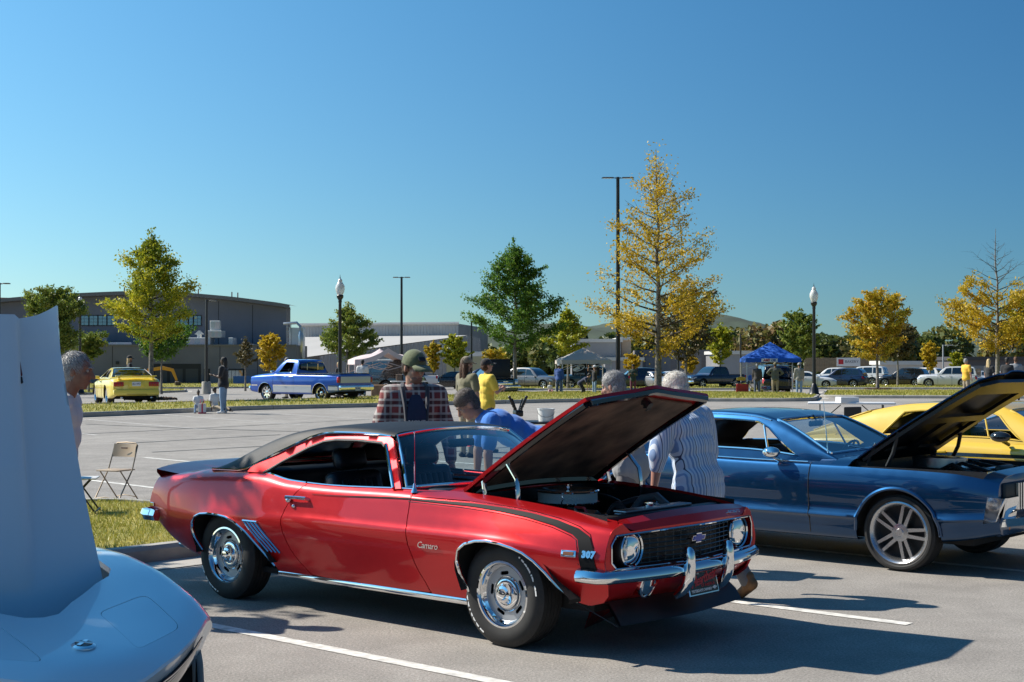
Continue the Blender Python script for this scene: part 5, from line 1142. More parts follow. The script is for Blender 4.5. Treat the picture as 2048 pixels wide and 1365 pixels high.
def warehouse():
    Y = 190; b = empty('warehouse', (0, 0, 0), 0, 'long pale grey ribbed metal warehouse right of the dark hall', 'building'); X = lambda p, y=Y: wx(p, y); Z = lambda p, y=Y: wz(p, y)
    corr('upper_wall', PALEM, b, X(600), X(917), Y, Z(676), Z(650.5), Z(647.5), .42)
    part('upper_block', GREYM, b, (X(600), Y+.05, -.6), (X(917), Y+30, Z(649)))
    q = MB(); q.tube([(X(598), Y-.1, Z(650)), (X(918), Y-.1, Z(647))], .22, 6); q.build('parapet_cap', mat('cap_white', (.6, .58, .54), .6), b)
    corr2('end_wall', GREYM, b, (X(917), Y, 0), (X(975, 215), 215, 0), -.6, Z(648), .5)
    # lean-to: low-pitched roof falling towards the viewer, its front wall ribbed
    Y2 = 168; q = MB(); q.add([(X(480), Y-.2, Z(676)), (X(917), Y-.2, Z(673)), (X(935, Y2), Y2, Z(671, Y2)), (X(520, Y2), Y2, Z(727, Y2))], [(0, 3, 2, 1)]); q.build('lean_to_roof', mat('membrane_roof', (.40, .385, .36), .8, var=.08, vscale=.2), b)
    n = 70; x0, x1 = X(640, Y2), X(936, Y2); corr('lean_to_wall', GREYM, b, x0, x1, Y2-.05, -.6, Z(713, Y2), Z(672, Y2), .42)
    corr2('lean_to_end', GREYM, b, (x1, Y2-.05, 0), (X(960, 185), 185, 0), -.6, Z(672, Y2), .5)
    for a, c, t_, bt in ((875, 884, 684, 700), (888, 897, 684, 700), (872, 910, 690, 708)): part('wall_unit', STEEL, b, (X(a, 167), 166.6, Z(bt, 167)), (X(c, 167), 167.9, Z(t_, 167)))
    for px, py in ((727, 645), (838, 665)): part('roof_vent', STEEL, b, (X(px)-.4, Y+1, Z(py+6)), (X(px)+.4, Y+2, Z(py)))
    return b
warehouse()
def box_building(label, name, a, c, t, Y, D, m, cap=None, base=-.6, wins=0, t2=None):
    o = empty(name, (wx((a+c)/2, Y), Y, base), 0, label, 'building'); w = (c-a)*Y/2844; h = wz(t, Y)-base; q = MB()
    h2 = h if t2 is None else wz(t2, Y)-base
    q.prism([(-w/2, 0), (w/2, 0), (w/2, h2), (-w/2, h)], 0, D, plane='xz'); q.build('wall', m, o)
    if cap: q = MB(); q.prism([(-w/2-.2, h-.05), (w/2+.2, h2-.05), (w/2+.2, h2+.35), (-w/2-.2, h+.35)], -.25, D+.2, plane='xz'); q.build('roof_edge', cap, o)
    for i in range(wins): q = MB(); x = -w/2+w*(i+.5)/wins; q.box((x-.6, -.06, h*.2), (x+.6, .02, h*.75)); q.build('shutter', mat('shutter_grey', (.2, .2, .2), .6), o)
    return o
CAPW = mat('cap_white', (.6, .58, .54), .6)
box_building('cream block-wall annexe behind the black saloon', 'annexe', 893, 992, 713, 150, 8, CREAM, None, wins=0)
part('stack_unit', STEEL, box_building('pale plant shed with stacked ducts left of the dense oak', 'plant_shed', 930, 1000, 703, 158, 6, PALEM), (-3, -.5, 2), (0, 0, 3.5))
box_building('grey flat-roofed shed behind the beige canopy', 'shed', 1150, 1242, 684, 175, 14, GREYM, CAPW)
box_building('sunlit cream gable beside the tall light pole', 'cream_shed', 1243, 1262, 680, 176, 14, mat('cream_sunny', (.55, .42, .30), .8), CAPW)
box_building('low white-roofed loading bay under the cream gable', 'loading_bay', 1210, 1285, 721, 168, 6, GREYM, CAPW)
box_building('long grey building between the gold tree trunk and blue canopy', 'long_shed', 1285, 1440, 700, 178, 14, mat('grey_brown_wall', (.20, .18, .17), .8), None, wins=5)
box_building('white-roofed shed left of the blue canopy', 'white_shed', 1440, 1512, 708, 165, 12, GREYM, CAPW)
box_building('white trailer-like store behind the parked estate cars', 'store', 1762, 1846, 729, 150, 4, mat('store_white', (.55, .52, .48), .7), CAPW)
box_building('dark pavilion roof behind the people at the right edge', 'pavilion', 1918, 2110, 720, 160, 12, mat('pavilion_wall', (.10, .09, .09), .8), mat('dark_roof', (.05, .045, .045), .6), wins=9)
box_building('small tan shed in the gap right of the dark building at far left', 'tan_shed', 590, 690, 722, 200, 10, CREAM, CAPW)
def fence(label, a, c, t, bt, Y, n):
    o = empty('fence', (wx(a, Y), Y, wz(bt, Y)-.5), 0, label, 'fence', 'wooden fences'); w = (c-a)*Y/2844/n; h = (bt-t)*Y/2844+.5; q = MB(); q.box((0.01, 0, 0), (w-.02, .04, h)); me = q.mesh('plank'); me.materials.append(WOODF)
    for i in range(n): p = link('plank', me, o, loc=(i*w, 0, random.uniform(-.04, .02)))
    for z in (.4, h-.4): q = MB(); q.box((0, .045, z), (n*w, .1, z+.1)); q.build('rail', WOODF, o)
fence('wooden plank fence behind the parked cars right of the lamp', 1608, 1765, 716, 735, 160, 46)
fence('wooden plank fence left of the blonde woman', 1928, 1962, 738, 760, 128, 14)
bn = empty('banner', (wx(1697, 158), 158, wz(733, 158)), 0, 'white banner with red logo on the plank fence', 'banner'); q = MB(); q.box((-1.3, 0, 0), (1.3, .04, .95)); q.build('cloth', mat('banner_white', (.7, .68, .66), .7), bn); q = MB(); q.bbox((-.85, -.01, .5), (.55, .03, .55), .02, 1); q.build('logo', mat('banner_red', (.5, .02, .03), .6), bn); text('lettering', 'BAKERY', mat('banner_grey', (.12, .12, .14), .6), bn, T(.35, -.015, .5, rx=PI/2), .42, ext=.002)
# galvanised silo with pipes between the hall and the warehouse
o = empty('silo', (wx(594, 150), 150, -.6), 0, 'galvanised dust silo with ladder and pipes right of the dark hall', 'silo'); s = 150/2844; hh = wz(656, 150)+.6
q = MB(); q.bbox((0, 0, hh-1.6), (28*s, 1.6, 3.2), .05, 1); q.build('hopper', STEEL, o)
for x in (-.7, .7): q = MB(); q.tube([(x, -.6, 0), (x, -.6, hh-3)], .07, 6); q.build('leg', STEEL, o)
q = MB(); q.tube([(-.9, -.9, 0), (-.9, -.9, hh+.3)], .04, 5); q.tube([(-.5, -.9, 0), (-.5, -.9, hh+.3)], .04, 5); [q.tube([(-.9, -.9, .4*i), (-.5, -.9, .4*i)], .025, 4) for i in range(1, 17)]; q.build('ladder', STEEL, o)
q = MB(); q.tube([(.5, -.9, hh-2.2), (.5, -.9, hh+.1), (.1, -.9, hh+.5), (-1.3, -.6, hh+.4)], .16, 8); q.lathe([(.12, hh-2.6), (.3, hh-1.8), (.3, hh-.8), (.15, hh-.4)], 12, M=T(.55, -1.1)); q.build('duct', STEEL, o)
# overhead wires far right
q = MB()
for py0, py1 in ((676, 690), (684, 697)): q.tube([at(1400+40*i, py0+(py1-py0)*i/18+3*math.sin(i/18*PI), 170) for i in range(19)], .025, 4)
tag(q.build('overhead_wires', POLE), 'thin overhead wires crossing before the far wood', 'wires')
# ================================================================ CANOPIES
def canopy(label, px, Y, W_, eave, peak, col, rz, leg=None, wav=0, D=None):
    z0 = terr(Y)+.1; o = empty('canopy', (wx(px, Y), Y, z0), rz, label, 'canopy', 'pop-up canopies'); D = D or W_; m = mat('canopy_%02d%02d%02d' % tuple(int(c*99) for c in col), col, .75, bump=.15, bscale=6)
    h, n = W_/2, 14; q = MB(); P = []
    for i in range(n+1):
        row = []
        for j in range(n+1):
            x, y = -h+W_*i/n, -D/2+D*j/n; r = max(abs(x)/h, abs(y)/(D/2)); z = eave+(peak-eave)*(1-r)**.9-.05*math.sin(r*PI)*(1-abs(abs(x)/h-abs(y)/(D/2)))
            if wav: z = eave+(peak-eave)*(1-r)**.8+wav*(1-min(1, abs(abs(x)/h-.0)))*(r**3)*(1-abs(x)/h if abs(y)/(D/2) > abs(x)/h else 1-abs(y)/(D/2))*2
            row.append(Vector((x, y, z)))
        P.append(row)
    q.grid(P)
    B = [P[i][0] for i in range(n+1)]+[P[n][j] for j in range(1, n+1)]+[P[i][n] for i in range(n-1, -1, -1)]+[P[0][j] for j in range(n-1, 0, -1)]
    q.grid([[b*1.0, Vector((b.x*1.012, b.y*1.012, b.z-.24-.02*math.sin(k*1.7)))] for k, b in enumerate(B+[B[0]])]); q.build('roof_cloth', m, o, ang=40)
    lm = leg or mat('canopy_leg', (.5, .5, .5), .5, .5)
    for sx in (-1, 1):
        for sy in (-1, 1): q = MB(); q.box((sx*h*.97-.03, sy*D/2*.97-.03, 0), (sx*h*.97+.03, sy*D/2*.97+.03, eave)); q.build('leg', lm, o)
    for sy in (-1, 1): q = MB(); y = sy*D/2*.97; q.tube([(-h*.97, y, eave-.6), (0, y, eave-.15), (h*.97, y, eave-.6)], .018, 5); q.tube([(-h*.97, y, eave-.1), (0, y, eave-.5), (h*.97, y, eave-.1)], .018, 5); q.build('truss', lm, o)
    return o
CB = canopy('beige peaked pop-up canopy behind the raised red bonnet', 1166, 86, 3.0, 2.0, 2.75, (.50, .44, .38), .10, mat('white_leg', (.6, .6, .6), .5))
CL = canopy('blue pop-up canopy sheltering an oil stall', 1540, 86, 3.25, 2.1, 3.1, (.01, .10, .46), -.05, mat('white_leg', (.6, .6, .6), .5))
CP = canopy('pale pink scalloped canopy behind the blue pickup', 768, 70, 3.2, 1.72, 2.12, (.60, .49, .48), .22, mat('pink_leg', (.55, .45, .44), .6), wav=.28)
for x in (-1.55, 1.55): q = MB(); q.prism([(x-.06, 0.2), (x+.22*(1 if x < 0 else -1), 1.7), (x-.06*(1 if x > 0 else 1), 1.7)], -1.57, -1.5, plane='xz'); q.build('leg_drape', MATS['canopy_594847'] if 'canopy_594847' in MATS else CONC, CP)
# hanging shop banners under the beige canopy
BB = mat('banner_black', (.03, .026, .025), .8)
s = 85/2844
def hang(label, a, c, t, bt, Y, rows, m=BB):
    o = empty('hanging_banner', (wx((a+c)/2, Y), Y, wz(bt, Y)), 0, label, 'banner', 'banners at the stalls'); w, h = (c-a)*Y/2844, (bt-t)*Y/2844; q = MB(); P = [[Vector((-w/2+w*i/10, .03*math.sin(i*1.3), h*j/4)) for j in range(5)] for i in range(11)]; q.grid(P); q.grid([[v+Vector((0, .012, 0)) for v in r] for r in P], flip=True); q.build('cloth', m, o)
    for txt, fx, fz, sz, mm, kw in rows: text('lettering', txt, mm, o, T(w*fx, -.05, h*fz, rx=PI/2, rz=0), sz*h, ext=.003, **kw)
    return o
o = hang('black banner with a white pickup emblem under the beige canopy', 1144, 1173, 722, 752, 84.8, [('SALT CITY', 0, .86, .16, WHITEP, {}), ('CUSTOMS', 0, .12, .16, WHITEP, {})])
q = MB(); q.tube([(.30*math.cos(t), -.06, .45+.14*math.sin(t)+.22*math.cos(t)*.5) for t in np.linspace(0, 6.28, 20)], .03, 5, closed=True); q.bbox((-.02, -.06, .44), (.42, .02, .16), .05, 2, M=T(ry=-.35, z=0)); q.build('emblem', WHITEP, o)
hang('black banner with white block lettering beside the pickup emblem banner', 1174, 1199, 722, 752, 84.9, [('CUSTOM', 0, .86, .2, WHITEP, {}), ('SCREEN', 0, .62, .2, WHITEP, {}), ('T SHIRTS', 0, .28, .13, WHITEP, {}), ('LABELS', 0, .12, .13, WHITEP, {})])
RSIGN = mat('sign_red', (.6, .02, .03), .5); BSIGN = mat('sign_blue', (.02, .06, .3), .5); WSIGN = mat('sign_white', (.75, .75, .74), .6)
def oil_sign(label, px, py, Y, w, h):
    o = empty('oil_sign', (wx(px, Y), Y, wz(py, Y)), 0, label, 'sign', 'oil stall signs'); q = MB(); q.bbox((0, 0, 0), (w, .03, h), .01, 1); q.build('board', WSIGN, o)
    text('lettering', 'AMS', RSIGN, o, T(-w*.2, -.025, 0, rx=PI/2), h*.95, ext=.003, shear=.25, bold=h*.03); text('lettering', 'OIL', BSIGN, o, T(w*.24, -.025, 0, rx=PI/2), h*.95, ext=.003, shear=.25, bold=h*.03)
oil_sign('white sign with red and blue lettering under the blue canopy edge', 1539, 721, 84.2, .95, .21); oil_sign('white sign with red and blue lettering hung low at the oil stall', 1531, 776, 83.8, .55, .2)
# ================================================================ OTHER CARS: one parametric body, many specs
def gcar(label, pos, rz, pm, sp, group, name='parked_car', cat='car', hi=False, parent=None):
    """sp: xf/xr ends, wb wheelbase, hw half width, top/sh/bot/plan lengthwise curves, cabin curve, windows, patches"""
    car = empty(name, pos, rz, label, cat, group); k = .05 if hi else .15; hw = sp['hw']; wb = sp['wb']; x0, x1 = sp['ends']
    top = pch(*zip(*sp['top'])); sh = pch(*zip(*sp['sh'])); bot = pch(*zip(*sp['bot'])); plan = pch(*zip(*sp['plan'])); F1 = lambda f, x: float(f(x)[0][0])
    sec = sp.get('sec', ((.86, 0), (.965, .06), (.985, .36), (1, .64), (.985, .86), (.93, 1.0)))
    xs = sorted(set([x0, x1]+list(np.linspace(x0, x1, 26)))); st = []
    for x in xs:
        w, t, s, b = F1(plan, x)*hw, F1(top, x), F1(sh, x), F1(bot, x)
        st.append((x, [(w*a, b+(s-b)*c) for a, c in sec]+[(w*.72, s+.72*(t-s)), (0, t)]))
    S = Skin(st); fn = lambda Q: S.ev(Q[:, 0], Q[:, 1]); V7 = S.K-1
    r = sp['r']; ar = sp.get('arch', r*1.17); out = [(x0, V7), (x0, 0)]; arcs = []
    for cx in (-wb, 0):
        run = []
        for a in np.linspace(PI*1.0, 0, 31 if hi else 13):
            x, z = cx+ar*math.cos(a), r+ar*1.0*math.sin(a)*(1.0); z = max(z, F1(bot, x)+.001); run.append((x, z))
        run = [(x, z) for x, z in run]; arcs.append(run)
        out += [(run[0][0], 0)]+[(x, float(S.vz(x, z, 0, len(sec)-1)[0])) for x, z in run]+[(run[-1][0], 0)]
    out += [(x1, 0), (x1, V7)]
    vh = None
    if 'bay' in sp:                          # bonnet opening
        a, b_, vh = sp['bay']; out += [(b_, V7), (b_, vh), (a, vh), (a, V7)]
    if hi and sp.get('cabin'):               # open the shell where the cabin stands
        xa, xb, vb = sp['cabin'][0][0]+.4, sp['cabin'][-1][0]-.14, len(sec)-1+.3; out += [(xb, V7), (xb, vb), (xa, vb), (xa, V7)]
    m = MB(); 
    for mir in (False, True): v, f = surf(fn, out, step=k, vs=.14, mirror=mir, flange=.015 if hi else 0, maxedge=k*.7); m.add(v, f)
    for x, fl in ((x0, False), (x1, True)):
        P = S.ev(np.full(15, x), np.linspace(0, V7, 15)); m.grid([[Vector((p[0]+(.02 if fl else -.02)*math.sin(PI*t/2), p[1]*(1-t), p[2])) for t in np.linspace(0, 2, 7)] for p in P], flip=fl)
    m.build('body', pm, car, ang=45)
    u = MB(); u.box((x0+.25, -hw*.8, F1(bot, -wb/2)+.02), (x1-.25, hw*.8, F1(bot, -wb/2)+.2)); u.build('underbody', UNDER, car)
    for run in arcs:
        for sg in (-1, 1):
            h = MB(); h.grid([[Vector((x, sg*y, z+.01)) for y in (hw*.975, hw*.5)] for x, z in run]); cx = sum(p[0] for p in run)/len(run)
            h.add([(cx-ar, sg*hw*.5, .25), (cx+ar, sg*hw*.5, .25), (cx+ar, sg*hw*.5, r+ar), (cx-ar, sg*hw*.5, r+ar)], [(0, 1, 2, 3)]); h.build('wheel_housing', UNDER, car)
            if sp.get('lip'):
                q = MB(); pts = []
                for x, z in run: vv = S.vz(x, z, 0, len(sec)-1); P, n = S.nrm(np.array([x]), vv); p = P[0]+n[0]*.004; pts.append(Vector((p[0], p[1]*-sg, p[2])))
                q.tube(pts, sp['lip'][0], 6); q.build('wheel_arch_trim', sp['lip'][1], car)
    # cabin
    C = sp.get('cabin'); CS = None
    if C:
        cx_ = [a for a, _ in C]; zt = pch(*zip(*[(a, [b]) for a, b in C])); zr_ = max(b for _, b in C); wr, wbl = sp['wr'], sp['wbelt']; belt = sp['belt']; st2 = []
        rx = sp.get('rail', .07)
        for x in sorted(set(list(np.linspace(cx_[0], cx_[-1], 22)))):
            z = F1(zt, x); fz = np.clip((z-belt)/(zr_-belt), 0, 1); w1 = wbl+(wr-wbl)*fz; zr2 = max(belt+.001, z-rx*(.2+.8*fz))
            st2.append((x, [(wbl, belt-.03), ((wbl+w1)/2+.012, (belt+zr2)/2), (w1, zr2), (w1*.84, z-.012), (0, z+.0)]))
        CS = Skin(st2); cf = lambda Q: CS.ev(Q[:, 0], Q[:, 1]); co = [(cx_[0], 0), (cx_[-1], 0), (cx_[-1], 4), (cx_[0], 4)]
        wins = sp['wins']; gm = sp.get('glass', GLASSD); roofm = sp.get('roofm', pm)
        if hi:
            sd_ = wins['side']; m = MB()
            holes = list(sd_)
            # windscreen / rear screen reach the centreline, so cut them from the outline instead
            a, b_ = wins['screen_x']; c_, d_ = wins['rear_x']; vv = wins.get('screen_v', 2.55)
            co = [(cx_[0], 0), (cx_[-1], 0), (cx_[-1], 4), (b_, 4), (b_-.02, vv), (a+.03, vv), (a, 4), (d_, 4), (d_-.03, vv), (c_+.02, vv), (c_, 4), (cx_[0], 4)]
            for mir in (False, True): v, f = surf(cf, co, holes, step=k, vs=.2, mirror=mir, thick=.02, maxedge=k*.7); m.add(v, f)
            m.build('roof', roofm, car, ang=50)
            m = MB()
            for mir in (False, True): v, f = surf(cf, co, holes, step=.12, vs=.2, mirror=mir, off=-.03, maxedge=.1); m.add(v, f)
            m.build('headlining', BLACK, car, ang=50)
            for nm, (p, q_) in (('windscreen', (a, b_)), ('rear_window', (c_, d_))):
                m = MB(); pl = [(p-.01, vv-.08), (q_+.01, vv-.08), (q_+.01, 4), (p-.01, 4)]
                for mir in (False, True): v, f = surf(cf, pl, step=.08, vs=.2, mirror=mir, off=-.006); m.add(v, f)
                m.build(nm, GLASS, car)
                tr = [Vector(x) for x in CS.ev(np.array([p]*9+[p+(q_-p)*i/8 for i in range(9)]+[q_]*9), np.array(list(np.linspace(4, vv, 9))+[vv]*9+list(np.linspace(vv, 4, 9))))]
                for sg in (1, -1): m = MB(); m.tube([Vector((t.x, t.y*sg, t.z+.004)) for t in tr], .012, 6); m.build('screen_trim', sp.get('trim', CHROME), car)
            for h in sd_:
                for sg in (1, -1): m = MB(); lp_ = CS.ev(*np.array(densify(h, .08, (1, .2))).T); m.tube([Vector((t[0], t[1]*sg, t[2])) for t in lp_], .011, 6, closed=True); m.build('window_trim', sp.get('trim', CHROME), car)
                if sp.get('sideglass'):
                    for mir in (False, True): v, f = surf(cf, h, step=.1, vs=.2, mirror=mir, off=-.01); mbs((v, f)).build('side_window', GLASS, car)
        else:
            m = MB()
            for mir in (False, True): v, f = surf(cf, co, step=k, vs=.2, mirror=mir); m.add(v, f)
            m.build('roof', roofm, car, ang=50)
            for h in wins['side']:
                for mir in (False, True): v, f = surf(cf, h, step=.12, vs=.2, mirror=mir, off=.006); mbs((v, f)).build('side_window', gm, car)
            for nm in ('screen_x', 'rear_x'):
                if nm in wins:
                    a, b_ = wins[nm]; m = MB()
                    for mir in (False, True): v, f = surf(cf, [(a, 2.5), (b_, 2.5), (b_, 4), (a, 4)], step=.12, vs=.2, mirror=mir, off=.006); m.add(v, f)
                    m.build('windscreen' if nm == 'screen_x' else 'rear_window', gm, car)
    for nm, mm, poly in sp.get('patch', ()):
        for mir in (False, True): v, f = surf(fn, poly, step=.06, vs=.14, mirror=mir, off=.007, flange=.007); mbs((v, f)).build(nm, mm, car)
    for nm, mm, c, d, rr in sp.get('blocks', ()):
        for sg in ((1, -1) if c[1] else (1,)): q = MB(); q.bbox((c[0], c[1]*sg, c[2]), d, rr, 2); q.build(nm, mm, car)
    for x in sp.get('seams', ()):
        for sg in (1, -1): q = MB(); P = S.ev(np.full(14, x), np.linspace(.7, len(sec)-1, 14)); q.tube([Vector((p[0], p[1]*sg, p[2])) for p in P], .005 if hi else .008, 5); q.build('door_seam', BLACK, car)
    for nm, mm, (za, zb_), (xa, xb) in sp.get('lines', ()):
        for mir in (False, True):
            xx = np.linspace(xa, xb, 20); pl = [(x, float(S.vz(x, za, 0, 5)[0])) for x in xx]+[(x, float(S.vz(x, zb_, 0, 5)[0])) for x in xx[::-1]]
            v, f = surf(fn, pl, step=.06, vs=.14, mirror=mir, off=.004, maxedge=.2); mbs((v, f)).build(nm, mm, car)
    for h in sp.get('handles', ()):
        for sg in (1, -1): P, n = S.nrm(np.array([h[0]]), S.vz(h[0], h[1], 0, len(sec)-1)); p = P[0]+n[0]*.02; q = MB(); q.bbox((p[0], p[1]*sg, p[2]), (.16, .03, .03), .01, 2); q.build('handle', sp.get('trim', CHROME), car)
    if 'mirror' in sp:
        for sg in (1, -1): x, y, z = sp['mirror']; q = MB(); q.bbox((x, y*sg, z), (.10, .17, .11), .035, 2); q.tube([(x+.02, y*sg, z-.04), (x+.05, (y-.1)*sg, z-.07)], .015, 5); q.build('door_mirror', sp.get('mirrorm', pm), car)
    if 'plate' in sp: c, txt, bg = sp['plate']; plate(car, T(*c, rx=PI/2, rz=(PI/2 if c[0] > -wb/2 else -PI/2)), txt, bg=bg)
    for cx in (0, -wb):
        for sg in (-1, 1): spoke_wheel(car, cx, sg*(hw-sp.get('wi', .10)-sp.get('tw', .2)*.35), sg, r, sp.get('ri', r*.66), sp.get('tw', .2), sp.get('nsp', 5), sp.get('wm'), twin=sp.get('twin', False), simple=not hi, lip=sp.get('lipw', .03))
    return car, S, CS
def modern(kind):
    """proportions for everyday parked cars, front axle at x = 0"""
    b = dict(bot=[(-3.9, [.42]), (-3.5, [.25]), (-2.6, [.2]), (0, [.2]), (.6, [.22]), (.95, [.3])], nsp=5, trim=BLACK, mirror=(-.75, .98, .98), lipw=.03)
    if kind == 'suv': b.update(hw=.98, wb=2.85, r=.37, ends=(-3.85, .9), top=[(-3.85, [.95]), (-3.7, [1.05]), (-.9, [1.12]), (-.2, [1.08]), (.6, [.98]), (.9, [.80])], sh=[(-3.85, [.85]), (-3.7, [1.0]), (-.9, [1.02]), (.5, [.9]), (.9, [.72])], plan=[(-3.85, [.86]), (-3.5, [.97]), (-2.5, [1]), (0, [.99]), (.6, [.9]), (.9, [.74])],
        cabin=[(-3.72, 1.06), (-3.55, 1.5), (-3.2, 1.70), (-2.2, 1.76), (-1.5, 1.72), (-1.2, 1.60), (-.62, 1.08)], belt=1.05, wr=.68, wbelt=.88, wins=dict(side=[[(-3.35, .4), (-3.25, 1.75), (-2.75, 1.8), (-2.75, .35)], [(-2.68, .35), (-2.68, 1.8), (-1.85, 1.8), (-1.8, .35)], [(-1.74, .35), (-1.78, 1.8), (-1.35, 1.72), (-.95, .4)]], screen_x=(-1.3, -.75), rear_x=(-3.66, -3.38)),
        patch=[('headlight', LENSW, [(.55, 3.6), (.86, 3.7), (.84, 4.8), (.6, 4.7)]), ('tail_lamp', LENSR, [(-3.82, 3.4), (-3.82, 5.0), (-3.6, 5.0), (-3.66, 3.4)]), ('sill_cladding', BLACK, [(-2.3, .4), (-.5, .4), (-.5, 1.3), (-2.3, 1.3)])], blocks=[('grille', BLACK, (.9, 0, .66), (.05, .9, .24), .02), ('rear_bumper', BLACK, (-3.88, 0, .42), (.08, 1.5, .16), .03)], seams=(-.72, -1.8, -2.75), handles=[(-1.65, .95), (-2.65, .96)])
    if kind == 'bigsuv': b = modern('suv'); b.update(wb=2.95, ends=(-4.15, .98), r=.40, top=[(-4.15, [1.0]), (-4.0, [1.12]), (-.9, [1.2]), (-.2, [1.18]), (.75, [1.12]), (.98, [.9])], sh=[(-4.15, [.9]), (-4.0, [1.06]), (-.9, [1.08]), (.6, [1.02]), (.98, [.8])], plan=[(-4.15, [.9]), (-3.8, [.99]), (-2.5, [1]), (0, [1]), (.7, [.95]), (.98, [.84])], hw=1.01,
        cabin=[(-4.08, 1.12), (-4.0, 1.6), (-3.8, 1.84), (-2.6, 1.90), (-1.6, 1.86), (-1.3, 1.74), (-.75, 1.16)], belt=1.12, wr=.74, wbelt=.92, wins=dict(side=[[(-3.85, .35), (-3.8, 1.8), (-3.0, 1.8), (-3.0, .35)], [(-2.9, .35), (-2.9, 1.8), (-2.05, 1.8), (-2.0, .35)], [(-1.94, .35), (-1.96, 1.8), (-1.5, 1.75), (-1.1, .4)]], screen_x=(-1.42, -.88), rear_x=(-4.05, -3.9)), bot=[(-4.15, [.42]), (-3.6, [.28]), (-2.6, [.26]), (0, [.26]), (.6, [.28]), (.98, [.36])],
        patch=[('headlight', LENSW, [(.6, 3.8), (.94, 3.8), (.92, 4.8), (.66, 4.7)]), ('tail_lamp', LENSR, [(-4.13, 2.8), (-4.13, 5.0), (-3.95, 5.0), (-3.98, 2.8)])], blocks=[('grille', BLACK, (.98, 0, .82), (.05, 1.1, .3), .02), ('rear_bumper', BLACK, (-4.18, 0, .48), (.08, 1.6, .18), .03)], seams=(-.8, -2.0, -2.95), handles=[(-1.85, 1.02), (-2.85, 1.02)], mirror=(-.9, 1.05, 1.15))
    if kind == 'sedan': b.update(hw=.91, wb=2.75, r=.33, ends=(-3.75, .88), top=[(-3.75, [.85]), (-3.6, [1.02]), (-3.0, [1.04]), (-.9, [1.0]), (-.2, [.98]), (.55, [.84]), (.88, [.66])], sh=[(-3.75, [.75]), (-3.6, [.92]), (-.9, [.92]), (.5, [.76]), (.88, [.6])], plan=[(-3.75, [.8]), (-3.4, [.95]), (-2.5, [1]), (0, [.98]), (.55, [.88]), (.88, [.68])],
        cabin=[(-3.25, 1.03), (-2.75, 1.3), (-2.2, 1.43), (-1.6, 1.45), (-1.25, 1.38), (-.55, .99)], belt=.98, wr=.58, wbelt=.82, wins=dict(side=[[(-2.85, .4), (-2.45, 1.7), (-1.95, 1.8), (-1.95, .35)], [(-1.88, .35), (-1.88, 1.8), (-1.35, 1.7), (-.85, .4)]], screen_x=(-1.25, -.68), rear_x=(-3.15, -2.6)),
        patch=[('headlight', LENSW, [(.5, 3.8), (.84, 3.8), (.82, 4.8), (.55, 4.7)]), ('tail_lamp', LENSR, [(-3.73, 3.4), (-3.73, 4.8), (-3.5, 4.8), (-3.55, 3.6)])], blocks=[('grille', BLACK, (.9, 0, .5), (.05, .8, .2), .02)], seams=(-.7, -1.9, -2.75), handles=[(-1.7, .82), (-2.6, .84)], mirror=(-.75, .92, .98))
    if kind == 'pickup': b.update(hw=1.0, wb=3.65, r=.40, ends=(-4.85, 1.0), top=[(-4.85, [1.16]), (-1.9, [1.16]), (-.9, [1.2]), (-.2, [1.2]), (.7, [1.14]), (1.0, [.95])], sh=[(-4.85, [1.1]), (-1.9, [1.1]), (-.9, [1.1]), (.6, [1.04]), (1.0, [.86])], plan=[(-4.85, [.97]), (-3.6, [1]), (0, [1]), (.7, [.97]), (1.0, [.88])], bot=[(-4.85, [.5]), (-3.6, [.42]), (-2.6, [.36]), (0, [.36]), (.6, [.38]), (1.0, [.42])],
        cabin=[(-2.98, 1.14), (-2.9, 1.7), (-2.6, 1.86), (-1.7, 1.86), (-1.3, 1.72), (-.72, 1.17)], belt=1.12, wr=.72, wbelt=.90, wins=dict(side=[[(-2.75, .35), (-2.7, 1.8), (-2.05, 1.8), (-2.0, .35)], [(-1.94, .35), (-1.96, 1.8), (-1.5, 1.75), (-1.05, .4)]], screen_x=(-1.4, -.85), rear_x=(-2.94, -2.86)),
        patch=[('headlight', LENSW, [(.66, 3.8), (.97, 3.8), (.96, 4.9), (.7, 4.8)]), ('tail_lamp', LENSR, [(-4.84, 3.0), (-4.84, 5.0), (-4.7, 5.0), (-4.7, 3.0)])], blocks=[('grille', CHROME, (1.0, 0, .82), (.05, 1.15, .34), .03), ('front_bumper', CHROME, (1.03, 0, .54), (.12, 1.85, .2), .05), ('grille_mesh', BLACK, (1.03, 0, .82), (.03, .95, .24), .02), ('rear_bumper', CHROME, (-4.9, 0, .6), (.12, 1.8, .16), .04), ('bed_well', DOORD, (-3.9, 0, 1.13), (1.7, 1.6, .1), .01)], seams=(-.85, -2.0, -2.95), handles=[(-1.85, 1.0)], mirror=(-.95, 1.08, 1.18))
    return b
WHITEC = paint('white_car_paint', (.62, .63, .64), .0, .3, coat=.8); SILVC = paint('silver_car_paint', (.40, .41, .43), .5, .3); BLKC = paint('black_car_paint', (.010, .010, .012), .1, .25); NAVYC = paint('navy_car_paint', (.012, .028, .075), .4, .3); GREYC = paint('grey_car_paint', (.14, .14, .145), .4, .3); TEALC = paint('dark_teal_paint', (.015, .045, .06), .4, .3)
YEL = paint('yellow_paint', (.72, .46, .035), .0, .28); YEL2 = paint('pale_yellow_paint', (.80, .62, .07), .0, .3); BLUEM = paint('metallic_blue_paint', (.003, .045, .13), .88, .32, .3); BLUET = paint('bright_blue_paint', (.01, .08, .42), .35, .28)
def face(x, y): return math.atan2(y, x)
GP = 'cars parked beyond the show'
def far_car(label, px, Y, deg, kind, pm, **kw):
    p = gp(px, Y); p.z += .01; sp = modern(kind); sp.update(kw); return gcar(label, p, R(deg), pm, sp, GP)[0]
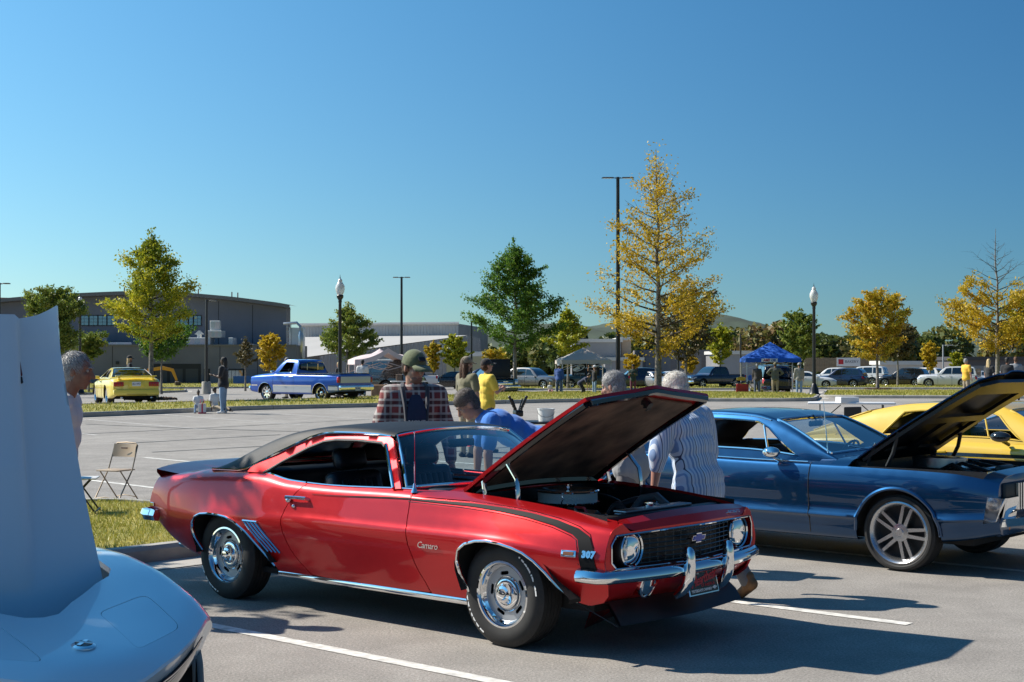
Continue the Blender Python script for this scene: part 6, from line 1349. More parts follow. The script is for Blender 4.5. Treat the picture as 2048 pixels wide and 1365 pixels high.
# heading 0 = nose to the right of the picture, -90 = nose towards the camera. px marks the front axle centre
far_car('black saloon parked across behind the man in the plaid shirt', 868, 118, 172, 'sedan', BLKC)
far_car('black hatch estate parked just behind the black saloon', 930, 128, 165, 'suv', NAVYC)
far_car('white pickup standing under the far side of the pink canopy', 752, 112, 184, 'pickup', WHITEC)
far_car('grey estate nosed towards the dark open-bonnet car', 1098, 118, -35, 'suv', GREYC)
far_car('dark green pickup parked behind the black shop banners', 1140, 116, 178, 'pickup', TEALC)
far_car('dark blue estate parked right behind the beige canopy', 1232, 120, 182, 'suv', NAVYC)
far_car('white saloon parked left of the dark blue pickup', 1300, 126, 190, 'sedan', WHITEC)
far_car('silver-blue saloon half hidden by the white-haired man', 1332, 118, -60, 'sedan', SILVC)
far_car('dark blue pickup with chrome grille nosed left by the blue canopy', 1392, 122, -148, 'pickup', NAVYC)
far_car('white low saloon parked behind the post-top lamp', 1652, 122, -14, 'sedan', WHITEC)
far_car('navy blue estate parked tail out beside the white saloon', 1648, 128, 152, 'suv', NAVYC)
far_car('large white estate parked behind the navy one', 1690, 140, 150, 'bigsuv', WHITEC)
far_car('white van-like car glimpsed between lamp post and navy estate', 1632, 142, 150, 'suv', WHITEC)
far_car('black crossover parked right of the big white estate', 1775, 134, 148, 'suv', BLKC)
far_car('small white crossover with red tail lamp right of the black one', 1812, 142, 140, 'suv', WHITEC)
far_car('boxy white estate at the right end of the far row', 1858, 128, 160, 'bigsuv', WHITEC)
far_car('pale blue saloon behind the boxy white estate', 1925, 140, 150, 'sedan', SILVC)
far_car('white saloon seen past the boxy white estate', 1960, 128, 165, 'sedan', WHITEC)
far_car('black off-roader parked behind the blue pickup under the pink canopy', 700, 74, 150, 'bigsuv', BLKC)
STALLV = far_car('black estate with open tailgate serving as the oil stall', 1528, 92, 92, 'bigsuv', BLKC)
# ---------------------------------------------------------------- yellow late coupe, tail towards us, on the left
my = modern('sedan'); my.update(hw=.93, wb=2.57, r=.335, ends=(-3.62, .95), top=[(-3.62, [.90]), (-3.5, [.98]), (-2.9, [1.0]), (-.9, [.97]), (.5, [.82]), (.95, [.6])], sh=[(-3.62, [.80]), (-3.5, [.90]), (-2.5, [.92]), (-.9, [.88]), (.5, [.74]), (.95, [.52])], plan=[(-3.62, [.86]), (-3.3, [.97]), (-2.5, [1]), (0, [.98]), (.55, [.88]), (.95, [.6])],
    cabin=[(-2.98, .99), (-2.5, 1.2), (-2.0, 1.33), (-1.55, 1.35), (-1.2, 1.29), (-.6, .97)], belt=.95, wr=.56, wbelt=.80, bot=[(-3.62, [.34]), (-3.3, [.25]), (-2.4, [.2]), (0, [.2]), (.95, [.28])],
    wins=dict(side=[[(-2.35, .4), (-2.05, 1.7), (-1.75, 1.8), (-1.75, .35)], [(-1.7, .35), (-1.7, 1.8), (-1.3, 1.7), (-.85, .4)]], screen_x=(-1.2, -.7), rear_x=(-2.9, -2.1)), patch=[], seams=(-.7, -1.75), handles=[(-1.6, .82)], wm=CHROME, nsp=5, twin=True, ri=.235, tw=.24,
    blocks=[('tail_lamp', LENSR, (-3.645, .62, .755), (.04, .36, .16), .03), ('rear_bumper', YEL2, (-3.66, 0, .46), (.16, 1.62, .22), .06), ('plate_recess', YEL2, (-3.655, 0, .75), (.03, .52, .2), .02), ('boot_spoiler', YEL2, (-3.58, 0, 1.045), (.2, 1.45, .035), .015), ('spoiler_foot', YEL2, (-3.55, .6, 1.0), (.14, .1, .09), .02), ('exhaust_tip', CHROME, (-3.68, .52, .27), (.1, .09, .07), .03), ('bumper_slots', BLACK, (-3.745, 0, .40), (.01, .7, .012), .003), ('brake_lamp', LENSR, (-3.685, 0, 1.046), (.012, .3, .02), .004)], plate=((-3.68, 0, .76), 'B2-497', (.72, .74, .8)))
mu, _, _ = gcar('bright yellow coupe with boot spoiler parked tail out on the left', (gp(238, 54.2).x, 54.2, terr(54)), R(115), YEL2, my, 'classic cars on show', name='classic_car', hi=True)
for sg in (1, -1):
    for k in range(3): q = MB(); q.bbox((-3.668, sg*(.52+.1*k), .755), (.01, .012, .15), .003, 1); q.build('lamp_divider', BLACK, mu)
m = MB(); m.bbox((-1.5, 0, .6), (1.9, 1.3, .5), .05, 2); m.build('interior', DARKIN, mu)
# ---------------------------------------------------------------- bright blue square-body pickup
tk = dict(hw=.99, wb=2.98, r=.335, ends=(-3.95, .82), ri=.235, tw=.26, wi=.12, nsp=8, wm=CHROME, trim=CHROME, top=[(-3.95, [1.08]), (-1.62, [1.09]), (-.9, [1.14]), (-.3, [1.13]), (.6, [1.06]), (.82, [1.0])], sh=[(-3.95, [1.04]), (-1.62, [1.05]), (-.9, [1.05]), (.6, [.99]), (.82, [.96])], bot=[(-3.95, [.42]), (-3.2, [.32]), (-2.4, [.28]), (0, [.28]), (.82, [.36])], plan=[(-3.95, [.97]), (-3.0, [1]), (0, [1]), (.6, [.985]), (.82, [.97])],
    cabin=[(-1.66, 1.06), (-1.62, 1.52), (-1.5, 1.64), (-.95, 1.66), (-.75, 1.58), (-.38, 1.12)], belt=1.08, wr=.66, wbelt=.88, wins=dict(side=[[(-1.38, .3), (-1.38, 1.75), (-.92, 1.75), (-.62, .3)]], screen=None, screen_x=(-.8, -.48), rear_x=(-1.65, -1.60), screen_v=2.3), arch=.40, lip=(.012, CHROME), glass=GLASSD,
    lines=[('side_moulding', CHROME, (.60, .65), (-3.9, -3.42)), ('side_moulding', CHROME, (.60, .65), (-2.54, -.45)), ('lower_paint', mat('silver_two_tone', (.50, .54, .60), .3, .3, coat=.8), (.36, .60), (-2.54, -.45)), ('lower_paint', mat('silver_two_tone', (.50, .54, .60), .3, .3, coat=.8), (.46, .60), (-3.9, -3.42)), ('side_moulding', CHROME, (.60, .65), (.43, .78))], seams=(-.45, -1.58), handles=[(-1.42, .96)], mirror=(-.55, 1.1, 1.16), mirrorm=CHROME,
    blocks=[('rear_bumper', CHROME, (-4.02, 0, .56), (.14, 1.9, .2), .04), ('front_bumper', CHROME, (.9, 0, .5), (.12, 1.9, .2), .04), ('tail_lamp', LENSR, (-3.93, .93, .86), (.1, .1, .22), .02), ('tailgate_band', mat('tailgate_white', (.62, .63, .62), .4, coat=.5), (-3.975, 0, .86), (.02, 1.7, .24), .01), ('tailgate_top', BLUET, (-3.965, 0, 1.0), (.03, 1.74, .1), .01), ('grille', CHROME, (.83, 0, .76), (.05, 1.5, .3), .02), ('bed_well', DOORD, (-2.8, 0, 1.06), (2.1, 1.6, .1), .01), ('bed_rail', BLACKG, (-2.8, .93, 1.075), (2.2, .06, .035), .01), ('exhaust_tip', CHROME, (-3.9, .5, .3), (.2, .08, .08), .03)], plate=((-4.095, 0, .52), 'T8 A27', (.75, .75, .75)))
tk['wins']['screen'] = None
pk, S_, CS_ = gcar('bright blue square pickup with silver lower panels and chrome wheels', (gp(566, 57.6).x, 57.5, terr(57)), R(144), BLUET, tk, 'classic cars on show', name='classic_pickup', cat='pickup truck', hi=True)
q = MB(); q.bbox((-1.655, 0, 1.36), (.02, 1.28, .26), .03, 2); q.build('rear_glass', GLASSD, pk)
for y in (-.3, .3): q = MB(); q.box((-1.675, y-.012, 1.24), (-1.66, y+.012, 1.48)); q.build('glass_bar', CHROME, pk)
q = MB(); q.bbox((-1.2, 0, .85), (.5, 1.5, .4), .06, 2); q.bbox((-1.45, 0, 1.12), (.16, 1.5, .42), .05, 2); q.build('bench_seat', DARKIN, pk)
steering_wheel(pk, -.95, .4, 1.12)
for k in range(9): q = MB(); q.sphere((-1.75-.24*k, .955, 1.105), .018, 8, 6); q.sphere((-1.75-.24*k, -.955, 1.105), .018, 8, 6); q.build('rail_stud', CHROME, pk)
# ---------------------------------------------------------------- dark old saloon facing us with its bonnet up
oc = modern('sedan'); oc.update(hw=.93, wb=2.92, r=.35, ends=(-3.9, .85), top=[(-3.9, [.8]), (-3.6, [.98]), (-.9, [1.02]), (.5, [.98]), (.85, [.85])], sh=[(-3.9, [.7]), (-3.6, [.92]), (-.9, [.96]), (.6, [.92]), (.85, [.8])], plan=[(-3.9, [.8]), (-3.2, [.98]), (-.5, [1]), (.5, [.97]), (.85, [.86])], cabin=[(-2.95, 1.02), (-2.7, 1.4), (-2.3, 1.53), (-1.5, 1.53), (-1.1, 1.4), (-.8, 1.02)], belt=1.0, blocks=[('front_bumper', CHROME, (.95, 0, .5), (.14, 1.85, .14), .05), ('grille', CHROME, (.87, 0, .68), (.05, .9, .16), .04), ('grille_badge', CHROME, (.91, 0, .80), (.03, .3, .06), .02), ('headlight', LENSW, (.84, .68, .74), (.08, .2, .2), .08)], patch=[], mirror=(-.7, .98, 1.08))
p = gp(1002, 84); old, _, _ = gcar('dark old saloon with upright black bonnet raised beside the oak', p, R(-72), paint('dark_petrol_paint', (.012, .05, .08), .4, .25), oc, 'classic cars on show', name='classic_car')
q = MB(); q.bbox((0, 0, .55), (.05, 1.45, 1.1), .02, 2, M=T(-.35, 0, 1.02, ry=-.12)); q.build('raised_bonnet', BLACK, old); q = MB(); q.bbox((.2, 0, .99), (1.0, 1.2, .02), .005, 1); q.build('engine_bay', DOORD, old)
# ---------------------------------------------------------------- metallic blue classic coupe, bonnet up, right of the red car
cg = dict(hw=.925, wb=2.82, r=.322, ends=(-3.95, .85), ri=.262, tw=.235, wi=.085, trim=CHROME, belt=.885, wr=.60, wbelt=.765, nsp=5, twin=True, wm=mat('machined_spokes', (.55, .55, .56), .26, .95), lipw=.042,
    sec=((.80, 0), (.93, .03), (.965, .26), (1.0, .315), (.975, .42), (.99, .62), (.985, .80), (.955, .94), (.915, 1.0)),
    top=[(-3.95, [.84]), (-3.7, [.9]), (-2.8, [.94]), (-1.0, [.925]), (-.3, [.95]), (.3, [.93]), (.85, [.85])], sh=[(-3.95, [.78]), (-3.7, [.85]), (-2.5, [.89]), (-1.3, [.875]), (-.8, [.875]), (0, [.87]), (.5, [.855]), (.85, [.79])], bot=[(-3.95, [.42]), (-3.5, [.3]), (-2.6, [.23]), (-.4, [.23]), (.45, [.28]), (.85, [.36])], plan=[(-3.95, [.86]), (-3.3, [.97]), (-2.3, [1]), (-.3, [1]), (.45, [.985]), (.85, [.91])],
    cabin=[(-3.3, .93), (-2.9, 1.14), (-2.45, 1.275), (-1.95, 1.315), (-1.55, 1.30), (-1.33, 1.255), (-.62, .925)], rail=.045, bay=(-.46, .72, 7.55), lip=(.015, None), wins=dict(side=[[(-2.52, .5), (-2.42, 1.0), (-2.2, 1.62), (-2.0, 1.72), (-1.48, 1.72), (-1.36, 1.55), (-1.02, .5)]], screen=None, screen_x=(-1.30, -.70), rear_x=(-3.2, -2.55), screen_v=2.45), seams=(-.82, -2.02), handles=[(-1.9, .76)], arch=.378)
cg['lip'] = (.016, BLUEM)
pb = Vector((3.813, 12.627, 0)); CG, S2, C2 = gcar('metallic blue classic coupe with raised bonnet right of the red car', pb, -.717, BLUEM, cg, 'classic cars on show', name='classic_car', hi=True)
S2f = lambda Q: S2.ev(Q[:, 0], Q[:, 1])
def cg_on(x, z, off=0, sg=1): P, n = S2.nrm(np.array([float(x)]), S2.vz(x, z, 0, 7)); p = P[0]+n[0]*off; return Vector((p[0], p[1]*sg, p[2]))
q = MB(); q.tube([cg_on(x, .905, 0) if False else S2.ev(np.array([x]), np.array([7.9]))[0]+[0, 0, .01] for x in np.linspace(-2.0, -.85, 10)], .008, 6); q.build('sill_moulding', CHROME, CG)
for sg in (1, -1):
    q = MB(); q.tube([C2.ev(np.array([x]), np.array([2.02]))[0]*[1, sg, 1] for x in np.linspace(-2.6, -1.36, 12)], .009, 6); q.build('drip_moulding', CHROME, CG)
    q = MB(); q.tube([C2.ev(np.array([x]), np.array([v]))[0]*[1, sg, 1]+[0, 0, 0] for x, v in ((-1.42, 1.62), (-1.33, .5))], .010, 6); q.build('quarter_light_bar', CHROME, CG)
    # chrome-capped wing tip, vertical-bar grille, bumper
    q = MB(); q.prism([(.735, .452), (.84, .475), (.905, .665), (.775, .668)], sg*.79, sg*.868, plane='xz'); q.prism([(.862, .475), (.88, .475), (.915, .665), (.90, .665)], sg*.56, sg*.80, plane='xz'); q.build('wing_tip_cap', CHROME, CG)
    for i in range(13): q = MB(); y = sg*(.06+.041*i); x = .93-.06*abs(y); q.bbox((x, y, .665), (.03, .013, .225), .005, 1, M=T()); q.build('grille_bar', CHROME, CG)
q = MB(); q.bbox((.855, 0, .67), (.05, 1.5, .22), .02, 2); q.build('grille_backing', BLACK, CG)
loft_bar([(.0, -.04), (.035, -.035), (.045, .03), (0, .04), (-.012, 0)], [(.86, -.80, .47), (.91, -.66, .47), (.97, -.4, .47), (1.0, 0, .47), (.97, .4, .47), (.91, .66, .47), (.86, .80, .47)]).build('front_bumper', CHROME, CG, recalc=True)
q = MB(); q.bbox((.80, 0, .40), (.08, 1.5, .12), .03, 2); q.build('front_valance', BLUEM, CG)
for sg in (1, -1): q = MB(); q.lathe([(.0005, .03), (.04, .02), (.05, 0)], 16, M=T(.83, sg*.62, .405, ry=PI/2)); po = q.build('indicator', LENSA, CG); q = MB(); q.lathe([(.05, -.01), (.056, .01), (.05, .016)], 16, M=T(.83, sg*.62, .405, ry=PI/2)); q.build('indicator_ring', CHROME, po)
def cg_hood():
    HA2 = R(35.5); hd = empty('bonnet', (-.47, 0, .945), parent=CG); hd.rotation_euler = (0, -HA2, 0)
    hz = lambda x, y: -.02-.045*x**2+.02*(1-(y/.7)**2)+.028*np.exp(-(y/.2)**4)*np.clip((x-.35)*4, 0, 1)
    hf = lambda Q: np.stack([Q[:, 0], Q[:, 1], hz(Q[:, 0], Q[:, 1])], 1)
    ho = [(0, -.70), (1.28, -.69), (1.36, -.45), (1.36, .45), (1.28, .69), (0, .70)]
    v, f = surf(hf, ho, step=.05, thick=.012, maxedge=.05); mbs((v, f)).build('skin', BLUEM, hd)
    v, f = surf(lambda Q: hf(Q)-[0, 0, .016], [(.02, -.685), (1.27, -.675), (1.34, -.44), (1.34, .44), (1.27, .675), (.02, .685)], step=.08); mbs((v, f)).build('underside', BLACK, hd)
    hole = [[(.18, -.56), (.62, -.56), (.62, -.08), (.18, -.08)], [(.18, .08), (.62, .08), (.62, .56), (.18, .56)], [(.72, -.5), (1.12, -.46), (1.12, .46), (.72, .5)]]
    v, f = surf(lambda Q: np.stack([Q[:, 0], Q[:, 1], hz(Q[:, 0], 0*Q[:, 1]+.6)-.035], 1), [(0.02, -.68), (1.26, -.67), (1.33, -.44), (1.33, .44), (1.26, .67), (.02, .68)], hole, step=.06, thick=.03, maxedge=.06); mbs((v, f)).build('inner_frame', mat('hood_frame_black', (.008, .008, .009), .3), hd)
    for sg in (1, -1):
        q = MB(); q.tube([(.08, sg*.62, -.06), (.30, sg*.62, -.06)], .014, 6); q.build('hinge_plate', BLACK, hd)
        q = MB(); q.tube([(-.38, sg*.66, .86), (-.36, sg*.66, .95), (-.30, sg*.655, 1.05)], .018, 6); q.tube([(-.20, sg*.66, .86), (-.14, sg*.66, .98), (-.10, sg*.655, 1.16)], .018, 6); q.build('bonnet_hinge', BLACK, CG)
cg_hood()
# engine bay of the blue coupe
q = MB(); q.box((-.47, -.72, .4), (-.44, .72, .9)); q.build('firewall', BLACK, CG)
q = MB(); q.add([(-.46, -.74, .5), (.75, -.74, .5), (.75, .74, .5), (-.46, .74, .5)], [(0, 1, 2, 3)])
for sg in (1, -1): q.grid([[Vector((x, sg*.74, z)) for z in (.5, .86)] for x in (-.46, .1, .72)])
q.build('inner_wings', MATS['bay_black'], CG)
q = MB(); q.bbox((.62, 0, .82), (.1, 1.35, .03), .01, 1); q.build('radiator_cover', BLACKG, CG)
q = MB(); q.lathe([(.0005, .09), (.17, .09), (.20, .085), (.20, .0)], 32, M=T(-.02, 0, .83, s=(1.25, .8, 1))); q.build('air_cleaner', ALU, CG)
for k in range(6): q = MB(); q.bbox((.25+.07*k, .1*math.sin(k*2.1), .80+.03*math.cos(k*1.7)), (.06, .3, .08), .02, 2); q.build('engine_part', (ALU, BLACK, mat('grey_cast', (.2, .2, .2), .4, .7))[k % 3], CG)
for sg in (1, -1): q = MB(); q.bbox((.0, sg*.26, .76), (.5, .13, .09), .03, 2); q.build('valve_cover', ALU, CG)
for k in range(4): q = MB(); y = -.5+.3*k; q.tube([(.1, y*.5, .82), (.25, y*.7, .88), (.45, y, .84), (.6, y, .80)], .018, 7); q.build('hose', BLACK, CG)
TAN = mat('saddle_brown_trim', (.16, .075, .03), .5)
for y in (-.36, .36): bucket_seat(CG, -1.45, y, .28, TAN, headrest=False)
q = MB(); q.bbox((-2.3, 0, .62), (.5, 1.2, .5), .08, 2); q.build('rear_seat', TAN, CG)
q = MB(); q.bbox((-.86, 0, .82), (.34, 1.4, .17), .05, 3); q.build('dashboard', BLACK, CG); steering_wheel(CG, -1.12, .36, .84)
q = MB(); q.box((-2.9, -.8, .25), (-.45, .8, .3)); q.build('floor_pan', UNDER, CG)
for sg in (1, -1): q = MB(); q.bbox((-1.45, sg*.79, .6), (1.2, .05, .48), .02, 2); q.build('door_card', BLACK, CG)
q = MB(); q.tube([(-1.28, 0, 1.26), (-1.24, 0, 1.2)], .008, 6); q.bbox((-1.25, 0, 1.18), (.03, .24, .055), .02, 2); q.build('rear_view_mirror', BLACKG, CG)
q = MB(); q.sphere((-1.17, -.95, .955), .07, 14, 10, sc=(1.25, .9, .72)); q.tube([(-1.15, -.93, .91), (-1.12, -.86, .875)], .018, 8); q.build('door_mirror', CHROME, CG)
q = MB(); q.tube([(-.72, -.73, .89), (-.74, -.73, 1.10), (-.77, -.73, 1.42)], [.006, .005, .0025], 6); q.lathe([(.018, 0), (.012, .03), (.006, .05)], 12, M=T(-.72, -.73, .875)); q.build('aerial', CHROME, CG)
q = MB(); q.bbox((-.93, .28, .935), (.004, .3, .21), .001, 1, M=T()); 
pc = MB(); pc.box((-.105, -.15, 0), (.105, .15, .002), T(-.93, .30, .955, ry=-.5)); pc.build('paper_card', mat('show_card', (.7, .7, .68), .8), CG)
for y0 in (-.05, .45): q = MB(); q.tube([C2.ev(np.array([-.66]), np.array([3.6]))[0]*[1, 1, 1]+[.05, y0+.25, .02], C2.ev(np.array([-.74]), np.array([3.6]))[0]+[.05, y0-.1, .03]], .007, 5); q.build('wiper', CHROME, CG)
# ---------------------------------------------------------------- yellow fastback coupe beyond the blue one
yc = dict(hw=.93, wb=2.79, r=.33, ends=(-3.85, .85), ri=.22, tw=.22, wi=.1, trim=YEL, belt=.92, wr=.60, wbelt=.80, nsp=5, top=[(-3.85, [.88]), (-3.6, [.95]), (-2.9, [.98]), (-.9, [.94]), (0, [.95]), (.6, [.88]), (.85, [.75])], sh=[(-3.85, [.8]), (-3.6, [.88]), (-2.6, [.93]), (-1.3, [.89]), (0, [.86]), (.85, [.68])], bot=[(-3.85, [.42]), (-3.4, [.3]), (-2.6, [.23]), (-.4, [.23]), (.85, [.3])], plan=[(-3.85, [.84]), (-3.3, [.97]), (-2.3, [1]), (0, [.99]), (.5, [.95]), (.85, [.8])],
    cabin=[(-3.45, .95), (-3.0, 1.12), (-2.6, 1.25), (-2.2, 1.315), (-1.7, 1.335), (-1.3, 1.32), (-1.12, 1.27), (-.55, .93)], rail=.05, lip=None, wins=dict(side=[[(-2.50, .35), (-2.28, 1.62), (-2.1, 1.68), (-1.32, 1.70), (-1.2, 1.55), (-.92, .35)]], screen=None, screen_x=(-1.1, -.62), rear_x=(-3.35, -2.7), screen_v=2.4), seams=(-.8, -1.95), lines=[('side_stripe', BLACKG, (.765, .80), (-3.5, .5)), ('pinstripe', BLACKG, (.745, .750), (-3.5, .5))], handles=[(-1.76, .80)], arch=.385)
py_ = LO+LU*1.02+LW*8.0; YC, S3, C3 = gcar('yellow fastback coupe with black side stripe beyond the blue one', Vector((py_.x, py_.y, 0)), -.717, YEL, yc, 'classic cars on show', name='classic_car', hi=True)
LIME = mat('lime_green_upholstery', (.22, .27, .035), .45, bump=.05, bscale=60)
for y in (-.36, .36): bucket_seat(YC, -1.55, y, .34, LIME, w=.5)
q = MB(); q.bbox((-2.35, 0, .66), (.5, 1.2, .5), .08, 2); q.build('rear_seat', LIME, YC); q = MB(); q.bbox((-.82, 0, .84), (.34, 1.4, .17), .05, 3); q.build('dashboard', BLACK, YC); steering_wheel(YC, -1.1, .36, .92)
q = MB(); q.box((-2.9, -.8, .25), (-.45, .8, .3)); q.build('floor_pan', UNDER, YC)
for sg in (1, -1): q = MB(); q.bbox((-1.45, sg*.80, .62), (1.2, .05, .5), .02, 2); q.build('door_card', LIME, YC); q = MB(); q.sphere((-1.06, sg*1.0, .985), .075, 14, 10, sc=(1.5, .8, .75)); q.tube([(-1.04, sg*.98, .94), (-1.02, sg*.88, .90)], .02, 8); q.build('door_mirror', BLACKG, YC)
for sg in (1, -1): q = MB(); q.tube([C3.ev(np.array([x]), np.array([v]))[0]*[1, sg, 1] for x, v in ((-1.38, 1.66), (-1.28, .4))], .010, 6); q.build('quarter_light_bar', YEL, YC)
# black interior roll of the two seats' headrests reads green in the photograph; a dark coupe stands beyond, cut by the frame
dk = dict(yc); dk.update(trim=CHROME, lines=[], handles=[(-1.76, .8)]); pd = LO+LU*1.6+LW*11.2; DKC, _, _ = gcar('dark classic coupe past the yellow one, cut by the right edge', Vector((pd.x, pd.y, 0)), -.717, paint('deep_blue_black_paint', (.008, .014, .03), .3, .25), dk, 'classic cars on show', name='classic_car', hi=True)
q = MB(); q.bbox((-1.5, 0, .62), (1.6, 1.3, .5), .08, 2); q.build('interior', DARKIN, DKC)
# two more raised boot lids / bonnets glimpsed between people
def panel_car(label, px, py, Y, w, ang, col, rz):
    p = at(px, py, Y); sp = dict(yc); sp.update(lines=[], trim=CHROME); g_, _, _ = gcar(label, Vector((p.x, p.y, terr(Y))), rz, col, sp, 'classic cars on show', name='classic_car')
    hd = empty('bonnet', (-.47, 0, .95), parent=g_); hd.rotation_euler = (0, -R(ang), 0)
    v, f = surf(lambda Q: np.stack([Q[:, 0], Q[:, 1], .03-.10*Q[:, 0]**2+.03*(1-(Q[:, 1]/.7)**2)], 1), [(0, -.7), (1.25, -.66), (1.3, 0), (1.25, .66), (0, .7)], step=.08, thick=.03); mbs((v, f)).build('skin', col, hd)
# ================================================================ SILVER SPORTS CAR at the left edge, bonnet hinged forward and up
SILV = paint('silver_blue_paint', (.60, .72, .79), .15, .4, .04, coat=.8)
def silver_sports():
    car = empty('classic_car', (-2.155, 6.094, 0), -.88, 'silver-blue sports car with its forward-hinged bonnet standing upright', 'car', 'classic cars on show')
    zc = pch([-1.2, -.5, .2, .45, .8, .95, 1.06], [[.80], [.78], [.745], [.715], [.665], [.625], [.565]]); zf = pch([-1.2, -.7, -.3, .05, .45, .65, .9, 1.06], [[.84], [.875], [.875], [.85], [.765], [.70], [.62], [.565]])
    nose = pch([0, .12, .3, .45, .6, .70, .76, .80], [[1.06], [1.035], [.93], [.80], [.64], [.50], [.36], [.15]])
    def zz(x, y):
        ya = np.abs(y); a = zc(x)[:, 0]; f = zf(x)[:, 0]; t = np.clip(ya/.62, 0, 1); bl = t**3*(10-15*t+6*t*t); z = a+(f-a)*bl
        xn = nose(np.clip(ya, 0, .8))[:, 0]; d = np.clip((xn-x)/.16, 0, 1); z = z-(1-d)**2*.022
        z = z-np.clip((ya-.58)/.2, 0, 1.2)**2*.24; return z
    def df(Q): return np.stack([Q[:, 0], Q[:, 1], zz(Q[:, 0], Q[:, 1])], 1)
    hop = [(-1.25, .52), (-.2, .47), (.04, .445), (.12, .40), (.15, .33), (.27, .17), (.38, .07), (.40, 0)]
    hole = hop+[(x, -y) for x, y in hop[::-1][1:]]
    ny = np.linspace(.80, 0, 22); edge = [(float(nose(y)[0][0]), y) for y in ny]
    out = [(-1.3, .84), (-.4, .83), (0, .81), (.12, .805)]+edge; out = out+[(x, -y) for x, y in out[::-1][1:]]
    cor = [(-1.3, .53)]+hop[1:]; cut = [(-1.3, .84), (-.4, .83), (0, .81), (.12, .805)]+edge+[(x, -y) for x, y in ([(-1.3, .84), (-.4, .83), (0, .81), (.12, .805)]+edge)[::-1][1:]]+[(-1.3, -.53)]+[(x, -y) for x, y in hop[1:]]+[(x, y) for x, y in hop[::-1][1:-1]]+[(-1.3, .53)]
    lids = []
    for sg in (1, -1):
        L_ = [(.449, .208), (.398, .441), (.717, .449), (.883, .183)]; L_ = rounded([(x, y*sg) for x, y in L_], .05, 4); lids.append(L_)
    v, f = surf(df, cut, lids, step=.045, flange=.03, maxedge=.03)
    b = mbs((v, f)); o = b.build('front_bodywork', SILV, car, ang=50)
    for L_ in lids:
        c = np.mean(np.array(L_), 0); ins = [tuple(c+(np.array(p)-c)*.985) for p in L_]
        v, f = surf(df, ins, step=.05, thick=.02, off=-.001, maxedge=.03); mbs((v, f)).build('headlight_lid', SILV, car, ang=50)
        q = MB(); q.tube([Vector(p)-Vector((0, 0, .014)) for p in df(np.array(L_))], .008, 5, closed=True); q.build('lid_gap', BLACK, car)
    # wrap-over front bumper face with grille slots
    full = edge+[(x, -y) for x, y in edge[::-1][1:]]; full = densify(full, .06)[:-int(1.6/.06)] if False else full
    q = MB(); rows = []
    for x, y in full:
        z0 = float(zz(np.array([x]), np.array([y]))[0]); rows.append([Vector((x, y, z0)), Vector((x+.004, y*1.003, z0-.012)), Vector((x-.012, y*.995, z0-.03)), Vector((x-.06, y*.975, z0-.12)), Vector((x-.13, y*.94, z0-.22))])
    q.grid(rows[::1], flip=True); q.build('nose_bumper', SILV, car, ang=50, recalc=True)
    for sg in (1, -1):
        q = MB(); pts = [(float(nose(y)[0][0]), y*sg) for y in np.linspace(.24, .62, 9)]; R_ = []
        for x, y in pts: z0 = float(zz(np.array([x]), np.array([y]))[0]); R_.append([Vector((x-.035, y*.985, z0-.075)), Vector((x-.10, y*.955, z0-.185))])
        q.grid([[p+Vector((.012, 0, 0)) for p in r] for r in R_]); go = q.build('grille_slot', BLACK, car)
        for k in range(6):
            q = MB(); q.tube([r[0].lerp(r[1], (k+.5)/6)+Vector((.016, 0, 0)) for r in R_], .004, 4); q.build('grille_bar', ALU, go)
    # crossed-flags badge
    q = MB(); zb = float(zz(np.array([.80]), np.array([0.]))[0]); Mb = T(.80, 0, zb+.004, ry=.16); q.lathe([(.0005, .010), (.036, .009), (.046, .002), (.046, -.004)], 24, M=Mb); bo = q.build('badge', CHROME, car)
    q = MB(); q.lathe([(.0005, .0118), (.034, .0108)], 20, M=Mb); q.build('badge_field', mat('badge_black', (.02, .02, .025), .3), bo)
    for sg, mm in ((1, mat('badge_red', (.5, .03, .03), .4)), (-1, WHITEP)): q = MB(); q.box((-.034, -.004, .012), (.034, .012, .014), Mb @ T(rz=.7*sg+PI/2)); q.build('flag', mm if sg < 0 else CHROME, bo)
    # raised bonnet: leaning back, power bulge with creases, its upper surface towards us
    ax = Vector((-.43, 0, .903)); nn = Vector((.903, 0, .43))
    def hb(Q):
        s, y = Q[:, 0], Q[:, 1]; hw_ = .435+0*s; e = np.clip(np.abs(y)/hw_, 0, 1)
        x0 = -.02; z0 = .77
        wb_ = .10+.13*s/1.34; hgt = .06*np.clip(s/.55, 0, 1)**.7; d = np.abs(y)-wb_
        n = hgt/(1+np.exp(np.clip(d/.007, -30, 30)))-.015*e**2+.05*e**6*np.clip((s-.5)/.9, 0, 1)+.05*e**4*np.clip((s-1.15)/.27, 0, 1)
        n = n-.035*np.sin(PI*np.clip(s/1.34, 0, 1))
        return np.stack([x0+ax.x*s+nn.x*n, y, z0+ax.z*s+nn.z*n+.03*e**3*np.clip((s-1.2)/.22, 0, 1)], 1)
    ho = [(0, -.435), (-.10, -.30), (-.2, -.15), (-.24, 0), (-.2, .15), (-.10, .30), (0, .435), (.8, .435), (1.34, .43), (1.32, .34), (1.305, .18), (1.305, -.18), (1.32, -.34), (1.34, -.43), (.8, -.435)]
    v, f = surf(hb, ho, step=.02, thick=.02, maxedge=.03); hd = mbs((v, f)).build('bonnet', SILV, car, ang=60)
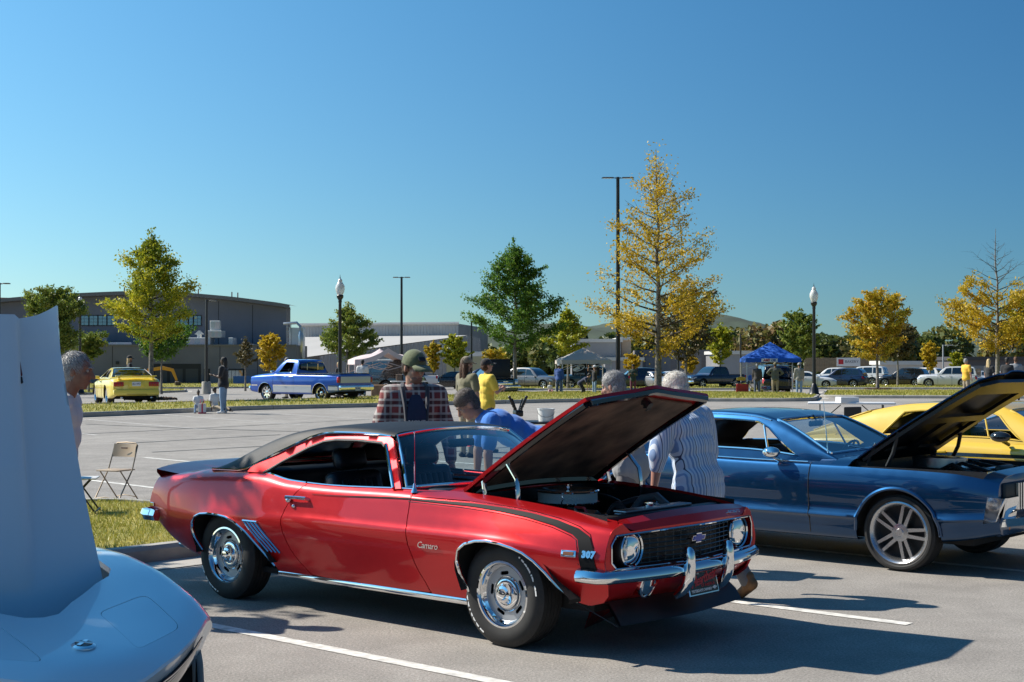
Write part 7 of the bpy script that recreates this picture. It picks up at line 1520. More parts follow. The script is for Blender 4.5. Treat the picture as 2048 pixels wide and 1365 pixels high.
    # make the painted face look forward
    for sg in (1, -1):
        p = hb(np.array([(1.10, .215*sg)]))[0]; q = MB(); M = T(*p) @ Matrix.Rotation(0, 4, 'Z'); e1 = Vector((0, 1, 0)); e2 = ax.copy(); e3 = nn.copy(); M = Matrix((e1, e2, e3)).transposed().to_4x4(); M.translation = Vector(p)+nn*.012
        q.bbox((0, 0, 0), (.03, .16, .012), .004, 1, M); bo = q.build('engine_badge', mat('badge_dark_red', (.10, .01, .012), .35), hd); q = MB(); q.bbox((0, -.10, 0), (.024, .035, .014), .004, 1, M); q.build('badge_foot', BLACK, bo)
    for sg in (1, -1): q = MB(); q.tube([(-.35, .45*sg, .62), (-.5, .45*sg, 1.15)], .014, 6); q.build('bonnet_stay', BLACK, car)
    # dark engine bay, simple engine, sides, wheels, rear body
    q = MB(); q.box((-1.3, -.55, .42), (.36, .55, .46)); q.build('bay_floor', UNDER, car); q = MB(); q.bbox((-.5, 0, .58), (.6, .45, .22), .05, 2); q.build('engine_block', mat('engine_black', (.015, .015, .016), .5), car); q = MB(); q.lathe([(.0005, .08), (.19, .08), (.2, .06), (.2, 0)], 28, M=T(-.45, 0, .68)); q.build('air_cleaner', CHROME, car)
    for sg in (1, -1):
        q = MB(); g_ = [[Vector((x, sg*(.80 if x < .05 else .80-.3*(x-.05)), z)) for z in (float(zz(np.array([x]), np.array([.86]))[0]), .55, .25)] for x in (-1.3, -.9, -.42)]+[]; q.grid(g_); q.grid([[Vector((x, sg*(.74-.2*max(0, x-.05)), z)) for z in (float(zz(np.array([x]), np.array([.8]))[0]), .5, .32)] for x in (.36, .42)]); q.build('wing_side', SILV, car, recalc=True)
        q = MB(); q.grid([[Vector((.38*math.cos(a), sg*.70, .33+.40*math.sin(a))), Vector((.44*math.cos(a), sg*.70, .33+.46*math.sin(a)))] for a in np.linspace(0, PI, 13)]); q.build('wheel_arch_lip', SILV, car)
        q = MB(); q.grid([[Vector((.38*math.cos(a), sg*y, .33+.40*math.sin(a))) for y in (.70, .5)] for a in np.linspace(0, PI, 13)]); q.build('wheel_housing', UNDER, car)
        for cx in (0, -2.49): spoke_wheel(car, cx, sg*.59, sg, .33, .21, .2, 8, ALU, simple=True)
    sp = dict(hw=.88, wb=5.6, r=.34, arch=.01, ends=(-3.6, -1.28), top=[(-3.6, [.72]), (-3.3, [.86]), (-2.6, [.93]), (-1.28, [.84])], sh=[(-3.6, [.66]), (-3.3, [.8]), (-2.5, [.87]), (-1.28, [.84])], bot=[(-3.6, [.42]), (-3.0, [.25]), (-1.28, [.25])], plan=[(-3.6, [.82]), (-3.0, [.97]), (-2.4, [1]), (-1.6, [.96]), (-1.28, [.985])])
    st = []
    for x in np.linspace(-3.6, -1.28, 12):
        F1 = lambda k: float(pch(*zip(*sp[k]))(x)[0][0]); w, t, s, b_ = F1('plan')*.88, F1('top'), F1('sh'), F1('bot'); st.append((x, [(w*.86, b_), (w*.97, b_+.06), (w, b_+.6*(s-b_)), (w*.96, s-.03), (w*.85, s), (0, t)]))
    S_ = Skin(st); m = MB()
    for mir in (False, True): v, f = surf(lambda Q: S_.ev(Q[:, 0], Q[:, 1]), [(-3.6, 5), (-3.6, 0), (-2.89, 0)]+[(x, float(S_.vz(x, z, 0, 3)[0])) for x, z in [(-2.49+.4*math.cos(a), .33+.4*math.sin(a)) for a in np.linspace(PI, 0, 11)]]+[(-2.09, 0), (-1.28, 0), (-1.28, 5)], step=.1, vs=.14, mirror=mir); m.add(v, f)
    P = S_.ev(np.full(9, -3.6), np.linspace(0, 5, 9)); m.grid([[Vector((p[0], p[1]*(1-t), p[2])) for t in np.linspace(0, 2, 5)] for p in P]); m.build('rear_bodywork', SILV, car, ang=50)
    CSk = Skin([(x, [(.72, .86), (.66, .86+(z-.86)*.5), (.55, z-.02), (0, z)]) for x, z in ((-3.2, .88), (-2.6, 1.08), (-2.2, 1.2), (-1.8, 1.22), (-1.55, 1.16), (-1.1, .86))]); m = MB()
    for mir in (False, True): v, f = surf(lambda Q: CSk.ev(Q[:, 0], Q[:, 1]), [(-3.2, 0), (-1.1, 0), (-1.1, 3), (-3.2, 3)], step=.1, vs=.2, mirror=mir); m.add(v, f)
    m.build('glasshouse', GLASSD, car, ang=50)
    return car
silver_sports()
# ================================================================ PEOPLE
PEND = []; STRAND = []
def _cap(p0, p1, r0, r1, n=10):
    p0, p1 = Vector(p0), Vector(p1); d = p1-p0; L_ = max(d.length, 1e-4); q = d.to_track_quat('Z', 'Y').to_matrix(); V = []; F = []
    prof = [(r0*math.sin(t), -r0*math.cos(t)) for t in np.linspace(0.05, PI/2, 5)]+[(r1*math.sin(t), L_-r1*math.cos(t)) for t in np.linspace(PI/2, PI-.05, 5)]
    for r, h in prof:
        for j in range(n): a = 2*PI*j/n; V.append(p0+q @ Vector((r*math.cos(a), r*math.sin(a), h)))
    for i in range(len(prof)-1):
        for j in range(n): F.append((i*n+j, i*n+(j+1) % n, (i+1)*n+(j+1) % n, (i+1)*n+j))
    F += [tuple(range(n))[::-1], tuple((len(prof)-1)*n+j for j in range(n))]; return V, F
def _ell(c, r, rot=None, n=14, m=9):
    V = []; F = []; M = rot or Matrix.Identity(3)
    for i in range(1, m):
        t = PI*i/m
        for j in range(n): a = 2*PI*j/n; V.append(Vector(c)+M @ Vector((r[0]*math.sin(t)*math.cos(a), r[1]*math.sin(t)*math.sin(a), r[2]*math.cos(t))))
    for i in range(m-2):
        for j in range(n): F.append((i*n+j, (i+1)*n+j, (i+1)*n+(j+1) % n, i*n+(j+1) % n))
    F += [tuple(range(n)), tuple((m-2)*n+j for j in range(n))[::-1]]; return V, F
def blob(name, prims, vox, m, parent, sm=3, fold=0, mats=None):
    """one continuous surface grown round the given limbs and masses"""
    b = MB()
    for p in prims: b.add(*(_cap(*p[1:]) if p[0] == 'c' else _ell(*p[1:])))
    o = b.build(name, m, parent, ang=None)
    o.modifiers.new('r', 'REMESH'); o.modifiers['r'].mode = 'VOXEL'; o.modifiers['r'].voxel_size = vox; o.modifiers['r'].adaptivity = 0
    s = o.modifiers.new('s', 'SMOOTH'); s.factor = .5; s.iterations = sm
    PEND.append((o, fold)); return o
def flush():
    dg = bpy.context.evaluated_depsgraph_get(); dg.update()
    out = [(o, bpy.data.meshes.new_from_object(o.evaluated_get(dg)), f) for o, f in PEND]
    for o, me, f in out:
        mt = list(o.data.materials); old = o.data; o.modifiers.clear(); o.data = me; me.materials.clear()
        for x in mt: me.materials.append(x)
        n = len(me.vertices)
        if f and n:
            co = np.empty(n*3, np.float32); no = np.empty(n*3, np.float32); me.vertices.foreach_get('co', co); me.vertices.foreach_get('normal', no); co = co.reshape(-1, 3); no = no.reshape(-1, 3)
            x, y, z = co.T; a = np.arctan2(y, x+.02)
            d = np.sin(9*z+5*a+3*np.sin(4*z))*.5+np.sin(23*z-7*a+2*np.sin(11*x))*.35+np.sin(16*x+13*y+19*z)*.4
            co += no*(d*f)[:, None].astype(np.float32); me.vertices.foreach_set('co', co.ravel())
        me.shade_smooth(); me.update(); bpy.data.meshes.remove(old)
    PEND.clear()
    for o, hm, hc, ln in STRAND:               # loose strands over the hair mass
        me = o.data; n = len(me.vertices); co = np.empty(n*3, np.float32); no = np.empty(n*3, np.float32); me.vertices.foreach_get('co', co); me.vertices.foreach_get('normal', no); co = co.reshape(-1, 3); no = no.reshape(-1, 3)
        k = 5200; i = rng.integers(0, n, k); p = co[i]+rng.normal(0, .004, (k, 3)); nn = no[i]; L_ = rng.uniform(.015, .034, k)[:, None]*ln
        whorl = np.array([hc.x-.05, hc.y, hc.z+.12]); fl = p-whorl; fl -= nn*(fl*nn).sum(1)[:, None]; fl /= np.linalg.norm(fl, axis=1)[:, None]+1e-6
        d = fl*1.0+nn*rng.uniform(.0, .16, (k, 1))+rng.normal(0, .16, (k, 3)); d /= np.linalg.norm(d, axis=1)[:, None]; sd = np.cross(d, nn); sd /= np.linalg.norm(sd, axis=1)[:, None]+1e-6
        V = np.stack([p-nn*.003-sd*.0016, p-nn*.003+sd*.0016, p+d*L_], 1).reshape(-1, 3)
        c = hm.node_tree.nodes['Principled BSDF'].inputs['Base Color'].default_value; key = 'strands_'+hm.name
        if key not in MATS: MATS[key] = leaf_mat(key, [(0, [c[j]*.35 for j in range(3)]), (.5, [c[j]*1.0 for j in range(3)]), (1, [min(.8, c[j]*1.9) for j in range(3)])], .1)
        tag(link('hair_strands', poly_mesh('hair_strands', V, np.arange(3*k).reshape(-1, 3), np.repeat(rng.uniform(0, 1, k), 3), MATS[key]), o), kind='stuff')
    STRAND.clear()
def skinm(c=(.42, .23, .15)): return mat('skin_%d_%d' % (c[0]*100, c[2]*100), c, .5, var=.12, vscale=14, bump=.05, bscale=80)
def cloth(name, c, b=.3): return mat(name, c, .85, var=.14, vscale=5, bump=b, bscale=35, sheen=.2)
def dirv(v): return Vector(v).normalized()
def hand(prims, wr, d, side, curl=.5, s=1.0):
    """palm, four fingers and a thumb; d = forearm direction"""
    d = dirv(d); up = Vector((0, side, 0)); f = up.cross(d) if abs(up.dot(d)) < .9 else Vector((1, 0, 0)); f.normalize(); w = d.cross(f)
    pc = wr+d*.05*s; prims.append(('c', wr, wr+d*.085*s, .026*s, .03*s))
    for k, (o, L_) in enumerate(((-.030, .065), (-.010, .078), (.010, .074), (.030, .058))):
        b0 = wr+d*.085*s+f*o*s; b1 = b0+(d*math.cos(curl*.6)+w*side*math.sin(curl*.6))*L_*.5*s; b2 = b1+(d*math.cos(curl*1.7)+w*side*math.sin(curl*1.7))*L_*.55*s
        prims.append(('c', b0, b1, .0095*s, .0085*s)); prims.append(('c', b1, b2, .0085*s, .007*s))
    t0 = wr+d*.03*s+f*-.028*s; t1 = t0+(d*.6-f*.8).normalized()*.04*s; prims.append(('c', t0, t1, .012*s, .0105*s)); prims.append(('c', t1, t1+(d*.9-f*.2).normalized()*.035*s, .0105*s, .008*s))
def person(label, pos, rz, H=1.75, build=1.0, shirt=None, trousers=None, shoes=None, skin=None, hair=None, hairstyle='short', cap=None, lean=0, neck=0, yaw=0, nod=0, arms=None, legs=None, sit=0, sleeve='short', vox=.026, face=False, jacket=None, beard=None, glasses=None, group='people at the show', waist_off=0, hat=None, shirt_long=.0, fem=False):
    """local frame: x forward, y to the figure's left, origin between the feet"""
    o = empty('person', pos, rz, label, 'person', group); s = H/1.75; B = build; Vz = lambda *a: Vector(a)*s
    skin = skin or skinm(); near = vox < .02
    hz = .93-sit; hip = Vz(waist_off, 0, hz); cl, sl = math.cos(lean), math.sin(lean)
    def tor(u, y=0, f=0): return hip+Vector((sl*u+cl*f, y, cl*u-sl*f))*s       # along the trunk
    chest = tor(.34); sh = {1: tor(.485, .185*B), -1: tor(.485, -.185*B)}; nk = tor(.55)
    nd = Vector((math.sin(lean*.6+neck), 0, math.cos(lean*.6+neck))); hc = nk+nd*.155*s
    # --- trunk
    def trunk(g):
        rt = Matrix.Rotation(lean, 3, 'Y')
        return [('e', tor(.0), (.135*B*s+g, .17*B*s+g, .14*s+g), rt), ('e', tor(.12), (.118*B*s+g, .152*B*s+g, .14*s+g), rt), ('e', tor(.25), (.125*B*s+g, .165*B*s+g, .15*s+g), rt), ('e', tor(.38), (.122*B*s+g, .18*B*s+g, .13*s+g), rt), ('c', sh[1]+Vz(0, -.03, -.02), sh[-1]+Vz(0, .03, -.02), .075*s*B+g, .075*s*B+g), ('c', tor(.46), nk, .085*s+g*.6, .06*s+g*.4)]
    arms = arms or {1: ((.08, .18, -1), (.22, .02, -1)), -1: ((.08, -.18, -1), (.22, -.02, -1))}
    legs = legs or {1: ((.02, .05, -1), (-.03, .0, -1)), -1: ((.02, -.05, -1), (-.03, 0, -1))}
    bp = []; sp = trunk(.014); tp = [('e', hip+Vz(0, 0, -.02), (.128*B*s, .165*B*s, .11*s))]; shirt_long = shirt_long or .07; sho = []
    if shirt_long: sp.append(('e', hip-Vz(0, 0, shirt_long*.5), (.152*B*s, .19*B*s, .11*s+shirt_long*.5)))
    wrists = {}
    for k in (1, -1):
        u, f = dirv(arms[k][0]), dirv(arms[k][1]); el = sh[k]+u*.29*s; wr = el+f*.25*s; wrists[k] = wr
        bp += [('c', sh[k], el, .048*s*B, .040*s*B), ('c', el, wr, .042*s*B, .027*s)]
        if near: hand(bp, wr, f, k, .7, s)
        else: bp += [('c', wr, wr+f*.12*s, .034*s, .03*s)]
        if sleeve == 'short': sp.append(('c', sh[k], sh[k].lerp(el, .72), .068*s*B+.004, .066*s*B))
        elif sleeve == 'long': sp += [('c', sh[k], el, .068*s*B, .056*s*B), ('c', el, el.lerp(wr, .93), .056*s*B, .042*s)]
        elif sleeve == 'roll': sp += [('c', sh[k], el, .075*s*B, .064*s*B), ('c', el, el.lerp(wr, .35), .064*s*B, .058*s)]
        hj = hip+Vz(0, .092*k, -.02); t, c = dirv(legs[k][0]), dirv(legs[k][1]); kn = hj+t*.42*s; an = kn+c*.41*s
        tp += [('c', hj, kn, .092*s*B, .068*s*B), ('c', kn, an, .066*s*B, .055*s)]
        fd = Vector((1, .12*k, 0)); fd.normalize(); ft = an+Vz(0, 0, -.035); tilt = legs[k][2] if len(legs[k]) > 2 else 0
        fd = Vector((fd.x*math.cos(tilt), fd.y, -math.sin(tilt))).normalized()
        sho = [('c', ft-fd*.05*s, ft+fd*.15*s+Vz(0, 0, -.012), .047*s, .038*s), ('c', an+Vz(0, 0, .04), ft, .052*s, .048*s)]
        blob('shoe', sho, vox, shoes or mat('dark_shoes', (.03, .028, .026), .7), o, 1)
    # --- head
    hr = Matrix.Rotation(yaw, 3, 'Z') @ Matrix.Rotation(lean*.4+neck*.5+nod, 3, 'Y'); hp = lambda x, y, z: hc+hr @ Vz(x, y, z)
    bp += [('c', tor(.47), hc+hr @ Vz(-.01, 0, -.06), .062*s, .055*s), ('e', hp(-.012, 0, .035), (.098*s, .076*s, .092*s), hr), ('e', hp(.02, 0, -.03), (.072*s, .060*s, .085*s), hr), ('e', hp(.052, 0, -.088), (.032*s, .036*s, .026*s), hr)]
    if near:
        bp += [('c', hp(.088, 0, .022), hp(.112, 0, -.022), .011*s, .016*s), ('e', hp(.080, .0, .040), (.018*s, .05*s, .014*s), hr), ('e', hp(.086, 0, -.058), (.014*s, .026*s, .012*s), hr), ('e', hp(.06, .038, -.015), (.026*s, .022*s, .024*s), hr), ('e', hp(.06, -.038, -.015), (.026*s, .022*s, .024*s), hr)]
        for k in (1, -1): bp += [('e', hp(-.012, .078*k, -.004), (.018*s, .010*s, .034*s), hr)]
    else: bp += [('e', hp(.085, 0, -.005), (.022*s, .016*s, .028*s), hr)]
    bv = min(vox, .0085) if near else vox
    body = blob('body', bp, bv, skin, o, 2 if near else 2)
    if near:
        for k in (1, -1):
            q = MB(); q.sphere(hp(.0745, .030*k, .018), .0125*s, 10, 8); eo = q.build('eye', mat('eye_white', (.34, .31, .28), .4), o); q = MB(); q.sphere(hp(.0835, .030*k, .018), .0065*s, 8, 6); q.build('iris', mat('iris_dark', (.03, .02, .015), .1), eo)
            q = MB(); q.tube([hp(.098, .014*k, .036), hp(.094, .034*k, .043), hp(.083, .052*k, .038)], .0045*s, 5); q.build('eyebrow', hair or mat('brow_brown', (.05, .03, .02), .8), o)
        q = MB(); q.tube([hp(.097, -.022, -.058), hp(.1025, 0, -.056), hp(.097, .022, -.058)], .0035*s, 5); q.build('mouth', mat('lip_shadow', (.20, .07, .055), .5), o)
    # --- clothes
    if jacket:
        jp = trunk(.035)
        for k in (1, -1):
            u, f = dirv(arms[k][0]), dirv(arms[k][1]); el = sh[k]+u*.29*s; wr = el+f*.25*s; jp += [('c', sh[k], el, .082*s*B, .07*s*B), ('c', el, el.lerp(wr, .95), .07*s*B, .05*s)]
        jo = blob('jacket', jp, vox, jacket, o, 2, .006)
    if shirt: blob('shirt', sp, vox*(.8 if near else 1), shirt, o, 6 if near else 2, .0032 if near else 0)
    blob('trousers', tp, vox, trousers or cloth('denim', (.07, .10, .17)), o, 2, .004 if near else 0)
    # --- hair, caps
    hm = hair or mat('brown_hair', (.05, .03, .018), .7, var=.5, vscale=40, bump=.8, bscale=90)
    if hairstyle != 'none':
        hh = [('e', hp(-.022, 0, .048), (.101*s, .084*s, .094*s), hr), ('e', hp(-.048, 0, .0), (.078*s, .080*s, .085*s), hr)]
        if hairstyle == 'long': hh += [('c', hp(-.06, .03, .0), hp(-.07, .045, -.22), .06*s, .05*s), ('c', hp(-.06, -.03, .0), hp(-.07, -.045, -.22), .06*s, .05*s)]
        if hairstyle == 'bun': hh += [('e', hp(-.03, 0, .15), (.045*s, .045*s, .045*s), hr)]
        if hairstyle == 'full': hh += [('e', hp(-.02, 0, .07), (.108*s, .092*s, .09*s), hr)]
        ho_ = blob('hair', hh, max(.011, vox*.7), hm, o, 1, .004 if near else .004)
        if near: STRAND.append((ho_, hm, hc.copy(), 1 if hairstyle != 'long' else 2))
    if beard: blob('beard', [('e', hp(.045, 0, -.075), (.05*s, .055*s, .05*s), hr), ('c', hp(.03, 0, -.08), hp(.04, 0, -.16 if hairstyle == 'long' else -.10), .045*s, .03*s)], max(.011, vox*.7), beard, o, 1)
    if cap:
        cp = MB(); M4 = Matrix.Translation(hc) @ hr.to_4x4() @ Matrix.Diagonal((s, s, s, 1))
        P = [[M4 @ Vector((.112*math.sin(t)*math.cos(a)-.012, .094*math.sin(t)*math.sin(a), .045+.108*math.cos(t))) for a in np.linspace(0, 2*PI, 21)] for t in np.linspace(.02, PI/2+.12, 9)]; cp.grid(P)
        co_ = cp.build('cap', cap, o, ang=70, recalc=True); b_ = MB()
        b_.grid([[M4 @ Vector((.085+.115*r*math.cos(a)**.6 if math.cos(a) > 0 else .085, .09*math.sin(a)*(1-.12*r), .042+.012*math.cos(a*1.4)-.028*r)) for r in (0, .5, 1)] for a in np.linspace(-1.45, 1.45, 13)]); bo = b_.build('cap_peak', cap, o, ang=70)
        bo.data.polygons.foreach_set('use_smooth', [True]*len(bo.data.polygons)); md = bo.modifiers.new('t', 'SOLIDIFY'); md.thickness = .006
        o['_h'] = 0; del o['_h']
    if hat:
        q = MB(); M4 = Matrix.Translation(hc) @ hr.to_4x4() @ Matrix.Diagonal((s, s, s, 1)); q.lathe([(.0005, .155), (.07, .15), (.095, .10), (.10, .045), (.17, .035), (.175, .028), (.10, .032)], 18, M=M4); q.build('hat', hat, o)
    if glasses:
        q = MB()
        for k in (1, -1): q.sphere(hp(.093, .032*k, .018), .023*s, 10, 8, sc=(.45, 1.1, .8)); q.tube([hp(.088, .056*k, .024), hp(-.02, .078*k, .022)], .003*s, 4)
        q.build('sunglasses', glasses, o)
    return o, hp, tor, wrists, s
def plaid(name, base, c1, c2, sc=9., lines=(.75, .72, .68)):
    m, nt, b = _nodes(name); N, L = nt.nodes, nt.links; tc = N.new('ShaderNodeTexCoord'); sp = N.new('ShaderNodeSeparateXYZ'); L.new(tc.outputs['Object'], sp.inputs[0])
    def band(sock, s, ph, lo, hi):
        a = N.new('ShaderNodeMath'); a.operation = 'MULTIPLY_ADD'; a.inputs[1].default_value = s; a.inputs[2].default_value = ph; L.new(sock, a.inputs[0]); f = N.new('ShaderNodeMath'); f.operation = 'FRACT'; L.new(a.outputs[0], f.inputs[0])
        g = N.new('ShaderNodeMath'); g.operation = 'GREATER_THAN'; g.inputs[1].default_value = lo; L.new(f.outputs[0], g.inputs[0]); h = N.new('ShaderNodeMath'); h.operation = 'LESS_THAN'; h.inputs[1].default_value = hi; L.new(f.outputs[0], h.inputs[0])
        k = N.new('ShaderNodeMath'); k.operation = 'MULTIPLY'; L.new(g.outputs[0], k.inputs[0]); L.new(h.outputs[0], k.inputs[1]); return k.outputs[0]
    cur = None; col = c4(base)
    def mix(a_sock, a_col, bcol, fac, amt):
        x = N.new('ShaderNodeMix'); x.data_type = 'RGBA'; mm = N.new('ShaderNodeMath'); mm.operation = 'MULTIPLY'; mm.inputs[1].default_value = amt; L.new(fac, mm.inputs[0]); L.new(mm.outputs[0], x.inputs[0])
        if a_sock is None: x.inputs[6].default_value = a_col
        else: L.new(a_sock, x.inputs[6])
        x.inputs[7].default_value = c4(bcol); return x.outputs[2]
    for sock in (sp.outputs[1], sp.outputs[2]):
        cur = mix(cur, col, c1, band(sock, sc, .1, 0, .45), .62); cur = mix(cur, col, c2, band(sock, sc, .35, .15, .3), .6); cur = mix(cur, col, lines, band(sock, sc, .8, .0, .16), .55)
    L.new(cur, b.inputs['Base Color']); setp(b, Roughness=.9, Sheen_Weight=.2); n = N.new('ShaderNodeTexNoise'); n.inputs['Scale'].default_value = 28; L.new(tc.outputs['Object'], n.inputs['Vector']); bp = N.new('ShaderNodeBump'); bp.inputs['Strength'].default_value = .4; bp.inputs['Distance'].default_value = .01; L.new(n.outputs['Fac'], bp.inputs['Height']); L.new(bp.outputs[0], b.inputs['Normal']); return m
def stripes(name, cols, n=64):
    """vertical stripes running round the figure"""
    m, nt, b = _nodes(name); N, L = nt.nodes, nt.links; tc = N.new('ShaderNodeTexCoord'); sp = N.new('ShaderNodeSeparateXYZ'); L.new(tc.outputs['Object'], sp.inputs[0])
    no = N.new('ShaderNodeTexNoise'); no.inputs['Scale'].default_value = 4; L.new(tc.outputs['Object'], no.inputs['Vector'])
    a = N.new('ShaderNodeMath'); a.operation = 'MULTIPLY_ADD'; a.inputs[1].default_value = .012; L.new(no.outputs['Fac'], a.inputs[0]); L.new(sp.outputs[1], a.inputs[2])
    t = N.new('ShaderNodeMath'); t.operation = 'MULTIPLY'; t.inputs[1].default_value = n; L.new(a.outputs[0], t.inputs[0]); f = N.new('ShaderNodeMath'); f.operation = 'FRACT'; L.new(t.outputs[0], f.inputs[0])
    r = N.new('ShaderNodeValToRGB'); r.color_ramp.interpolation = 'CONSTANT'; e = r.color_ramp.elements
    while len(e) < len(cols): e.new(.5)
    for i, (p, c) in enumerate(cols): e[i].position = p; e[i].color = c4(c)
    L.new(f.outputs[0], r.inputs[0]); L.new(r.outputs[0], b.inputs['Base Color']); setp(b, Roughness=.85); return m
TEEW = cloth('white_cotton', (.66, .65, .63)); NAVY = cloth('navy_cotton', (.012, .02, .055)); GREYT = cloth('grey_cotton', (.26, .27, .28)); OLIVE = cloth('olive_cotton', (.16, .14, .075)); YELT = cloth('yellow_cotton', (.72, .50, .05)); BLUT = cloth('royal_blue_cotton', (.03, .17, .55)); BLKT = cloth('black_cotton', (.014, .014, .016)); KHAKI = cloth('khaki_twill', (.30, .24, .16)); DENIM = cloth('denim', (.07, .10, .17)); LDEN = cloth('light_denim', (.20, .30, .42)); GREYP = cloth('grey_work_trousers', (.16, .15, .15))
GREYH = mat('grey_hair', (.30, .29, .28), .7, var=.45, vscale=60, bump=.9, bscale=120); WHITEH = mat('white_hair', (.62, .58, .50), .7, var=.3, vscale=50, bump=.9, bscale=120); BROWNH = mat('brown_hair', (.05, .03, .018), .7, var=.5, vscale=40, bump=.8, bscale=90); AUBH = mat('auburn_hair', (.10, .045, .02), .7, var=.5, vscale=40, bump=.8, bscale=90); BLACKH = mat('black_hair', (.012, .010, .009), .65, var=.4, vscale=40, bump=.8, bscale=90); BLONDH = mat('blonde_hair', (.55, .40, .20), .7, var=.4, vscale=40, bump=.8, bscale=90); SALTH = mat('salt_pepper_hair', (.12, .10, .085), .7, var=.7, vscale=70, bump=.9, bscale=120)
TANS = skinm((.26, .12, .07)); FAIR = skinm((.40, .22, .15)); DARKS = skinm((.07, .035, .022)); PINKS = skinm((.44, .22, .155))
SHADES = mat('dark_lenses', (.01, .01, .012), .06, coat=1)
def W2(px, Y, dz=0): p = at(px, 700, Y); return Vector((p.x, Y, terr(Y)+dz))
# --- near figures
person('grey-haired man in a white tee seen in profile behind the silver bonnet', W2(112, 10.0), R(4), 1.84, 1.05, TEEW, KHAKI, skin=TANS, hair=GREYH, lean=.10, neck=.52, nod=-.16, arms={1: ((-.35, .1, -1), (-.1, -.2, -1)), -1: ((-.35, -.1, -1), (-.1, .25, -1))}, vox=.014)
PL = plaid('red_plaid_flannel', (.20, .03, .03), (.025, .02, .025), (.50, .47, .42), 8.5, (.55, .52, .48))
o, hp, tor, wr, s_ = person('man in an olive cap and red plaid jacket behind the black roof', W2(826, 12.0), R(-78), 1.83, 1.04, NAVY, DENIM, skin=FAIR, hair=BROWNH, jacket=PL, sleeve='long', lean=.06, neck=.16, yaw=.5, nod=.14, cap=cloth('olive_cap', (.10, .12, .055)), beard=None, glasses=SHADES, vox=.014, arms={1: ((.05, .28, -1), (.25, .1, -1)), -1: ((.05, -.28, -1), (.25, -.1, -1))})
# open front of the jacket: the navy tee panel, its white print, the hood round the neck
fr = MB(); fr.grid([[tor(u, y, .196+.012*math.sin(PI*(u-.0)/.5)-1.1*y*y-max(0, u-.36)*.5) for y in np.linspace(-w_, w_, 7)] for u, w_ in ((-.05, .055), (.1, .06), (.25, .075), (.38, .075), (.46, .055), (.50, .03))], flip=True); tp_ = fr.build('tee_front', NAVY, o, ang=60)
for z_, t_ in ((.285, 'MOVE'), (.235, 'RWAY')): text('shirt_print', t_, WHITEP, o, None, .05, map3=lambda c, z_=z_: tor(z_+c.y, c.x, .2125-1.1*c.x*c.x), bold=.0015)
hd = MB(); hd.tube([tor(.55, .085, -.03), tor(.53, .10, .06), tor(.42, .09, .155), tor(.20, .078, .20), tor(.0, .075, .195)], [.045, .045, .028, .016, .014], 8, flat=(1, .6)); hd.tube([tor(.55, -.085, -.03), tor(.53, -.10, .06), tor(.42, -.09, .155), tor(.20, -.078, .20), tor(.0, -.075, .195)], [.045, .045, .028, .016, .014], 8, flat=(1, .6)); hd.tube([tor(.53, .10, -.02), tor(.52, .06, -.10), tor(.52, -.06, -.10), tor(.53, -.10, -.02)], .05, 8); hd.build('jacket_hood', cloth('charcoal_fleece', (.035, .038, .05)), o)
q = MB(); q.bbox((0, 0, 0), (.012, .07, .045), .004, 1, Matrix.Translation(hp(.095, -.01, .10)) @ T(rz=.5, ry=-.5)); q.build('cap_patch', BLACK, o)
blob('stubble', [('e', hp(.05, 0, -.075), (.05, .055, .045))], .01, mat('stubble', (.20, .11, .075), .7), o, 1)
person('man in a royal blue tee bent over beyond the red car', W2(1072, 13.6), R(190), 1.86, 1.1, BLUT, DENIM, skin=FAIR, hair=SALTH, hairstyle='full', lean=1.12, neck=.25, nod=.1, arms={1: ((.12, .05, -1), (-.02, 0, -1)), -1: ((.2, -.05, -1), (.05, 0, -1))}, vox=.016, legs={1: ((.12, .06, -1), (-.12, 0, -1)), -1: ((.1, -.06, -1), (-.1, 0, -1))})
person('bearded long-haired man in an olive tee seen from behind', W2(934, 25.0), R(38), 1.74, 1.12, OLIVE, KHAKI, skin=FAIR, hair=AUBH, hairstyle='long', beard=AUBH, cap=cloth('khaki_cap', (.22, .18, .12)), vox=.018)
person('woman in a yellow tee and dark cap with folded arms', W2(974, 26.2), R(28), 1.70, 1.05, YELT, DENIM, skin=PINKS, hair=AUBH, cap=BLKT, glasses=mat('green_lenses', (.02, .25, .2), .1, .5), vox=.018, nod=-.15, arms={1: ((.35, .15, -1), (.75, -.65, .2)), -1: ((.35, -.15, -1), (.75, .65, .25))})
person('grey-haired man in a grey tee half hidden by the red bonnet', W2(1262, 12.1), R(150), 1.67, 1.1, GREYT, GREYP, skin=PINKS, hair=GREYH, hairstyle='full', lean=.22, neck=.25, vox=.014, arms={1: ((.1, .22, -1), (.3, .05, -1)), -1: ((.1, -.2, -1), (.2, 0, -1))})
ST = stripes('blue_striped_shirt', [(0, (.20, .30, .48)), (.16, (.56, .63, .72)), (.30, (.32, .42, .58)), (.40, (.62, .68, .74)), (.52, (.05, .06, .12)), (.58, (.50, .58, .68)), (.74, (.22, .32, .50)), (.86, (.60, .66, .73))], 13)
person('white-haired man in a blue striped shirt and boots walking away', Vector((1.40, 10.70, 0)), R(136), 1.72, 1.26, ST, GREYP, mat('brown_boots', (.22, .11, .045), .7, var=.3, vscale=20), skin=PINKS, hair=WHITEH, hairstyle='full', lean=.28, neck=.30, sleeve='roll', vox=.014, shirt_long=.16, arms={1: ((.02, .30, -1), (.12, .05, -1)), -1: ((.0, -.32, -1), (.12, -.05, -1))}, legs={1: ((.38, .05, -1), (.08, .02, -1)), -1: ((-.36, -.10, -1), (-.58, -.06, -1), .6)}, sit=.035)
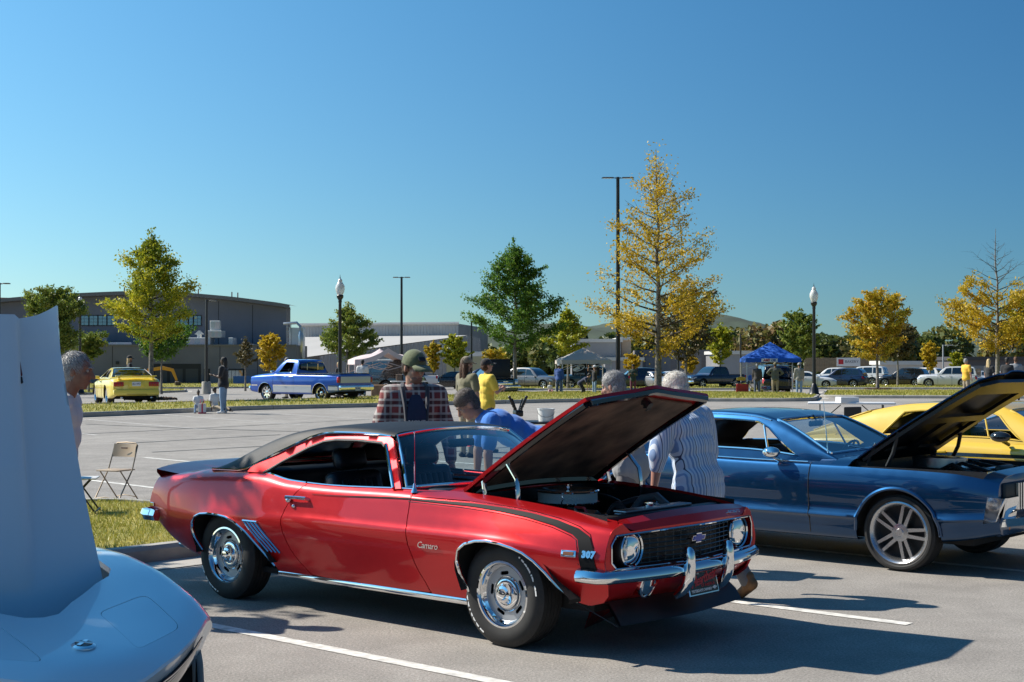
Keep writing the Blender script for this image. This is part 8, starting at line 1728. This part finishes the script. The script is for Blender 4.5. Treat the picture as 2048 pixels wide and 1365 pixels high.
# --- far figures
FG = 'visitors in the distance'
def far(label, px, Y, deg, H, shirt, tr, dz=0, **k): k.setdefault('vox', .035); return person(label, W2(px, Y, dz), R(deg), H, shirt=shirt, trousers=tr, group=FG, **k)
far('woman in a black tee and torn jeans holding a drink by the kerb', 447, 42.6, 175, 1.68, BLKT, LDEN, skin=DARKS, hair=BLACKH, hairstyle='long', build=1.2, arms={1: ((.1, .2, -1), (.9, -.2, .25)), -1: ((.1, -.2, -1), (.9, .2, .2))}, shoes=TEEW, vox=.028)
SITL = {1: ((1, .18, .28), (.25, .05, -1)), -1: ((1, -.18, .28), (.25, -.05, -1))}
far('small child with a hair bun sitting on the kerb with a bag', 397, 43.0, -75, 1.05, TEEW, LDEN, skin=DARKS, hair=BLACKH, hairstyle='bun', sit=.62, legs=SITL, arms={1: ((.6, .2, -.8), (.8, -.2, -.3)), -1: ((.6, -.2, -.8), (.8, .2, -.3))}, vox=.022)
far('child in a white tee sitting with legs out beside the standing woman', 430, 43.1, -40, 1.25, TEEW, KHAKI, skin=DARKS, hair=BLACKH, sit=.66, legs={1: ((1, .15, .05), (1, .05, -.3)), -1: ((1, -.15, .05), (1, -.05, -.3))}, vox=.022, shoes=BLKT)
far('long-haired bearded man in a dark cap behind the yellow coupe', 260, 60, 20, 1.82, BLKT, DENIM, skin=TANS, hair=BLONDH, hairstyle='long', beard=AUBH, cap=BLKT)
far('man in an orange shirt standing behind the blue pickup cab', 573, 63, 200, 1.80, cloth('orange_cotton', (.85, .22, .05)), KHAKI, skin=FAIR, hair=GREYH, build=1.15)
far('blonde person in black behind the pickup bed', 677, 66, 160, 1.62, BLKT, BLKT, skin=FAIR, hair=BLONDH, hairstyle='full')
far('man in a white printed tee behind the pickup bed', 725, 66, 95, 1.74, TEEW, DENIM, skin=FAIR, hair=BLACKH, cap=BLKT, build=1.1)
far('person with a pale hat behind the pickup roof', 718, 84, -90, 1.75, KHAKI, DENIM, skin=FAIR, cap=KHAKI)
far('dark-haired woman in teal under the pink canopy', 812, 68, 170, 1.68, cloth('teal_cotton', (.02, .20, .18)), BLKT, skin=TANS, hair=BLACKH, hairstyle='long')
far('man in a blue jacket and pale cap standing left of the beige canopy', 1118, 82, 60, 1.78, cloth('blue_jacket', (.02, .07, .25)), DENIM, skin=FAIR, cap=TEEW, sleeve='long', build=1.15)
far('little girl in white sitting on the grass near the beige canopy', 1100, 80, -80, 1.0, TEEW, cloth('pink_skirt', (.5, .2, .25)), skin=FAIR, hair=BLONDH, sit=.5, legs=SITL)
far('woman in a black top raising her hands before the banners', 1189, 80, 210, 1.66, BLKT, LDEN, skin=FAIR, hair=AUBH, hairstyle='long', cap=TEEW, arms={1: ((.6, .5, .1), (.2, -.5, 1)), -1: ((.6, -.5, .1), (.2, .5, 1))})
far('man in navy bending down before the banners', 1160, 77, -25, 1.72, NAVY, BLKT, skin=FAIR, hair=BLACKH, lean=1.0, sit=.25, legs={1: ((.6, .1, -1), (-.4, 0, -1)), -1: ((.6, -.1, -1), (-.4, 0, -1))}, arms={1: ((.3, 0, -1), (.1, 0, -1)), -1: ((.3, 0, -1), (.1, 0, -1))})
far('man in a grey long-sleeved top sitting on the grass', 1215, 78, 10, 1.70, cloth('pale_grey_jersey', (.42, .44, .45)), LDEN, skin=TANS, hair=BROWNH, sleeve='long', sit=.62, lean=.3, legs=SITL)
far('person in a dark jacket looking at a phone beside the light pole', 1266, 80, -100, 1.72, cloth('dark_green_jacket', (.02, .04, .03)), cloth('plum_trousers', (.12, .02, .05)), skin=TANS, hair=BLACKH, hairstyle='long', sleeve='long', nod=.4, arms={1: ((.3, .2, -1), (.9, -.4, .3)), -1: ((.3, -.2, -1), (.9, .4, .3))})
far('man in a dark red and black work jacket at the oil stall', 1514, 80, 75, 1.76, cloth('dark_work_jacket', (.04, .035, .035)), DENIM, skin=FAIR, hair=GREYH, sleeve='long', build=1.05)
far('man in a grey-green jumper and camouflage cap, hands on hips', 1550, 79, 90, 1.80, cloth('grey_green_jumper', (.09, .095, .075)), KHAKI, skin=TANS, cap=OLIVE, sleeve='long', build=1.2, arms={1: ((-.1, .75, -.8), (.35, -.7, -.5)), -1: ((-.1, -.75, -.8), (.35, .7, -.5))})
far('man in a plaid shirt and light jeans right of the oil stall', 1598, 78, 95, 1.76, plaid('grey_plaid_shirt', (.30, .27, .20), (.05, .05, .05), (.12, .12, .10), 14), LDEN, skin=FAIR, cap=GREYT, sleeve='long', build=1.1)
far('man in a yellow shirt and straw-coloured hair near the right edge', 1932, 62, 20, 1.74, cloth('amber_cotton', (.75, .42, .03)), KHAKI, skin=PINKS, hair=GREYH, build=1.15)
far('blonde woman in sunglasses near the right edge', 1978, 58, 35, 1.66, BLKT, DENIM, skin=FAIR, hair=BLONDH, hairstyle='long', glasses=SHADES)
far('dark-haired visitor at the right edge behind the raised bonnet', 2014, 56, 60, 1.70, BLKT, DENIM, skin=TANS, hair=BLACKH, hairstyle='full')
far('auburn-haired visitor in sunglasses at the far right edge', 2031, 57, 80, 1.74, GREYT, DENIM, skin=FAIR, hair=AUBH, glasses=SHADES)
flush()
# ================================================================ SMALL THINGS
def folding_chair(label, pos, rz, mt, ms):
    o = empty('folding_chair', pos, rz, label, 'chair', 'folding chairs on the grass'); o.scale = (.86, .86, .84)
    for k in (1, -1):
        q = MB(); q.tube([(.24, .22*k, 0), (-.06, .22*k, .44), (-.19, .21*k, .80)], .011, 8); q.build('front_leg', mt, o)
        q = MB(); q.tube([(-.22, .19*k, 0), (.16, .19*k, .44)], .010, 8); q.build('rear_leg', mt, o)
    q = MB(); q.tube([(-.19, .21, .80), (-.205, .17, .835), (-.21, 0, .845), (-.205, -.17, .835), (-.19, -.21, .80)], .011, 8); q.build('top_rail', mt, o)
    q = MB(); P = [[Vector((-.155-.045*(z-.62)/.2+.03*(abs(y)/.2)**2, y, z)) for z in (.63, .70, .77, .825)] for y in np.linspace(-.205, .205, 9)]; q.grid(P); q.grid([[p+Vector((-.014, 0, 0)) for p in r] for r in P], flip=True); bo = q.build('backrest', ms, o)
    q = MB(); q.bbox((-.150, 0, .765), (.006, .12, .028), .003, 1, M=T()); q.build('maker_label', mat('label_bronze', (.16, .10, .07), .6), bo)
    q = MB(); q.bbox((.04, 0, .445), (.40, .39, .022), .01, 2); q.build('seat', ms, o)
    for x, y, z in ((.235, .22, .03), (-.205, .19, .03)): q = MB(); q.tube([(x, y, z), (x+.03, 0, z+.03), (x, -y, z)], .008, 6); q.build('stretcher', mt, o)
    return o
TUB = mat('bronze_tube', (.24, .19, .14), .35, .7); BEI = mat('beige_steel', (.40, .30, .20), .5)
cp_ = W2(236, 17.9, .0); folding_chair('tan metal folding chair on the near grass', cp_, R(-115), TUB, BEI)
cp2 = W2(158, 15.4, .12); folding_chair('white plastic folding chair cut off by the silver bonnet', cp2, R(10), mat('dark_tube', (.05, .045, .04), .4, .5), mat('white_plastic', (.66, .65, .62), .5))
def ftable(label, p0, rz, L_, D, h, top, th=.04, group='folding tables'):
    o = empty('folding_table', p0, rz, label, 'table', group); q = MB(); q.bbox((0, 0, h), (L_, D, th), .015, 2); q.build('table_top', top, o)
    for k in (1, -1):
        for j in (1, -1): q = MB(); q.tube([(k*L_*.36, j*D*.38, 0), (k*L_*.36, j*D*.38, h-.03)], .014, 6); q.build('leg', BLACK, o)
        q = MB(); q.tube([(k*L_*.36, -D*.38, .3), (k*L_*.36, D*.38, .3)], .012, 6); q.tube([(k*L_*.36, 0, .3), (k*L_*.12, 0, h-.04)], .012, 6); q.build('brace', BLACK, o)
    return o
WPL = mat('white_table_plastic', (.66, .66, .66), .5)
tp1 = W2(1090, 22.5); ftable('black folding table behind the red bonnet with a white tub', tp1, R(0), 1.5, .7, .74, mat('black_table_plastic', (.02, .02, .022), .4))
q = MB(); q.lathe([(.0005, 0), (.115, 0), (.13, .18), (.138, .185), (.138, .2), (.12, .2), (.11, .05), (.0005, .05)], 28, M=T()); tub = q.build('tub', mat('white_tub', (.70, .70, .68), .4), None, loc=W2(1092, 22.3, .765)); tag(tub, 'white plastic tub standing on the black folding table', 'tub')
q = MB(); q.tube([(.138*math.cos(a), .138*math.sin(a)-.01, .16-.09*math.sin(a-PI) if math.sin(a) < 0 else .16) for a in np.linspace(PI, 2*PI, 12)], .003, 4); q.build('handle', BLACK, tub)
# black V-shaped engine model on the table
vm = empty('engine_model', W2(1036, 22.2, .765), R(20), 'black V-shaped engine sculpture on a stand on the black table', 'sculpture'); q = MB(); q.lathe([(.09, 0), (.085, .015), (.02, .02), (.018, .07)], 16); q.build('stand', BLACK, vm); rs = np.random.default_rng(5)
q = MB(); q.bbox((0, 0, .13), (.13, .16, .10), .02, 2); [q.tube([(rs.uniform(-.06, .06), rs.uniform(-.08, .08), .1+rs.uniform(0, .08)), (rs.uniform(-.08, .08), rs.uniform(-.1, .1), .1+rs.uniform(0, .1))], .012, 6) for _ in range(14)]; q.build('crankcase', mat('model_black', (.015, .015, .016), .3, .3), vm)
for k in (1, -1):
    q = MB(); q.tube([(k*.03, 0, .16), (k*.13, 0, .36)], .022, 8); q.tube([(k*.015, .02, .17), (k*.085, .03, .36)], .010, 6); [q.lathe([(.03, -.006), (.03, .006)], 12, M=T(k*(.05+.02*j), 0, .2+.04*j, ry=.46*k)) for j in range(4)]; q.sphere((k*.14, 0, .38), .026, 8, 6); q.build('cylinder_bank', MATS['model_black'], vm)
tp2 = W2(1702, 31); ftable('long white folding table between the blue and yellow coupes', tp2, R(-12), 1.85, .75, .73, WPL)
q = MB(); q.bbox((0, 0, .05), (.42, .28, .13), .006, 1); tag(q.build('box', mat('white_card', (.72, .72, .72), .7), None, loc=W2(1694, 30.8, .755), rot=(0, 0, .2)), 'white cardboard box on the long white table', 'box')
q = MB(); q.bbox((0, 0, .4), (.4, .4, .04), .02, 1); q.bbox((-.19, 0, .62), (.03, .4, .42), .015, 1); [q.tube([(x, y, 0), (x, y, .4)], .014, 6) for x in (-.17, .17) for y in (-.17, .17)]; tag(q.build('side_chair', BLACK, None, loc=W2(1692, 26.5), rot=(0, 0, 2)), 'black chair behind the blue windscreen by the white table', 'chair')
# stall goods under the canopies
ftable('display table of the pink canopy stall', W2(818, 66), R(8), 1.7, .7, .75, WPL, group='stall tables')
for i, (px, w, h, c) in enumerate(((800, .35, .3, (.15, .10, .07)), (815, .5, .32, (.10, .16, .22)), (828, .3, .12, (.25, .12, .08)), (842, .3, .16, (.18, .25, .12)))):
    q = MB(); q.bbox((0, 0, h/2), (w, .25, h), .02, 1); tag(q.build('stall_item', mat('stall_item_%d' % i, c, .6, var=.4, vscale=12), None, loc=W2(px, 65.8, .78)), ('brown framed picture', 'blue framed picture', 'low rust-coloured tray', 'small green basket')[i]+' on the pink canopy stall table', 'stall item')
q = MB(); q.bbox((0, 0, .3), (1.1, .6, .6), .02, 1); tag(q.build('wooden_crate', mat('crate_brown', (.26, .15, .08), .8, var=.4, vscale=4), None, loc=W2(768, 64)), 'large brown crate beside the pickup tailgate', 'crate')
ftable('folding table with dark goods under the beige canopy', W2(1142, 83), R(0), 1.8, .7, .72, BLACK, group='stall tables')
ftable('goods table at the left of the oil stall', W2(1490, 83.5), R(0), 1.6, .7, .72, BLACK, group='stall tables')
for i, (px, dz, c, nm) in enumerate(((1482, .74, (.65, .38, .03), 'yellow case on the oil stall table'), (1484, .0, (.55, .03, .02), 'red wheeled toolbox under the oil stall table'), (1500, .74, (.03, .12, .45), 'blue oil carton on the oil stall table'), (1566, .0, (.6, .03, .02), 'long red tray on the grass at the oil stall'))):
    q = MB(); d = ((.5, .3, .2), (.7, .4, .55), (.25, .2, .3), (.75, .4, .1))[i]; q.bbox((0, 0, d[2]/2), d, .03, 1); q.tube([(-d[0]*.2, 0, d[2]), (0, 0, d[2]+.04), (d[0]*.2, 0, d[2])], .012, 5); tag(q.build('case', mat('case_%d' % i, c, .5), None, loc=W2(px, 83.2 if i < 3 else 81, dz+.1)), nm, 'case')
bg = empty('gift_bag', W2(405, 42.5), R(10), 'white paper bag with red handles by the sitting child', 'bag'); q = MB(); q.bbox((0, 0, .15), (.22, .12, .3), .005, 1); q.build('bag_body', TEEW, bg); q = MB(); q.bbox((0, 0, .02), (.226, .126, .05), .004, 1); q.box((-.02, -.066, 0), (.02, .066, .3)); q.tube([(-.06, 0, .3), (-.04, 0, .42), (.04, 0, .42), (.06, 0, .3)], .008, 5); q.build('red_ribbon', mat('ribbon_red', (.55, .02, .06), .6), bg)
# orange excavator arm behind the tall oak and a plastic bag of rubbish on the near bed
ex = empty('excavator', W2(330, 130), 0, 'orange excavator arm in front of the dark hall', 'digger'); q = MB(); q.tube([(-1.6, 0, 1.55), (-.2, 0, 1.75), (.7, 0, 1.55), (1.1, 0, .6)], [.16, .2, .18, .12], 6, flat=(1, .5)); q.build('boom', mat('digger_orange', (.75, .32, .02), .5), ex); q = MB(); q.bbox((1.2, 0, .35), (.5, .5, .4), .08, 1); q.build('bucket', mat('digger_dark', (.1, .07, .04), .6), ex); q = MB(); q.bbox((-2.3, 0, .9), (1.6, 1.4, 1.0), .1, 2); q.build('cab', MATS['digger_orange'], ex); q = MB(); q.bbox((-2.3, 0, .3), (2.0, 1.8, .55), .2, 2); q.build('tracks', BLACK, ex)
lb = empty('litter_bag', lot(-4.98, -2.05, .12), 0, 'crumpled clear plastic bag of bottles on the near grass edge', 'bag'); q = MB(); rs = np.random.default_rng(9); V, F = _ell((0, 0, .07), (.2, .16, .08), None, 18, 11); q.add([v+Vector(rs.normal(0, .012, 3)) for v in V], F); q.build('film', glassm('clear_film', (.8, .84, .86), .2, .15), lb)
for k in range(4): q = MB(); q.tube([(-.1+.06*k, -.06, .04), (-.06+.06*k, .07, .07)], .022, 8); q.build('bottle', mat('green_bottle_%d' % (k % 2), ((.10, .22, .05), (.5, .5, .48))[k % 2], .3), lb)
